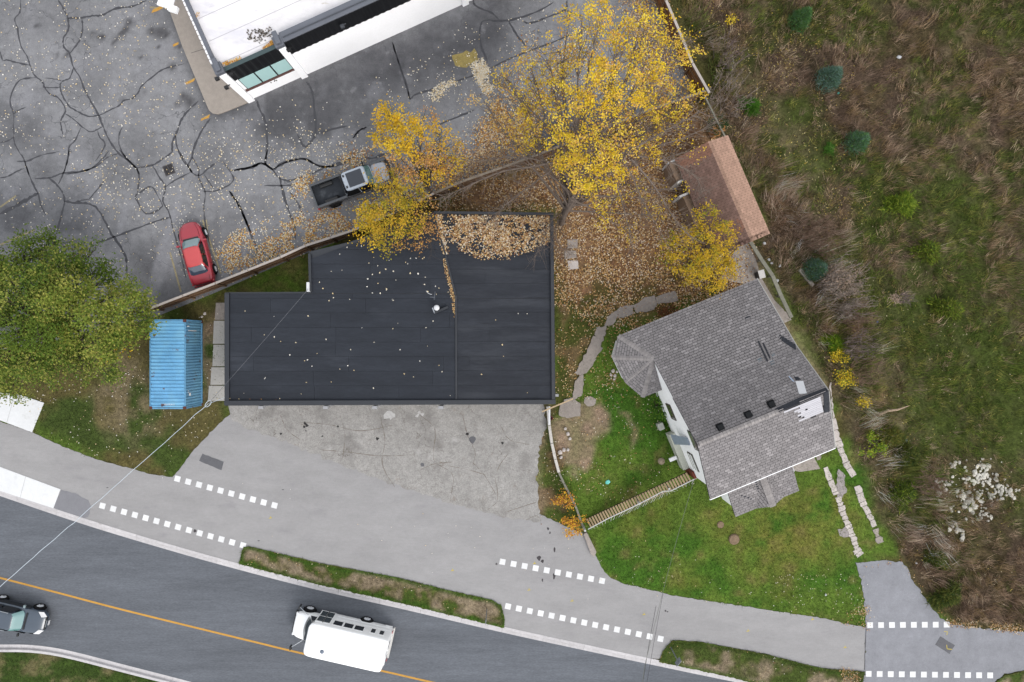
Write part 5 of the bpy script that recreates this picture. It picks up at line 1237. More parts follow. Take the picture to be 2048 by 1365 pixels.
def mirror(parent, x, y, z, m):
    s = 1 if y > 0 else -1
    MB().box((x, y + s * .10, z + .03), (.13, .20, .13)).bar((x, y - s * .05, z), (x, y + s * .06, z), .06, .04).build('mirror', m, parent, bevel=.03)

def sedan(name, label, loc, rz, paint, kind, cab, st, wheels, r, glass, hl=None, rimm=None, extras=None, ws=(.86, .07, .93), rws=(.84, .10, .92), sp=10, bw=.89, side=(.78, -.02, .05, -.72), roofmat=None):
    root = empty(name, loc, rz, label, kind)
    shell(st).build('body', paint, root, smooth=True, sub=2)
    cab.hull().build('cabin', roofmat or paint, root, smooth=True, sub=1)
    ypatch(cab, ws[0], ws[1], ws[2]).build('windshield', glass[0], root, smooth=True)
    if rws: ypatch(cab, rws[0], rws[1], rws[2], rear=True).build('rear_window', glass[1], root, smooth=True)
    for s in (-1, 1):
        xpatch(cab, side[2], side[0], .08, .88, s).build('side_window', glass[2], root, smooth=True)
        xpatch(cab, side[3], side[1], .08, .86, s).build('side_window', glass[2], root, smooth=True)
        for x in wheels: arch(root, x, s * (bw + .002), r); wheel(root, x, s * (bw - .055), r, rim=rimm, spokes=sp)
    return root

# --- red sedan parked by the fence
cR = W(391, 507, .75); a_r = math.radians(105)
red = mat('red_paint', A(186, 50, 66), .32, coat=.35, noise=[(1.5, .03)])
red_roof = mat('red_roof', A(226, 84, 86), .45, coat=.25, noise=[(1.5, .04)])
tg = glass_mat('windshield_tint', A(126, 156, 160)); bgm = glass_mat('rear_tint', A(70, 82, 100)); dg = glass_mat('side_tint', A(26, 28, 32))
cab = Cabin([(0, -.30, 1.33, .76, .90), (.90, -.32, .72, .60, 1.36), (1, -.32, .60, .50, 1.40), (1.04, -.32, .30, .25, 1.415)])
stt = [(-2.22, .60, .48, .72, .76), (-2.16, .74, .36, .86, .89), (-2.0, .82, .27, .93, .95), (-1.6, .86, .22, .95, .985), (-.9, .885, .2, .94, .96), (0, .89, .2, .92, .95), (.8, .885, .2, .89, .94), (1.3, .86, .21, .83, .90), (1.72, .80, .24, .76, .84), (2.0, .68, .30, .68, .76), (2.18, .50, .36, .60, .68), (2.28, .30, .42, .55, .60)]
car = sedan('parked_car', 'red four-door sedan parked nose-up beside the board fence', (cR.x, cR.y, 0), a_r, red, 'car', cab, stt, (1.36, -1.33), .32, (tg, bgm, dg), rws=(.84, .12, .92), roofmat=red_roof)
for s in (-1, 1):
    MB().box((1.93, s * .66, .60), (.26, .14, .10), rz=-s * .55).build('headlight', mat('headlight_clear', A(170, 120, 124), .2, coat=.5) if 'headlight_clear' not in bpy.data.materials else bpy.data.materials['headlight_clear'], car, bevel=.03); MB().box((-2.12, s * .70, .74), (.12, .22, .14), rz=s * .35).build('tail_light', m_tl, car, bevel=.03)
    mirror(car, .70, s * .88, .95, red)
MB().loft([[(-2.20 - b, y * f, z) for b, z in ((0, .3), (.09, .32), (.11, .5), (.06, .58), (0, .56))] for y, f, in [(-.78, 1), (-.4, 1), (0, 1), (.4, 1), (.78, 1)]]).build('rear_bumper', red, car, bevel=.02)
MB().bar((-2.235, -.5, .68), (-2.235, .5, .68), .03, .14).build('bumper_recess', m_dark, car)
MB().bar((1.00, -.55, .955), (1.02, .55, .955), .12, .012).build('cowl', m_dark, car)
m_gap = mat('panel_gap', A(70, 16, 24), .7)
for s in (-1, 1):   # hood and boot shut lines, door seams
    MB().tube([(1.05, s * .66, .935), (1.6, s * .62, .885), (2.05, s * .46, .775)], .010, 4).build('shut_line', m_gap, car); MB().tube([(-1.72, s * .62, .985), (-2.08, s * .60, .935)], .010, 4).build('shut_line', m_gap, car)
    for x in (-.9, .02, .92): MB().box((x, s * .888, .62), (.014, .012, .5)).build('door_seam', m_gap, car)
    MB().box((-.05, s * .893, .80), (.18, .02, .03)).build('door_handle', red, car)

# --- pickup truck under the golden tree
cP = W(704.7, 366, 1.0); a_p = math.radians(20.4)
pk = empty('pickup_truck', (cP.x, cP.y, 0), a_p, 'dark grey pickup with open bed and silver roof, nose under the golden tree', 'pickup truck')
grey = mat('pickup_grey', A(66, 70, 76), .35, coat=.5, noise=[(2, .05)]); silver = mat('silver_roof', A(206, 216, 228), .35, coat=.4); brown = mat('pickup_side', A(58, 54, 50), .4, coat=.4)
hood = mat('hood_silver', A(182, 186, 194), .35, coat=.4)
shell([(-.62, .86, .45, 1.08, 1.10), (-.4, .88, .42, 1.1, 1.12), (.6, .88, .42, 1.1, 1.12), (1.25, .88, .42, 1.1, 1.13), (1.45, .86, .42, 1.08, 1.14)]).build('body', brown, pk, smooth=True, sub=1)
shell([(1.42, .78, .5, 1.06, 1.13), (1.9, .76, .5, 1.05, 1.13), (2.45, .70, .5, 1.02, 1.10), (2.62, .62, .55, .95, 1.02)]).build('hood', hood, pk, smooth=True, sub=1)
for s in (-1, 1): MB().box((2.1, s * .84, .92), (1.15, .24, .10)).box((2.62, s * .80, .75), (.12, .2, .4)).build('fender', grey, pk, bevel=.04)
MB().box((2.72, 0, .58), (.2, 1.7, .24)).build('bumper', m_dark, pk, bevel=.04)
cabp = Cabin([(0, .42, 1.12, .84, 1.06), (.88, .36, .83, .68, 1.74), (1, .36, .78, .62, 1.80), (1.03, .36, .4, .3, 1.81)], n=7)
cabp.hull().build('cabin', silver, pk, smooth=False)
ypatch(cabp, .9, .12, .86).build('windshield', glass_mat('green_glass', A(92, 132, 126)), pk, smooth=True); ypatch(cabp, .88, .2, .84, rear=True).build('rear_window', dg, pk, smooth=True)
for s in (-1, 1):
    xpatch(cabp, -.92, -.03, .0, .86, s).build('side_window', m_blk, pk); xpatch(cabp, .03, .92, .0, .86, s).build('side_window', m_blk, pk)
    MB().bar((-.66, s * .868, 1.04), (1.5, s * .868, 1.04), .03, .05).build('belt_trim', grey, pk)
MB().box((.40, 0, 1.822), (1.12, 1.02, .03)).build('roof_panel', mat('roof_panel_dark', A(62, 68, 78), .5), pk, bevel=.015)
for s in (-1, 1): MB().box((-.33, s * .40, 1.825), (.12, .16, .03)).build('roof_latch', m_dark, pk, bevel=.01)
bl = mat('bed_liner', A(60, 64, 70), .8, noise=[(3, .10), (14, .15)], blotch=[(1.2, .55, .7, A(96, 100, 106))])
MB().box((-1.75, 0, .70), (2.10, 1.52, .06)).build('bed_floor', bl, pk)
for s in (-1, 1): MB().box((-1.75, s * .80, .83), (2.26, .14, .58)).box((-1.75, s * .80, 1.14), (2.28, .17, .05)).build('bed_side', grey, pk, bevel=.03)
MB().box((-2.84, 0, .83), (.10, 1.76, .62)).build('tailgate', grey, pk, bevel=.03); MB().box((-.68, 0, .88), (.08, 1.5, .5)).build('bulkhead', m_dark, pk)
MB().box((-2.86, 0, .50), (.16, 1.7, .2)).build('bumper', m_dark, pk, bevel=.03)
for s in (-1, 1):
    MB().box((-2.84, s * .89, .86), (.14, .08, .26)).build('tail_light', m_tl, pk, bevel=.02); MB().box((-1.8, s * .58, .82), (.95, .26, .2)).build('wheel_well', m_dark, pk, bevel=.05)
    for x in (1.95, -1.72): wheel(pk, x, s * .82, .41, .27, 5, m_dark)
    MB().loft([[(-1.72 + q * math.cos(a), s * .90, .41 + q * math.sin(a)) for q in (.44, .52)] + [(-1.72 + q * math.cos(a), s * .82, .41 + q * math.sin(a)) for q in (.52, .44)] for a in np.linspace(.1, math.pi - .1, 14)]).build('wheel_arch', m_dark, pk)
    mirror(pk, 1.15, s * .92, 1.18, m_dark); MB().box((.55, s * .885, .86), (.2, .03, .05)).build('door_handle', m_chrome, pk)
p = W(674, 396, .95); o = MB().lathe([(.09, .02), (.20, 0), (.24, .05), (.24, .12), (.19, .17), (.10, .15)], 20).build('spare_tyre', m_tyre, None, smooth=True); o.location = (p.x, p.y, .735); o.scale = (.85, .85, .8); tag(o, 'small black tyre lying in the open bed of the grey pickup', 'tyre')

# --- dark SUV cut by the left edge of the picture
cS_ = W(22, 1236, .9); a_s = math.radians(-13.5)
suvp = mat('suv_paint', A(70, 84, 100), .3, coat=.6, noise=[(1.5, .03)]); suvs = mat('suv_side', A(22, 26, 30), .3, coat=.5)
cab = Cabin([(0, -.62, 1.55, .80, 1.02), (.88, -.62, 1.12, .66, 1.60), (1, -.62, 1.0, .56, 1.66), (1.04, -.62, .5, .3, 1.67)], n=6)
stt = [(-2.25, .66, .5, .9, 1.0), (-2.15, .80, .35, .98, 1.04), (-1.7, .88, .28, 1.0, 1.06), (-.6, .90, .26, 1.0, 1.05), (.5, .90, .26, .99, 1.05), (1.0, .89, .26, .96, 1.04), (1.5, .87, .28, .9, 1.0), (1.95, .80, .32, .82, .92), (2.2, .68, .38, .72, .80), (2.32, .5, .44, .62, .68)]
suv = sedan('moving_suv', 'dark blue-grey SUV with white headlights entering at the left edge of the road', (cS_.x, cS_.y, -.126), a_s, suvp, 'car', cab, stt, (1.42, -1.32), .36, (glass_mat('suv_glass', A(120, 166, 166)), dg, dg), ws=(.9, .06, .92), sp=5, bw=.905)
for s in (-1, 1):
    MB().slab([(1.72, s * .80, .93), (2.02, s * .46, .93), (2.30, s * .50, .76), (2.04, s * .80, .80)], .08).build('headlight', m_hl, suv, bevel=.01)
    mirror(suv, .78, s * .93, 1.06, mat('suv_mirror', A(150, 168, 172), .3, coat=.5) if s > 0 else m_dark)
    MB().bar((-1.5, s * .64, 1.68), (.15, s * .63, 1.67), .04, .05).build('roof_rail', m_chrome, suv); MB().box((-.4, s * .905, .75), (3.0, .02, .40)).build('side_panel', suvs, suv)
MB().box((2.28, 0, .70), (.08, .9, .16)).build('grille', m_dark, suv, bevel=.02); MB().box((2.33, 0, .72), (.03, .5, .08)).build('grille_bar', m_chrome, suv); MB().box((2.37, 0, .50), (.04, .34, .13)).build('licence_plate', m_hl, suv)
MB().bar((1.02, -.6, 1.055), (1.06, .6, 1.055), .12, .012).build('cowl', m_dark, suv)

# --- white cutaway bus
cB = W(692, 1299, 2.75); a_b = math.radians(167.2)
bw_ = mat('bus_white', A(249, 249, 251, 1.0), .35, coat=.4, noise=[(1, .015)]); bw2 = mat('bus_side', A(244, 246, 248, 1.05), .4, coat=.3, noise=[(1.5, .03)])
bus = empty('shuttle_bus', (cB.x, cB.y, -.126), a_b, 'white shuttle bus with double glass door driving along the road', 'bus')
def rrect(x0, x1, w, z, n=15, bulge=0.0):
    out = []
    for j in range(40):
        th = 2 * math.pi * (j + .5) / 40; e = 2 / n; c, s = math.cos(th), math.sin(th)
        x = math.copysign(abs(c) ** e, c); y = math.copysign(abs(s) ** e, s)
        xx = (x0 + x1) / 2 + (x1 - x0) / 2 * x
        if x > .5: xx += bulge * (1 - y * y)
        out.append((xx, w * y, z))
    return out
MB().loft([rrect(-2.62, 2.45, 1.12, .42), rrect(-2.66, 2.5, 1.15, .60), rrect(-2.66, 2.55, 1.15, 1.9, bulge=.05), rrect(-2.62, 2.72, 1.15, 2.50, bulge=.16), rrect(-2.60, 2.72, 1.145, 2.70, bulge=.20), rrect(-2.53, 2.62, 1.08, 2.79, bulge=.18), rrect(-2.1, 2.2, .8, 2.82, bulge=.1)]).build('body', bw_, bus, smooth=True)
shell([(2.35, .98, .42, 1.25, 1.9), (2.7, .98, .42, 1.22, 1.75), (3.05, .97, .42, 1.18, 1.32), (3.4, .95, .42, 1.14, 1.22), (3.9, .90, .45, 1.05, 1.12), (4.15, .80, .48, .95, 1.0), (4.25, .66, .52, .85, .88)]).build('hood', bw_, bus, smooth=True, sub=1)
wsg = MB(); g = []
for j in range(6):
    for i in range(13):
        y = -.90 + 1.8 * i / 12; t = j / 5; g.append((3.20 - .42 * t + .22 * (1 - (y / .95) ** 2) * (1 - .5 * t), y * (1 - .06 * t), 1.30 + .78 * t))
wsg.add(g, [(j * 13 + i, j * 13 + i + 1, (j + 1) * 13 + i + 1, (j + 1) * 13 + i) for j in range(5) for i in range(12)]); wsg.build('windshield', glass_mat('bus_windshield', A(40, 54, 58)), bus, smooth=True)
dgb = glass_mat('bus_glass', A(32, 36, 42)); dgd = glass_mat('door_glass', A(70, 80, 84))
S = -1  # kerb side (towards the north verge) is local -y
MB().box((2.05, S * 1.150, 1.42), (1.04, .03, 1.86)).build('door', bw2, bus)
dr_ = [o for o in bus.children if o.name.startswith('door')][-1]
for x in (1.80, 2.29):
    for z in (.98, 1.83): MB().box((x, S * 1.170, z), (.41, .02, .76)).build('pane', dgd, dr_)
MB().box((2.045, S * 1.172, 1.42), (.05, .02, 1.84)).build('door_seal', m_dark, dr_)
for x in (1.04, .30, -.44):
    f = MB().box((x, S * 1.148, 1.95), (.70, .03, .74)).build('window', bw2, bus); MB().box((x, S * 1.166, 1.95), (.61, .015, .62)).build('pane', dgb, f)
    f = MB().box((x, -S * 1.148, 1.95), (.70, .03, .74)).build('window', bw2, bus); MB().box((x, -S * 1.166, 1.95), (.61, .015, .62)).build('pane', dgb, f)
for x in (-1.42, -2.02):
    f = MB().box((x, S * 1.148, 1.88), (.40, .03, .74)).build('window', bw2, bus); MB().box((x, S * 1.166, 1.88), (.29, .015, .56)).build('pane', dgb, f)
for y in (-.5, .5):
    f = MB().box((-2.665, y, 1.95), (.03, .62, .6)).build('window', bw2, bus); MB().box((-2.683, y, 1.95), (.015, .5, .46)).build('pane', dgb, f)
MB().box((-.6, S * 1.152, .86), (3.9, .02, .05)).box((-.6, S * 1.152, 1.30), (3.9, .015, .04)).box((-2.3, S * 1.152, .6), (.5, .02, .14)).build('rub_rail', bw2, bus)
MB().box((-2.70, 0, .50), (.12, 2.2, .22)).build('bumper', mat('bus_bumper', A(226, 224, 220), .6), bus, bevel=.03); MB().box((4.28, 0, .52), (.14, 1.6, .2)).build('bumper', m_dark, bus, bevel=.03)
for s in (-1, 1):
    xpz = MB().slab([(2.62, s * .985, 1.30), (3.12, s * .975, 1.30), (2.86, s * .95, 1.92), (2.60, s * .96, 1.92)], .015); xpz.build('side_window', dgb, bus)
    for x, yy in ((3.45, .93), (-.66, 1.07)): arch(bus, x, s * (yy + .085), .40, m_blk); wheel(bus, x, s * (yy + .03), .40, .26, 8)
    MB().tube([(3.35, s * .92, 1.15), (3.75, s * 1.25, 1.35), (3.95, s * 1.42, 1.4)], .022, 6).build('mirror_arm', m_chrome, bus); MB().box((3.98, s * 1.46, 1.4), (.10, .26, .42), rz=s * .25).build('mirror', m_dark, bus, bevel=.03)
    MB().box((4.17, s * .72, .85), (.12, .22, .16)).build('headlight', m_hl, bus, bevel=.03); MB().box((-2.68, s * 1.0, 1.0), (.04, .12, .3)).build('tail_light', m_tl, bus)
MB().lathe([(.14, -.02), (.14, .0), (.10, .03), (.001, .035)][::-1], 16, (1.55, .55, 2.842)).build('roof_vent', mat('roof_vent_grey', A(120, 132, 150), .5), bus, smooth=True)
MB().box((-.65, .1, 2.828), (.62, .62, .03)).build('roof_hatch', bw2, bus, bevel=.02)
m_seam = mat('bus_seam', A(214, 214, 216, 1.4), .7)
for x in (-1.5, -.1, 1.3): MB().box((x, 0, 2.822), (.025, 1.9, .008)).build('roof_seam', m_seam, bus)
for y in (-.98, .98): MB().box((.1, y, 2.797), (4.9, .03, .012)).build('drip_rail', m_seam, bus)

# --- bins hidden under the yellow tree
def dumpster(px, py, rz, label):
    p = W(px, py); d = empty('dumpster', (p.x, p.y, 0), rz, label, 'dumpster', 'dumpsters under the yellow tree')
    MB().loft([[(-.75, -.55, .12), (.75, -.55, .12), (.75, .55, .12), (-.75, .55, .12)], [(-.9, -.72, 1.2), (.9, -.72, 1.2), (.9, .72, 1.35), (-.9, .72, 1.35)]]).build('tub', mat('dumpster_green', A(24, 74, 58), .6, noise=[(4, .15)]) if 'dumpster_green' not in bpy.data.materials else bpy.data.materials['dumpster_green'], d)
    for s in (-1, 1): MB().slab([(s * .02, -.76, 1.23), (s * .92, -.76, 1.23), (s * .92, .76, 1.39), (s * .02, .76, 1.39)], .04).build('lid', mat('lid_grey', A(74, 78, 90), .6) if 'lid_grey' not in bpy.data.materials else bpy.data.materials['lid_grey'], d)
dumpster(1112, 285, .4, 'green dumpster with dark grey lids under the yellow tree, left of the other')
dumpster(1186, 250, .35, 'green dumpster with dark grey lids under the yellow tree, right of the other')
# bin, bags and litter
p = W(1523, 549, .9); tb = empty('wheeled_bin', (p.x, p.y, 0), .25, 'white wheeled bin standing on the concrete behind the house', 'bin')
MB().loft([[(-.16, -.22, .05), (.16, -.22, .05), (.16, .22, .05), (-.16, .22, .05)], [(-.2, -.27, .92), (.2, -.27, .92), (.2, .27, .92), (-.2, .27, .92)]]).build('body', m_dark, tb); MB().box((0, .01, .95), (.44, .58, .06)).build('lid', m_post, tb, bevel=.02)
def litter(name, px, py, r, m, label, h=.06, cat='litter'):
    n = 9; p = W(px, py); mb = MB()
    ring = [(p.x + r * (1 + rng.uniform(-.35, .35)) * math.cos(a), p.y + r * (1 + rng.uniform(-.35, .35)) * math.sin(a), .02) for a in np.arange(n) * 2 * math.pi / n]
    top = [(p.x + (q[0] - p.x) * .6 + rng.normal(0, .01), p.y + (q[1] - p.y) * .6, h + rng.uniform(-.02, .03)) for q in ring]
    o = mb.loft([ring, top]).build(name, m, None); tag(o, label, cat); return o
m_bag = mat('plastic_bag', A(236, 238, 242), .45); m_cy = mat('cyan_plastic', A(110, 230, 216), .45); m_bl = mat('blue_plastic', A(70, 110, 176), .5)
litter('plastic_bag', 1799, 115, .17, m_bag, 'white plastic bag in the brown scrub at the top right'); litter('plastic_sheet', 1215, 965, .17, m_cy, 'cyan plastic scrap on the lawn left of the stairs', .04)
litter('plastic_bag', 1529, 488, .13, m_bag, 'white bag just south of the brown shed'); litter('plastic_scrap', 1677, 187, .08, m_cy, 'tiny teal scrap beside the upper blue spruce'); litter('plastic_scrap', 1754, 644, .08, m_bl, 'small blue scrap in the grass near the bare bushes')
litter('plastic_bottle', 1651, 1190, .08, m_bag, 'white bottle on the lawn near the driveway'); litter('paper_scrap', 1832, 1126, .10, m_bag, 'white paper at the edge of the asphalt driveway'); litter('plastic_sheet', 1810, 882, .16, mat('pale_green', A(196, 216, 200), .5), 'pale green plastic strip among the weeds below the fallen branch')
for i, (x, y, l) in enumerate([(1538, 520, 'white scrap nearest the concrete apron behind the house'), (1543, 527, 'white scrap right of the timber rail behind the house'), (1560, 532, 'white scrap farthest from the timber rail behind the house'), (1555, 562, 'white scrap against the timber rail above its lower end')]): litter('paper_scrap', x, y, .11, m_bag, l)
o = MB().tube([W(1758, 830, .15), W(1775, 822, .25), W(1795, 820, .3), W(1818, 812, .2)], [.09, .10, .07, .03], 7).build('fallen_branch', mat('bare_wood', A(206, 180, 156), .8, noise=[(6, .12)]), None); tag(o, 'pale fallen branch in the weeds east of the house', 'branch')
for x, y, r in ((1226, 742, .16), (1222, 750, .12), (1230, 752, .14), (1234, 744, .10), (1228, 759, .1), (1131, 858, .12), (1136, 868, .15), (1140, 878, .13), (1120, 905, .2), (1128, 900, .16), (1136, 900, .13), (1122, 915, .14), (410, 628, .13), (404, 634, .1)):
    p = W(x, y); bm = bmesh.new(); bmesh.ops.create_icosphere(bm, subdivisions=1, radius=r)
    for v in bm.verts: v.co *= rng.uniform(.75, 1.2); v.co.z *= .55
    me = bpy.data.meshes.new('rubble'); bm.to_mesh(me); bm.free(); me.materials.append(M['slab_pale']); o = link('rubble', me, None, (p.x, p.y, .04))
    w_ = 'beside the porch of the house' if x > 1200 else ('in the bare earth left of the lawn' if x > 1000 else 'between the container and the concrete walk'); tag(o, 'white chunk of rubble ' + w_, 'rubble', 'rubble chunks ' + w_)
o = MB().lathe([(.001, 0), (.40, 0), (.36, .08), (.32, .12), (.001, .11)], 14, W(1468, 1079)).build('tree_stump', mat('stump_old', A(150, 128, 106), .95, noise=[(6, .25), (20, .2)]), None); tag(o, 'larger weathered stump in the lawn south of the porch', 'stump')
o = MB().lathe([(.001, 0), (.26, 0), (.22, .06), (.001, .07)], 12, W(1441, 1050)).build('tree_stump', bpy.data.materials['stump_old'], None); tag(o, 'smaller stump in the lawn close to the porch roof', 'stump')

# ================================================================== POLES, SIGNS AND WIRES
m_pole = mat('pole_grey', A(150, 156, 164), .5, metal=.3); m_wire = mat('wire_pale', A(214, 226, 236), .5); m_wire_d = mat('wire_dark', A(60, 60, 62), .7)
b = W(1341, 1294); t = W(1358, 1331, 2.6); sl = empty('street_sign', (b.x, b.y, 0), 0, 'grey sign post leaning over the curb in the right-hand grass strip', 'sign')
MB().tube([b, (b.x, b.y, 2.3)], .035, 8).build('post', m_pole, sl, origin=(b.x, b.y, 0)); MB().box((b.x, b.y - .02, 2.25), (.5, .03, .6), rz=.9).build('sign_panel', m_pole, sl, origin=(b.x, b.y, 0), bevel=.01)
b = W(974, 1218); sp_ = empty('street_sign', (b.x, b.y, 0), 0, 'thin grey sign post at the right end of the middle grass strip', 'sign')
MB().tube([b, (b.x, b.y, 2.2)], .03, 8).build('post', m_pole, sp_, origin=(b.x, b.y, 0)); MB().box((b.x, b.y - .04, 1.95), (.04, .32, .45), rz=-.1).build('sign_panel', m_pole, sp_, origin=(b.x, b.y, 0))
def sag(a, b, d, n=14): return [a.lerp(b, i / n) - Vector((0, 0, d * 4 * (i / n) * (1 - i / n))) for i in range(n + 1)]
ring_c = W(416, 808, 4.6)
wr = empty('overhead_cable', ring_c, 0, 'pale overhead cable with a coiled loop crossing road and verge', 'cable')
# the line is slightly wavy where lashing wraps it
def lash(pts, amp): 
    out = []
    for i, p in enumerate(pts): out.append(p + Vector((rng.normal(0, amp), rng.normal(0, amp), 0)))
    return out
far_end = W(-120, 1277, 7.2)
MB().tube(lash(sag(ring_c, far_end, .25, 40), .018), .019, 5).build('cable', m_wire, wr, origin=ring_c)
MB().tube([ring_c + Vector((.2 * math.cos(a) + .02, .16 * math.sin(a) + .12 * math.cos(a), .03)) for a in np.linspace(0, 6.6, 24)], .022, 5).build('coil', m_wire, wr, origin=ring_c)
MB().tube(sag(ring_c, W(449, 796, DB_H + .15), .05), .014, 5).build('cable_tail', m_wire, wr, origin=ring_c)
e_ = W(617, 578, DB_H + .4); wr2 = empty('service_wire', ring_c, 0, 'thin grey wire strung over the dark roof to a white box', 'wire'); MB().tube(sag(ring_c, e_, .12), .011, 5).build('wire', mat('wire_grey', A(112, 114, 120), .6), wr2, origin=ring_c)
hb_ = W(1388, 960, 4.6); mid = W(1322, 1190, 6.0); end = W(1280, 1400, 7.2)
wr3 = empty('service_drop', hb_, 0, 'pair of thin wires dropping from the house corner across lawn and path', 'wire')
MB().tube(sag(hb_, W(1290, 1330, 6.9), .3, 30) + [end], .012, 5).build('wire', mat('wire_mid', A(136, 138, 128), .7), wr3, origin=hb_)
MB().tube(sag(W(1326, 1188, 6.0), end + Vector((.25, 0, 0)), .1, 12), .010, 5).build('wire', m_wire_d, wr3, origin=hb_)
MB().tube(sag(W(1312, 1212, 6.0), end, .1, 12), .012, 5).build('wire', m_wire_d, wr3, origin=hb_)
# ================================================================== TREES
def leaf_mesh(name, P, size, cols, parent, origin, mat_=None, flat=.45, aspect=.62):
    """rhombic leaves at P (n,3), random tilt about the horizontal"""
    n = len(P); a = rng.uniform(0, 2 * np.pi, n); s = size * rng.uniform(.65, 1.3, n)
    nrm = np.stack([rng.normal(0, flat, n), rng.normal(0, flat, n), np.ones(n)], 1); nrm /= np.linalg.norm(nrm, axis=1)[:, None]
    d = np.stack([np.cos(a), np.sin(a), np.zeros(n)], 1); d -= nrm * (d * nrm).sum(1)[:, None]; d /= np.linalg.norm(d, axis=1)[:, None]
    e = np.cross(nrm, d); P = P - np.array(origin)
    V = np.stack([P + d * (s * .5)[:, None], P + e * (s * .5 * aspect)[:, None] + nrm * (s * .08)[:, None], P - d * (s * .5)[:, None], P - e * (s * .5 * aspect)[:, None] + nrm * (s * .08)[:, None]], 1).reshape(-1, 3)
    F = np.arange(4 * n).reshape(n, 4); Cc = np.repeat(np.clip(cols, 0, .82), 4, 0)
    return np_mesh(name, V, F, mat_ or M['leafy'], Cc, parent)

def pick(pal, n, w=None, jit=.14, boost=1.0):
    pal = np.array(pal) * boost; i = rng.choice(len(pal), n, p=None if w is None else np.array(w) / sum(w))
    return np.clip(pal[i] * rng.uniform(1 - jit, 1 + jit, (n, 1)), 0, .9)

def make_tree(name, label, cat, base, fork_h, blobs, pal, nleaf, lsize, trunk_r, bark, limb_to=None, bare=(), twig=5, top=None, group=None, spread=.30, upright=.5):
    """blobs: (px, py, h, r_px, density[, palette]) clumps of the crown; every clump gets a limb from the trunk and twigs inside it"""
    b = W(*base); root = empty(name, (b.x, b.y, 0), 0, label, cat, group); o0 = (b.x, b.y, 0)
    fk = Vector((b.x, b.y, fork_h)); tp = top if top is not None else Vector((b.x, b.y, fork_h * 2.0))
    mid = b.lerp(fk, .5) + Vector((rng.normal(0, .08), rng.normal(0, .08), 0))
    MB().tube([b - Vector((0, 0, .1)), b + Vector((0, 0, .25)), mid, fk, fk.lerp(tp, .5) + Vector((rng.normal(0, .2), rng.normal(0, .2), 0)), tp], [trunk_r * 1.5, trunk_r * 1.1, trunk_r * .95, trunk_r * .85, trunk_r * .55, trunk_r * .2], 9).build('trunk', bark, root, smooth=True, origin=o0)
    br = MB(); L_, Cs = [], []
    tot = sum(q[3] ** 2 * q[4] for q in blobs)
    for q in blobs:
        px, py, h, r, dens = q[:5]; pp = q[5] if len(q) > 5 else pal
        c = W(px, py, h); rm = r / PX * (1 - h / H)
        # limb: leaves the trunk below the clump, arches out to it
        t0 = rng.uniform(0, upright); st = fk.lerp(tp, t0) if c.z > fk.z else b.lerp(fk, .75)
        v = c - st; m1 = st + v * .35 + Vector((rng.normal(0, .2), rng.normal(0, .2), -.08 * v.length + .3)); m2 = st + v * .7 + Vector((rng.normal(0, .22), rng.normal(0, .22), .05 * v.length))
        r0 = trunk_r * (.16 + .22 * min(1, rm)); lp = catmull([st, m1, m2, c], 4)
        br.tube(lp, [r0 * (1 - .8 * i / (len(lp) - 1)) for i in range(len(lp))], 5, cap=False)
        nc = max(4, int(rm * rm * 13))
        sub = []
        for k in range(nc):
            d = rng.normal(0, 1, 3); d /= np.linalg.norm(d); rr = rm * rng.uniform(.25, 1.0) ** .6
            p = c + Vector((d[0] * rr, d[1] * rr, d[2] * rr * .62)); sub.append(p)
            if k % 3 != 1 or dens < .8:
                s_ = Vector(lp[-1 - int(rng.integers(0, 5))]); br.tube([s_, s_.lerp(p, .5) + Vector((rng.normal(0, .1), rng.normal(0, .1), rng.normal(.05, .08))), p], [r0 * .22 + .006, r0 * .14 + .005, .004], 4, cap=False)
        n = int(nleaf * r * r * dens / tot); ci = rng.integers(0, nc, n); S_ = np.array([tuple(s) for s in sub])
        cl_col = pick(pp, nc, jit=.26, boost=1.3)
        P = S_[ci] + rng.normal(0, 1, (n, 3)) * np.array([spread, spread, spread * .7]) * rng.uniform(.5, 1.2, (n, 1))
        L_.append(P); mixw = rng.uniform(.15, .75, (n, 1)); Cs.append(cl_col[ci] * mixw + pick(pp, n, jit=.22, boost=1.3) * (1 - mixw))
    for (pts, r0) in [(a_, b_ * .68) for a_, b_ in bare]:      # bare limbs with side twigs
        lp = [Vector(p) for p in catmull([W(*p) for p in pts], 5)]; n = len(lp)
        br.tube(lp, [r0 * (1 - .85 * i / (n - 1)) for i in range(n)], 6, cap=False)
        for i in range(2, n):
            for _ in range(twig):
                d = (lp[i] - lp[i - 1]).normalized(); s_ = Vector((rng.normal(0, .7), rng.normal(0, .7), rng.normal(0, .35))); e = lp[i] + (d * rng.uniform(.3, .8) + s_ * .6).normalized() * rng.uniform(.5, 1.6)
                br.tube([lp[i], lp[i].lerp(e, .5) + Vector((rng.normal(0, .06), rng.normal(0, .06), rng.normal(0, .06))), e], [r0 * .22 + .006, r0 * .12 + .005, .004], 4, cap=False)
                for _k in range(2):
                    e2 = e + Vector((rng.normal(0, .4), rng.normal(0, .4), rng.normal(0, .2))); br.tube([lp[i].lerp(e, rng.uniform(.4, .9)), e2], [.010, .004], 3, cap=False)
    br.build('branches', bark, root, smooth=True, origin=o0, fix=False)
    leaf_mesh('crown', np.concatenate(L_), lsize, np.concatenate(Cs), root, o0)
    return root
bark_g = mat('bark_grey', A(132, 118, 108), .9, noise=[(6, .2), (30, .2)]); bark_d = mat('bark_dark', A(92, 82, 74), .9, noise=[(6, .2), (30, .2)])
YEL = [A(248, 218, 46), A(242, 206, 34), A(252, 226, 88), A(228, 186, 34), A(208, 172, 50)]
PALE = [A(246, 212, 128), A(226, 176, 84), A(238, 196, 96), A(206, 150, 84)]
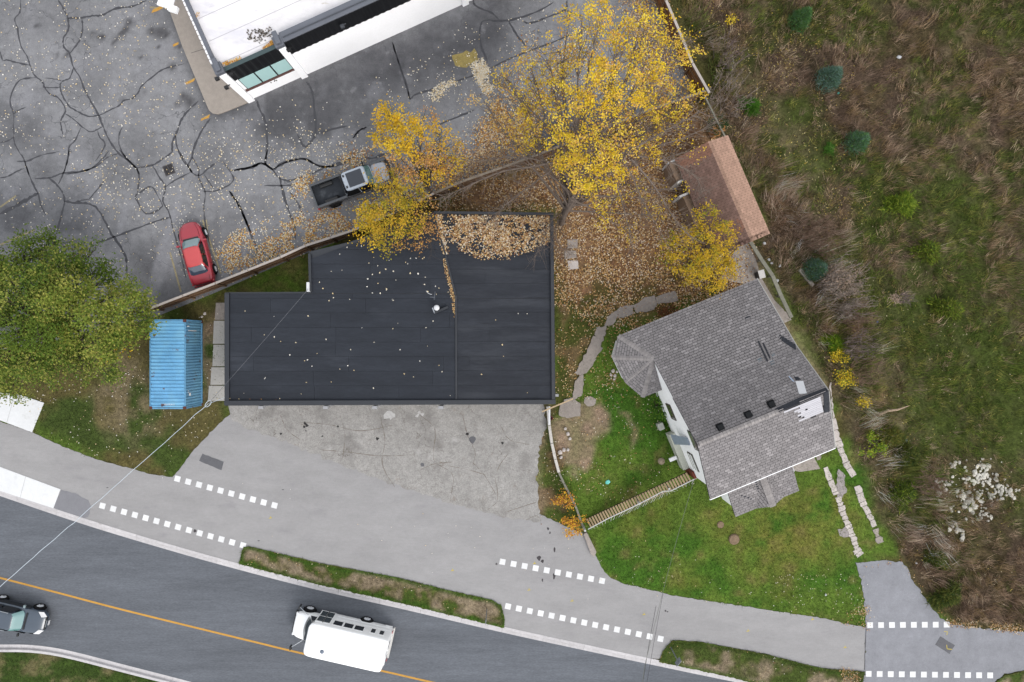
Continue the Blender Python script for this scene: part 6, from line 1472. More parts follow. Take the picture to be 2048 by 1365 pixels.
big = [(1165, 55, 12, 42, .8), (1205, 25, 13, 36, .8), (1120, 105, 11, 46, .9), (1062, 135, 10, 42, .8), (1235, 60, 12, 40, .7), (1232, 110, 13, 48, .9), (1290, 70, 12, 42, .55), (1290, 130, 12, 44, .8), (1345, 110, 11, 38, .75), (1380, 80, 10, 30, .5), (1320, 50, 11, 34, .5), (1285, 30, 11, 30, .45), (1140, 30, 11, 26, .5),
       (1175, 165, 13, 54, 1.1), (1110, 185, 11, 48, .9), (1050, 205, 9, 42, .75), (1245, 180, 13, 50, 1.1), (1310, 180, 12, 42, .9), (1365, 205, 10, 42, .65), (1150, 235, 13, 46, 1.1), (1090, 245, 11, 34, .6), (1215, 250, 13, 48, .9), (1285, 245, 11, 42, .7), (1345, 250, 10, 38, .5),
       (1130, 300, 12, 40, 1.1), (1180, 300, 13, 42, 1.0), (1240, 310, 12, 44, .8), (1290, 310, 11, 38, .6), (1165, 345, 12, 40, 1.1), (1215, 355, 11, 40, 1.0), (1260, 370, 9, 32, .45), (1130, 350, 11, 24, .8), (1185, 395, 9, 30, .9), (1225, 415, 7, 30, .55), (1290, 400, 7, 26, .3), (1255, 460, 6, 24, .35), (1320, 430, 5, 26, .4), (1350, 380, 6, 26, .35), (1390, 300, 7, 24, .35), (1200, 440, 6, 20, .5),
       (1015, 160, 8, 34, .6, PALE + YEL), (985, 235, 7, 32, .55, PALE), (1030, 285, 8, 36, .6, PALE + YEL), (1060, 265, 9, 30, .6), (960, 190, 6, 24, .4, PALE)]
bare_l = [([(1126, 430, 3), (1135, 385, 6), (1165, 350, 9), (1205, 322, 11), (1262, 300, 11.5), (1330, 262, 11), (1400, 225, 10)], .17), ([(1135, 385, 6), (1118, 330, 8.5), (1060, 335, 9), (1000, 345, 9), (930, 375, 8), (880, 398, 7)], .13), ([(1118, 330, 8.5), (1070, 365, 8), (1030, 395, 7.5), (1000, 420, 7), (985, 445, 6)], .09), ([(1118, 335, 8.5), (1050, 315, 9), (990, 318, 8.5), (940, 330, 8)], .08),
          ([(1125, 425, 3.2), (1105, 440, 5), (1090, 470, 5.5), (1075, 500, 5.5)], .06), ([(1125, 420, 3.2), (1112, 455, 5), (1118, 490, 5), (1135, 500, 4.5)], .05), ([(1240, 312, 11), (1262, 350, 10), (1290, 410, 9), (1325, 470, 8)], .10), ([(1262, 318, 11), (1310, 375, 10), (1350, 440, 9), (1385, 480, 8)], .10), ([(1215, 325, 11), (1240, 390, 9), (1255, 450, 7.5), (1265, 500, 6.5)], .08),
          ([(1275, 312, 11), (1330, 322, 10), (1365, 335, 9), (1395, 360, 8), (1410, 400, 7)], .09), ([(1270, 300, 11), (1340, 285, 10), (1400, 262, 9), (1430, 245, 8)], .08), ([(1165, 350, 9), (1180, 270, 11), (1215, 190, 12.5), (1250, 90, 13)], .13), ([(1150, 365, 8), (1130, 260, 11), (1110, 170, 11.5), (1090, 110, 11)], .11), ([(1180, 300, 11), (1250, 210, 12), (1310, 140, 11.5), (1340, 90, 11)], .11), ([(1130, 300, 9.5), (1080, 240, 10), (1030, 190, 9), (990, 160, 8)], .09)]
make_tree('maple_tree', 'large bright yellow tree with bare grey limbs over the board fences', 'tree', (1123, 446), 4.0, [(q[0], q[1], q[2], q[3] * 1.08, q[4] * f_) + tuple(q[5:]) for q, f_ in zip(big, rng.uniform(.45, 1.2, len(big)))], YEL + PALE[2:], 17000, .115, .20, bark_g, bare=bare_l, twig=3, top=W(1165, 345, 12), spread=.21)
GOLD = [A(238, 192, 40), A(224, 176, 38), A(240, 206, 62), A(206, 160, 48), A(196, 170, 50)]; RUSTY = [A(214, 160, 92), A(196, 140, 80), A(226, 184, 120), A(176, 128, 74)]
OLV = [A(196, 170, 44), A(160, 150, 44), A(214, 168, 52), A(132, 132, 40), A(220, 180, 62)]
make_tree('golden_tree', 'golden orange tree above the hood of the grey pickup', 'tree', (862, 392), 2.4, [(775, 235, 8, 30, 1.1), (810, 245, 8.5, 34, 1.2), (762, 275, 8, 28, 1.2), (800, 285, 9, 36, 1.3), (838, 258, 7.5, 30, .8), (830, 300, 8, 30, .9), (770, 215, 7, 14, .4), (880, 265, 7, 26, .5, GOLD), (868, 300, 7, 32, .55, RUSTY + GOLD), (900, 290, 6, 24, .5), (905, 325, 6, 24, .6), (865, 335, 6, 32, .7), (885, 350, 5, 28, .5, RUSTY + GOLD), (835, 340, 7, 26, .5, RUSTY), (815, 350, 6, 24, .5, RUSTY), (850, 230, 7, 16, .3, RUSTY), (900, 255, 6, 12, .35), (870, 240, 6.5, 22, .3, RUSTY), (915, 300, 5.5, 22, .35, RUSTY), (845, 310, 7.5, 34, .45, RUSTY), (880, 330, 6, 34, .4, RUSTY), (790, 330, 6, 26, .4, RUSTY)],
          GOLD, 4900, .125, .15, bark_d, bare=[([(860, 385, 2), (850, 350, 5), (838, 315, 7), (822, 280, 8.5)], .07), ([(858, 380, 2.5), (866, 330, 5), (880, 290, 6.5)], .05)], twig=2, top=W(825, 315, 8), spread=.22)
make_tree('olive_tree', 'yellow-green tree hanging over the fence and the dark roof', 'tree', (842, 420), 2.0, [(775, 375, 6, 34, .9), (810, 385, 6.5, 34, .9), (745, 375, 5.5, 18, .5, GOLD), (730, 425, 5.5, 30, 1.0, GOLD + OLV), (765, 420, 6.5, 36, 1.2), (805, 425, 6.5, 34, 1.1), (740, 460, 5, 32, 1.1, GOLD + OLV), (780, 460, 6, 34, 1.2), (820, 455, 5.5, 28, .9), (770, 485, 5, 26, .8), (745, 482, 4.6, 18, .7), (850, 430, 5, 24, .6, RUSTY + OLV), (850, 465, 5, 22, .6, RUSTY), (865, 450, 4.8, 18, .5, RUSTY), (800, 485, 4.8, 20, .6, RUSTY + OLV), (835, 395, 5, 24, .6), (860, 405, 4.5, 18, .5, RUSTY), (830, 480, 4.6, 28, .4, RUSTY), (870, 470, 4.4, 22, .4, RUSTY), (720, 455, 4.6, 24, .5, GOLD), (790, 355, 5.5, 28, .45, RUSTY + OLV), (755, 350, 5, 18, .35, RUSTY)],
          OLV, 5200, .125, .13, bark_d, bare=[([(840, 415, 2), (815, 425, 4.5), (785, 440, 6)], .06), ([(842, 418, 2), (852, 450, 4.5), (860, 480, 5)], .04)], twig=2, top=W(800, 430, 6), spread=.22)
APR = [A(226, 184, 44), A(204, 166, 40), A(182, 162, 46), A(218, 176, 54), A(144, 142, 44)]; GRN = [A(120, 136, 44), A(140, 146, 44), A(104, 124, 40)]
make_tree('apricot_tree', 'small yellow and green tree between brown shed and grey house', 'tree', (1382, 528), 1.5, [(1412, 425, 4, 22, .7, GRN + APR), (1440, 440, 4.2, 24, .9, GRN + APR), (1400, 455, 4.5, 30, 1.0), (1445, 475, 4.6, 30, 1.0), (1375, 485, 4.5, 32, .9), (1415, 495, 5, 34, 1.1), (1340, 490, 3.6, 28, .7, GRN + APR), (1330, 520, 3.2, 20, .5, GRN + APR), (1365, 525, 4.4, 30, .9), (1405, 535, 4.6, 34, 1.1), (1450, 515, 4.4, 30, 1.1), (1440, 550, 4, 30, 1.1), (1390, 565, 3.6, 24, .7), (1430, 575, 3.2, 18, .8), (1465, 545, 3.6, 18, .8), (1465, 500, 3.8, 18, .6)],
          APR, 5800, .115, .11, bark_d, top=W(1405, 505, 4.5), twig=2, spread=.20)
# big green tree on the west side: clumps spread through the crown outline
GREEN = [A(106, 130, 46), A(90, 116, 42), A(136, 146, 60), A(72, 98, 36), A(170, 168, 84)]; LIME = [A(148, 154, 64), A(184, 178, 90), A(126, 142, 54), A(98, 122, 44), A(114, 132, 50)]; DGRN = [A(84, 108, 36), A(98, 122, 42), A(112, 130, 44)]
crown = [(-160, 500), (0, 488), (55, 468), (95, 480), (150, 492), (192, 496), (180, 522), (222, 538), (230, 552), (262, 556), (300, 590), (312, 620), (308, 655), (276, 690), (262, 720), (228, 745), (222, 772), (190, 770), (165, 745), (125, 755), (85, 775), (45, 790), (0, 780), (-60, 790), (-160, 760)]
cb_l = []; tries = 0
while len(cb_l) < 74 and tries < 6000:
    tries += 1; x = rng.uniform(-150, 310); y = rng.uniform(465, 790)
    if not inside(crown, np.array([x]), np.array([y]))[0] or edge_dist(crown, np.array([x]), np.array([y]))[0] < 16: continue
    if any(math.hypot(x - q[0], y - q[1]) < 28 for q in cb_l): continue
    if math.hypot(x - 168, y - 655) < 20 or math.hypot(x - 50, y - 555) < 16: continue
    ed = edge_dist(crown, np.array([x]), np.array([y]))[0]
    pal_ = LIME if (x > 90 and 545 < y < 690 and rng.random() < .75) else (DGRN if (y < 560 or (x < 130 and 600 < y < 700)) and rng.random() < .7 else GREEN)
    cb_l.append((x, y, 4.2 + min(ed, 90) / 90 * 3.6 + rng.uniform(-1.0, 1.0), rng.uniform(25, 36), 1.0, pal_))
cb_l += [(192, 492, 4, 12, .5, DGRN), (205, 532, 4, 14, .6, DGRN), (225, 548, 4, 12, .6, DGRN), (255, 560, 5, 14, .7), (290, 595, 5, 16, .8, LIME), (228, 698, 3, 10, .6, GOLD), (210, 720, 3, 12, .5, GOLD), (245, 705, 2.6, 8, .5, GOLD), (100, 772, 4, 14, .7), (35, 792, 4, 14, .6), (50, 470, 4, 12, .4, DGRN), (110, 482, 4, 12, .4, DGRN)]
make_tree('green_tree', 'big leafy green tree with paler tips beside the blue container', 'tree', (155, 655), 2.6, cb_l, GREEN, 52000, .15, .26, bark_d, top=W(110, 640, 7.5), twig=2, spread=.34)

# ================================================================== SPRUCES, BUSHES AND BARE SHRUBS OF THE FIELD
def needles(n, fn, wd, cols, name, parent, mat_=None):
    """n spiky triangles: fn(i) -> root, tip arrays"""
    R, T = fn(n); d = T - R; s = np.cross(d, rng.normal(0, 1, d.shape)); s /= np.linalg.norm(s, axis=1)[:, None] + 1e-9
    V = np.stack([R + s * wd[:, None], R - s * wd[:, None], T], 1).reshape(-1, 3)
    return np_mesh(name, V, np.arange(3 * n).reshape(n, 3), mat_ or M['blade'], np.repeat(cols, 3, 0), parent)
def spruce(px, py, r_px, h, pal, tip, label, group='young spruces planted in the field'):
    b = W(px, py); root = empty('young_spruce', (b.x, b.y, 0), 0, label, 'spruce', group); r = r_px / PX
    MB().tube([(0, 0, -.05), (0, 0, h * .5), (0, 0, h * .95)], [.05, .035, .01], 6).build('trunk', bark_d, root)
    def fn(n):
        lay = rng.beta(1, 1.5, n); ph = np.round(lay * 9) / 9 * .8 + lay * .2
        nb = 13; a = np.round(rng.uniform(0, nb, n)) / nb * 2 * np.pi + ph * 20 + rng.normal(0, .16, n); rr = r * (1 - ph) ** .8 + .06
        q = rng.uniform(.15, 1, n) ** .6; z0 = ph * h * .9 + .12
        R = np.stack([np.cos(a) * rr * q, np.sin(a) * rr * q, z0 - .10 * q + .1], 1)
        out = np.stack([np.cos(a + rng.normal(0, .9, n)), np.sin(a + rng.normal(0, .9, n)), rng.uniform(.1, .9, n)], 1)
        T = R + out * rng.uniform(.10, .22, (n, 1)); T[:, 2] += .02; fn.ph = ph; fn.q = q
        return R, T
    n = int(2600 * (r / .8) ** 1.3); c = pick(pal, n, jit=.22); t = pick(tip, n, jit=.15)
    st_ = rng.bit_generator.state; fn(n); k = np.clip(fn.ph * 1.1 * fn.q, 0, 1)[:, None]; rng.bit_generator.state = st_
    needles(n, fn, rng.uniform(.018, .036, n), 1.6 * c * (1 - k) + t * k, 'foliage', root)
BLU = [A(92, 124, 104), A(80, 110, 80), A(112, 140, 124), A(72, 100, 62)]; BLT = [A(150, 180, 176), A(126, 160, 150)]
SGR = [A(76, 114, 56), A(64, 100, 46), A(98, 134, 70)]; SGT = [A(120, 158, 126), A(104, 146, 96)]
spruce(1593, 48, 21, 2.2, SGR, SGT, 'deep green young spruce at the top edge of the scrub field')
spruce(1650, 164, 25, 2.3, BLU, BLT, 'blue-green young spruce with silvery tip in the upper field')
spruce(1706, 289, 23, 2.0, SGR + [A(96, 140, 72)], BLT, 'pale-tipped green spruce in the middle of the upper field')
spruce(1622, 541, 23, 2.2, BLU + SGR, BLT, 'blue spruce next to the pale timber behind the house')
def bush(px, py, rx, ry, h, pal, label, rz=0.0, n=2600, group='low round bushes in the field', dark=None, name='juniper_bush', cat='bush'):
    n = int(n * 1.9); b = W(px, py); root = empty(name, (b.x, b.y, 0), rz, label, cat, group); rx /= PX; ry /= PX
    MB().tube([(0, 0, -.05), (0, 0, h * .6)], [.05, .02], 5).build('stem', bark_d, root)
    k1, k2, k3 = rng.uniform(0, 6.28, 3); nb = 46; ba = rng.uniform(0, 6.28, nb); bq = rng.uniform(.0, .95, nb) ** .6
    def fn(n):
        # upright sprays: each branch carries its own tuft, the outline is ragged
        b_i = rng.integers(0, nb, n); lob = 1 + .20 * np.sin(2 * ba + k1) + .14 * np.sin(3 * ba + k2) + .12 * np.sin(5 * ba + k3)
        x = np.cos(ba)[b_i] * (bq * lob)[b_i] + rng.normal(0, .17, n); y = np.sin(ba)[b_i] * (bq * lob)[b_i] + rng.normal(0, .17, n); q = np.hypot(x, y)
        z = h * np.sqrt(np.clip(1.1 - np.minimum(q, 1) ** 2, .05, 1)) * rng.uniform(.45, 1, n)
        R = np.stack([x * rx * .9, y * ry * .9, z], 1); out = np.stack([x * .9 + rng.normal(0, .5, n), y * .9 + rng.normal(0, .5, n), rng.uniform(.05, .6, n)], 1)
        return R, R + out * rng.uniform(.10, .22, (n, 1))
    needles(n, fn, rng.uniform(.018, .036, n), pick(pal, n, jit=.32, boost=1.45), 'foliage', root)
JB = [A(124, 146, 44), A(104, 128, 40), A(146, 160, 58), A(80, 106, 34)]; JD = [A(86, 98, 40), A(104, 110, 46), A(64, 78, 32), A(116, 116, 54)]; JG = [A(64, 84, 38), A(82, 98, 42), A(48, 66, 30), A(98, 104, 50)]
bush(1797, 413, 29, 22, .95, JB, 'bright lime green bush in the middle of the field', .3, 3000); bush(1850, 503, 27, 22, .9, JB + JD, 'mid green bush with browning tip below the lime one', .2); bush(1889, 616, 28, 20, .95, JB + JD, 'yellow-green oval bush right of the bare shrubs', -.1, 2800)
bush(1772, 873, 30, 19, .8, JD + [A(118, 110, 48)], 'olive bush beside the pale fallen branch', -.25); bush(1810, 909, 24, 24, .9, JG + JD, 'dark green bush left of the white rock pile, the upper of two'); bush(1800, 985, 26, 22, .9, JG + JB, 'dark green bush left of the white rock pile, the lower of two', -.5)
bush(1868, 1112, 20, 18, .7, JG + JD, 'dark scrubby bush above the driveway bend', 0, 1800); bush(1887, 1186, 30, 24, .9, JG + JD, 'dark green bush at the edge of the asphalt driveway'); bush(1500, 216, 18, 16, .8, [A(84, 128, 40), A(66, 108, 34)], 'small green bush right of the fence corner', 0, 1500)
bush(1657, 300, 10, 9, .3, [A(70, 116, 40), A(90, 130, 50)], 'tiny green clump left of the pale-tipped spruce', 0, 500); bush(1665, 690, 16, 22, .6, [A(96, 136, 36), A(130, 150, 40)], 'lime shrub with yellow leaves east of the house', .3, 1400)
YB = [A(226, 196, 44), A(204, 170, 40), A(170, 160, 50), A(236, 208, 70)]
def leafy_shrub(name, px, py, rx, ry, h, pal, n, label, size=.12, group=None):
    b = W(px, py); root = empty(name, (b.x, b.y, 0), 0, label, 'shrub', group); rx /= PX; ry /= PX
    st_ = MB(); k = 14; tips = []
    for i in range(k):
        a = rng.uniform(0, 6.28); q = rng.uniform(.2, 1); e = Vector((math.cos(a) * rx * q, math.sin(a) * ry * q, h * rng.uniform(.6, 1))); tips.append(e); st_.tube([(0, 0, 0), e * .5 + Vector((0, 0, .1)), e], [.018, .012, .004], 4)
    st_.build('stems', bark_d, root); T = np.array([tuple(t) for t in tips]); P = T[rng.integers(0, k, n)] + rng.normal(0, 1, (n, 3)) * np.array([.16, .16, .12])
    leaf_mesh('foliage', np.c_[P[:, :2], np.abs(P[:, 2])], size, pick(pal, n, jit=.2, boost=1.35), root, (0, 0, 0))
leafy_shrub('yellow_shrub', 1672, 712, 16, 12, .7, YB, 260, 'low yellow shrub east of the house roof, upper one'); leafy_shrub('yellow_shrub', 1680, 755, 22, 18, .9, YB + [A(140, 150, 50)], 420, 'yellow shrub close to the bare roof boards'); leafy_shrub('yellow_shrub', 1720, 802, 14, 9, .6, YB, 200, 'small yellow shrub left of the fallen branch')
leafy_shrub('green_shrub', 1738, 890, 28, 30, .6, [A(130, 150, 40), A(100, 136, 36), A(160, 170, 50)], 520, 'bright green leafy shrub right of the slab track'); leafy_shrub('ivy_shrub', 1312, 812, 20, 28, 1.0, [A(76, 116, 34), A(104, 140, 40), A(56, 92, 30)], 620, 'green leafy shrub against the white house wall')
OR_ = [A(236, 192, 62), A(222, 164, 52), A(214, 148, 60), A(182, 120, 64)]
leafy_shrub('amber_shrub', 1130, 1000, 26, 20, .8, OR_ + [A(150, 104, 64)], 420, 'orange-yellow shrub across the garden wall, upper one'); leafy_shrub('amber_shrub', 1148, 1045, 24, 22, .9, OR_, 520, 'orange-yellow shrub at the foot of the garden wall by the stairs')
leafy_shrub('wild_shrub', 1425, 262, 16, 16, 1.6, [A(50, 76, 36), A(36, 60, 28)], 500, 'dark green shrub in front of the plywood box')
leafy_shrub('yellow_shrub', 1458, 48, 9, 7, .5, YB, 100, 'tiny yellow shrub right of the tall orange fence'); leafy_shrub('rusty_shrub', 1330, 625, 24, 12, .8, [A(110, 72, 46), A(134, 90, 56), A(84, 62, 40)], 460, 'rust-brown shrub under the eave of the grey roof')
TWIG = [mat('twig_%s' % k_, c_, .9, noise=[(3, .25), (14, .25)]) for k_, c_ in (('grey', A(172, 158, 148, 1.6)), ('brown', A(146, 122, 106, 1.6)), ('mauve', A(150, 134, 130, 1.6)))]
def bare_shrub(px, py, r_px, h, n, label, pal=None, lean=(.12, .05)):
    h *= 1.1; n = int(n * .62)
    b = W(px, py); root = empty('bare_shrub', (b.x, b.y, 0), 0, label, 'shrub', 'tall bare shrubs east of the house'); r = r_px / PX
    mb = MB()
    for i in range(n):
        a = rng.uniform(0, 6.28); q = r * math.sqrt(rng.random()); s = Vector((math.cos(a) * q, math.sin(a) * q, 0)); hh = h * rng.uniform(.6, 1.05)
        e = s + Vector((rng.normal(0, .34) + lean[0] + s.x * .3, rng.normal(0, .34) + lean[1] + s.y * .3, hh)); m_ = s.lerp(e, .5) + Vector((rng.normal(0, .06), rng.normal(0, .06), 0))
        mb.tube([s, m_, e], [.026, .020, .010], 3, cap=False)
        for _ in range(7):
            p = m_.lerp(e, rng.uniform(0, .95)); mb.tube([p, p + Vector((rng.normal(0, .16), rng.normal(0, .16), rng.uniform(.15, .5)))], [.013, .006], 3, cap=False)
    mb.build('stems', TWIG[len(label) % 3], root, fix=False)
bare_shrub(1606, 470, 26, 2.6, 70, 'bare grey shrub above the blue spruce'); bare_shrub(1632, 490, 20, 2.8, 55, 'bare shrub touching the top of the blue spruce'); bare_shrub(1655, 565, 28, 3.2, 110, 'largest bare shrub with pale seed heads east of the house', lean=(.15, .1))
bare_shrub(1672, 612, 26, 3.0, 90, 'bare brown shrub in the middle of the thicket'); bare_shrub(1690, 645, 24, 2.8, 75, 'bare shrub above the tan hollow in the thicket'); bare_shrub(1700, 692, 22, 2.4, 55, 'lowest bare shrub of the thicket'); bare_shrub(1442, 205, 34, 2.2, 80, 'bare scrub spilling right of the fence corner'); bare_shrub(1448, 120, 24, 1.6, 50, 'bare scrub along the tall orange fence'); bare_shrub(1715, 745, 26, 1.6, 50, 'bare scrub right of the yellow shrubs'); bare_shrub(1845, 960, 26, 1.5, 60, 'mauve bare scrub between dark bushes and rocks'); bare_shrub(1790, 598, 10, 1.6, 26, 'small pale seed-headed shrub left of the oval bush')
# pale seed heads on the largest shrub and the small one
for nm, cx, cy, rr, n in (('bare_shrub.002', 1690, 560, 34, 420), ('bare_shrub.010', 1790, 598, 12, 160)):
    par = bpy.data.objects.get(nm)
    if par:
        c = W(cx, cy, 2.7 if n > 300 else 1.5); P = np.array(c) + rng.normal(0, 1, (n, 3)) * np.array([rr / PX * .5, rr / PX * .5, .3]); P[:, 2] = np.clip(P[:, 2], .4, 3.4)
        leaf_mesh('seed_heads', P, .10, pick([A(196, 172, 152), A(176, 152, 132)], n), par, tuple(par.location))['kind'] = 'stuff'

# ================================================================== ROCK PILE
m_rock = mat('pale_rock', A(232, 228, 216), .95, noise=[(3, .16), (14, .24)], orand=.26, blotch=[(1.5, .6, .75, A(150, 146, 130))])
rock_me = []
for k in range(6):
    bm = bmesh.new(); bmesh.ops.create_icosphere(bm, subdivisions=1, radius=1)
    for v in bm.verts: v.co *= rng.uniform(.72, 1.18)
    me = bpy.data.meshes.new('rock'); bm.to_mesh(me); bm.free(); me.materials.append(m_rock); rock_me.append(me)
zones_r = [((1958, 955), (32, 26), 92), ((1998, 982), (24, 20), 46), ((1925, 998), (22, 14), 40), ((1945, 1015), (30, 16), 34), ((1885, 965), (16, 14), 18), ((1970, 1030), (22, 14), 16), ((1905, 930), (12, 12), 8), ((1915, 1060), (14, 16), 14), ((1882, 990), (10, 10), 10), ((1900, 1090), (12, 12), 8)]
for (cx, cy), (sx, sy), n in zones_r:
    for _ in range(n):
        x, y = rng.normal(cx, sx * .62), rng.normal(cy, sy * .62); r = float(np.clip(rng.lognormal(-2.3, .42), .05, .22)); p = W(x, y)
        o = link('rock', rock_me[rng.integers(0, 6)], None, (p.x, p.y, r * .22), (rng.uniform(-.3, .3), rng.uniform(-.3, .3), rng.uniform(0, 6.28)), (r * rng.uniform(.9, 1.6), r, r * .5))
        tag(o, 'pale limestone rock in the scattered pile among the weeds', 'rock', 'pale rocks piled in the field')

# ================================================================== GRASS, WEEDS AND FALLEN LEAVES (uncountable)
BUILD = [[W2((452, 812)), W2((1100, 805)), W2((1095, 440)), W2((880, 440)), W2((630, 510)), W2((630, 590)), W2((455, 590))]]
PAVED = [LOT, OLD_LOT, DRIVE, ROAD, PATH + [p for p in CURB_IN[::-1] if -100 < p[0] < 1322], [(-300, 700), (0, 786), (88, 806), (64, 865), (0, 841), (-300, 745)], wk]
MEDS = MEDIANS
def scatter(n, x0, x1, y0, y1): return rng.uniform(x0, x1, n), rng.uniform(y0, y1, n)
def on_soil(X, Y):
    bad = np.zeros(len(X), bool)
    for p in PAVED: bad |= inside(p, X, Y)
    med = np.zeros(len(X), bool)
    for p in MEDS: med |= inside(p, X, Y)
    cb = np.minimum(edge_dist(CURB_N[1:-1], X, Y, False), edge_dist(CURB_S[1:-1], X, Y, False)) < 14
    return (~bad | med) & ~cb, med
def blades(name, n, box, hfun, wfun, lean, colf, dens, tall_z=.0):
    X, Y = scatter(n, *box); ok, med = on_soil(X, Y); X, Y, med = X[ok], Y[ok], med[ok]
    wx = (X - 1024) / PX; wy = (682.5 - Y) / PX; col, g, scr, lit = cover(wx, wy)
    keep = rng.random(len(X)) < dens(g, scr, lit, X, Y); wx, wy, col, g, scr, med = wx[keep], wy[keep], col[keep], g[keep], scr[keep], med[keep]
    m = len(wx); h = hfun(g, scr, m); a = rng.uniform(0, 2 * np.pi, m); l = lean(m)
    z0 = np.where(med, .03, -.03); R = np.stack([wx, wy, z0], 1)
    bx = fbm(wx, wy, 1.2, 131) * 12
    a = a * .75 + bx * .25 * 2
    T = R + np.stack([np.cos(a) * l * h, np.sin(a) * l * h, h], 1); w = wfun(m); s = np.stack([-np.sin(a), np.cos(a), np.zeros(m)], 1) * w[:, None]
    V = np.stack([R + s, R - s, T], 1).reshape(-1, 3)
    cc = colf(col, g, scr, m)
    o = np_mesh(name, V, np.arange(3 * m).reshape(m, 3), M['blade'], np.repeat(np.clip(cc, 0, .6), 3, 0)); o['kind'] = 'stuff'; return o
VIEW = (-30, 2078, -30, 1395)
blades('lawn_grass', 230000, VIEW, lambda g, s, m: rng.uniform(.05, .14, m) * (.6 + .6 * g), lambda m: rng.uniform(.014, .030, m), lambda m: rng.uniform(.5, 1.6, m),
       lambda c, g, s, m: c * rng.uniform(.7, 1.9, (m, 1)) * np.array([[1.0, 1.03, .9]]), lambda g, s, l, X, Y: np.where(s > .5, 0, g * .95 + .08))
for md_ in MEDS[:2]:
    mx_ = [p[0] for p in md_]; my_ = [p[1] for p in md_]
    blades('verge_grass', 26000, (min(mx_), max(mx_), min(my_), min(max(my_), 1395)), lambda g, s, m: rng.uniform(.06, .16, m), lambda m: rng.uniform(.014, .030, m), lambda m: rng.uniform(.5, 1.8, m), lambda c, g, s, m: c * rng.uniform(.75, 2.0, (m, 1)), lambda g, s, l, X, Y: np.clip(g * 1.3 - .15, 0.03, 1))
blades('weed_stalks', 150000, (1320, 2078, -30, 1290), lambda g, s, m: rng.uniform(.12, .40, m), lambda m: rng.uniform(.010, .026, m), lambda m: rng.uniform(.3, 1.2, m),
       lambda c, g, s, m: c * rng.uniform(.7, 2.1, (m, 1)), lambda g, s, l, X, Y: s * .8)
# shaggy clumps of dry weeds and rank grass, each clump with its own tint
def clumps(name, nc, box, per, hr, wr, lean, pal_dry, pal_green, dens, tilt=(0, 0), rad=.13):
    X, Y = scatter(nc, *box); wx = (X - 1024) / PX; wy = (682.5 - Y) / PX; col, g, scr, lit = cover(wx, wy)
    inf = inside(FIELD, X, Y) & (edge_dist(FIELD, X, Y) > 5); k = inf & (rng.random(nc) < dens(X, Y, g, scr, wx, wy)); wx, wy, col, g, X, Y = wx[k], wy[k], col[k], g[k], X[k], Y[k]
    m = len(wx); gr = rng.random(m) < np.clip(g * 1.25 - .12 + (fbm(wx, wy, 1.8, 171) - .5) * .9, 0.02, .95)
    cc = np.where(gr[:, None], pick(pal_green, m, jit=.34, boost=2.0), pick(pal_dry, m, jit=.36, boost=2.1)) * .85 + col * .35
    n = m * per; bx = np.repeat(wx, per) + rng.normal(0, rad, n); by = np.repeat(wy, per) + rng.normal(0, rad, n); h = np.repeat(rng.uniform(*hr, m) * np.where(gr, .7, 1), per) * rng.uniform(.55, 1.1, n)
    a = rng.uniform(0, 6.28, n); l = rng.uniform(*lean, n); da = np.repeat(fbm(wx, wy, 2.2, 181) * 14, per); R = np.stack([bx, by, np.full(n, -.03)], 1)
    T = R + np.stack([np.cos(a) * l * h + np.cos(da) * h * .35 + tilt[0] * h, np.sin(a) * l * h + np.sin(da) * h * .35 + tilt[1] * h, h], 1)
    s_ = np.stack([-np.sin(a), np.cos(a), np.zeros(n)], 1) * rng.uniform(*wr, (n, 1))
    V = np.stack([R + s_, R - s_, T], 1).reshape(-1, 3); c3_ = np.repeat(cc, per, 0) * rng.uniform(.6, 1.45, (n, 1))
    o = np_mesh(name, V, np.arange(3 * n).reshape(n, 3), M['blade'], np.repeat(np.clip(c3_, 0, .6), 3, 0)); o['kind'] = 'stuff'
DRY = [A(132, 112, 98), A(116, 96, 82), A(152, 128, 104), A(98, 80, 66), A(168, 146, 124), A(124, 104, 70)]; GRNF = [A(78, 96, 38), A(96, 114, 46), A(62, 80, 32), A(112, 120, 54), A(134, 130, 70)]
clumps('dry_weeds', 15000, (1330, 2078, -30, 1265), 18, (.22, .75), (.008, .020), (.25, .9), DRY, GRNF, lambda X, Y, g, s, wx, wy: .25 + .85 * np.clip((fbm(wx, wy, 2.4, 191) - .34) / .25, 0, 1))
EASTB = [(1345, 0), (1420, 60), (1480, 170), (1560, 330), (1640, 430), (1740, 560), (1760, 700), (1790, 860), (1880, 960), (1930, 1120), (1850, 1180), (1720, 880), (1640, 680), (1560, 480), (1480, 290), (1410, 170)]
clumps('brush_stalks', 4200, (1340, 1940, -10, 1200), 22, (.7, 1.8), (.009, .018), (.08, .45), [A(190, 170, 154), A(168, 146, 130), A(206, 188, 168), A(146, 122, 106)], GRNF, lambda X, Y, g, s, wx, wy: soft(EASTB, X, Y, 20) * np.clip((fbm(wx, wy, 2.0, 195) - .33) / .2, 0, 1), tilt=(.10, .04), rad=.2)

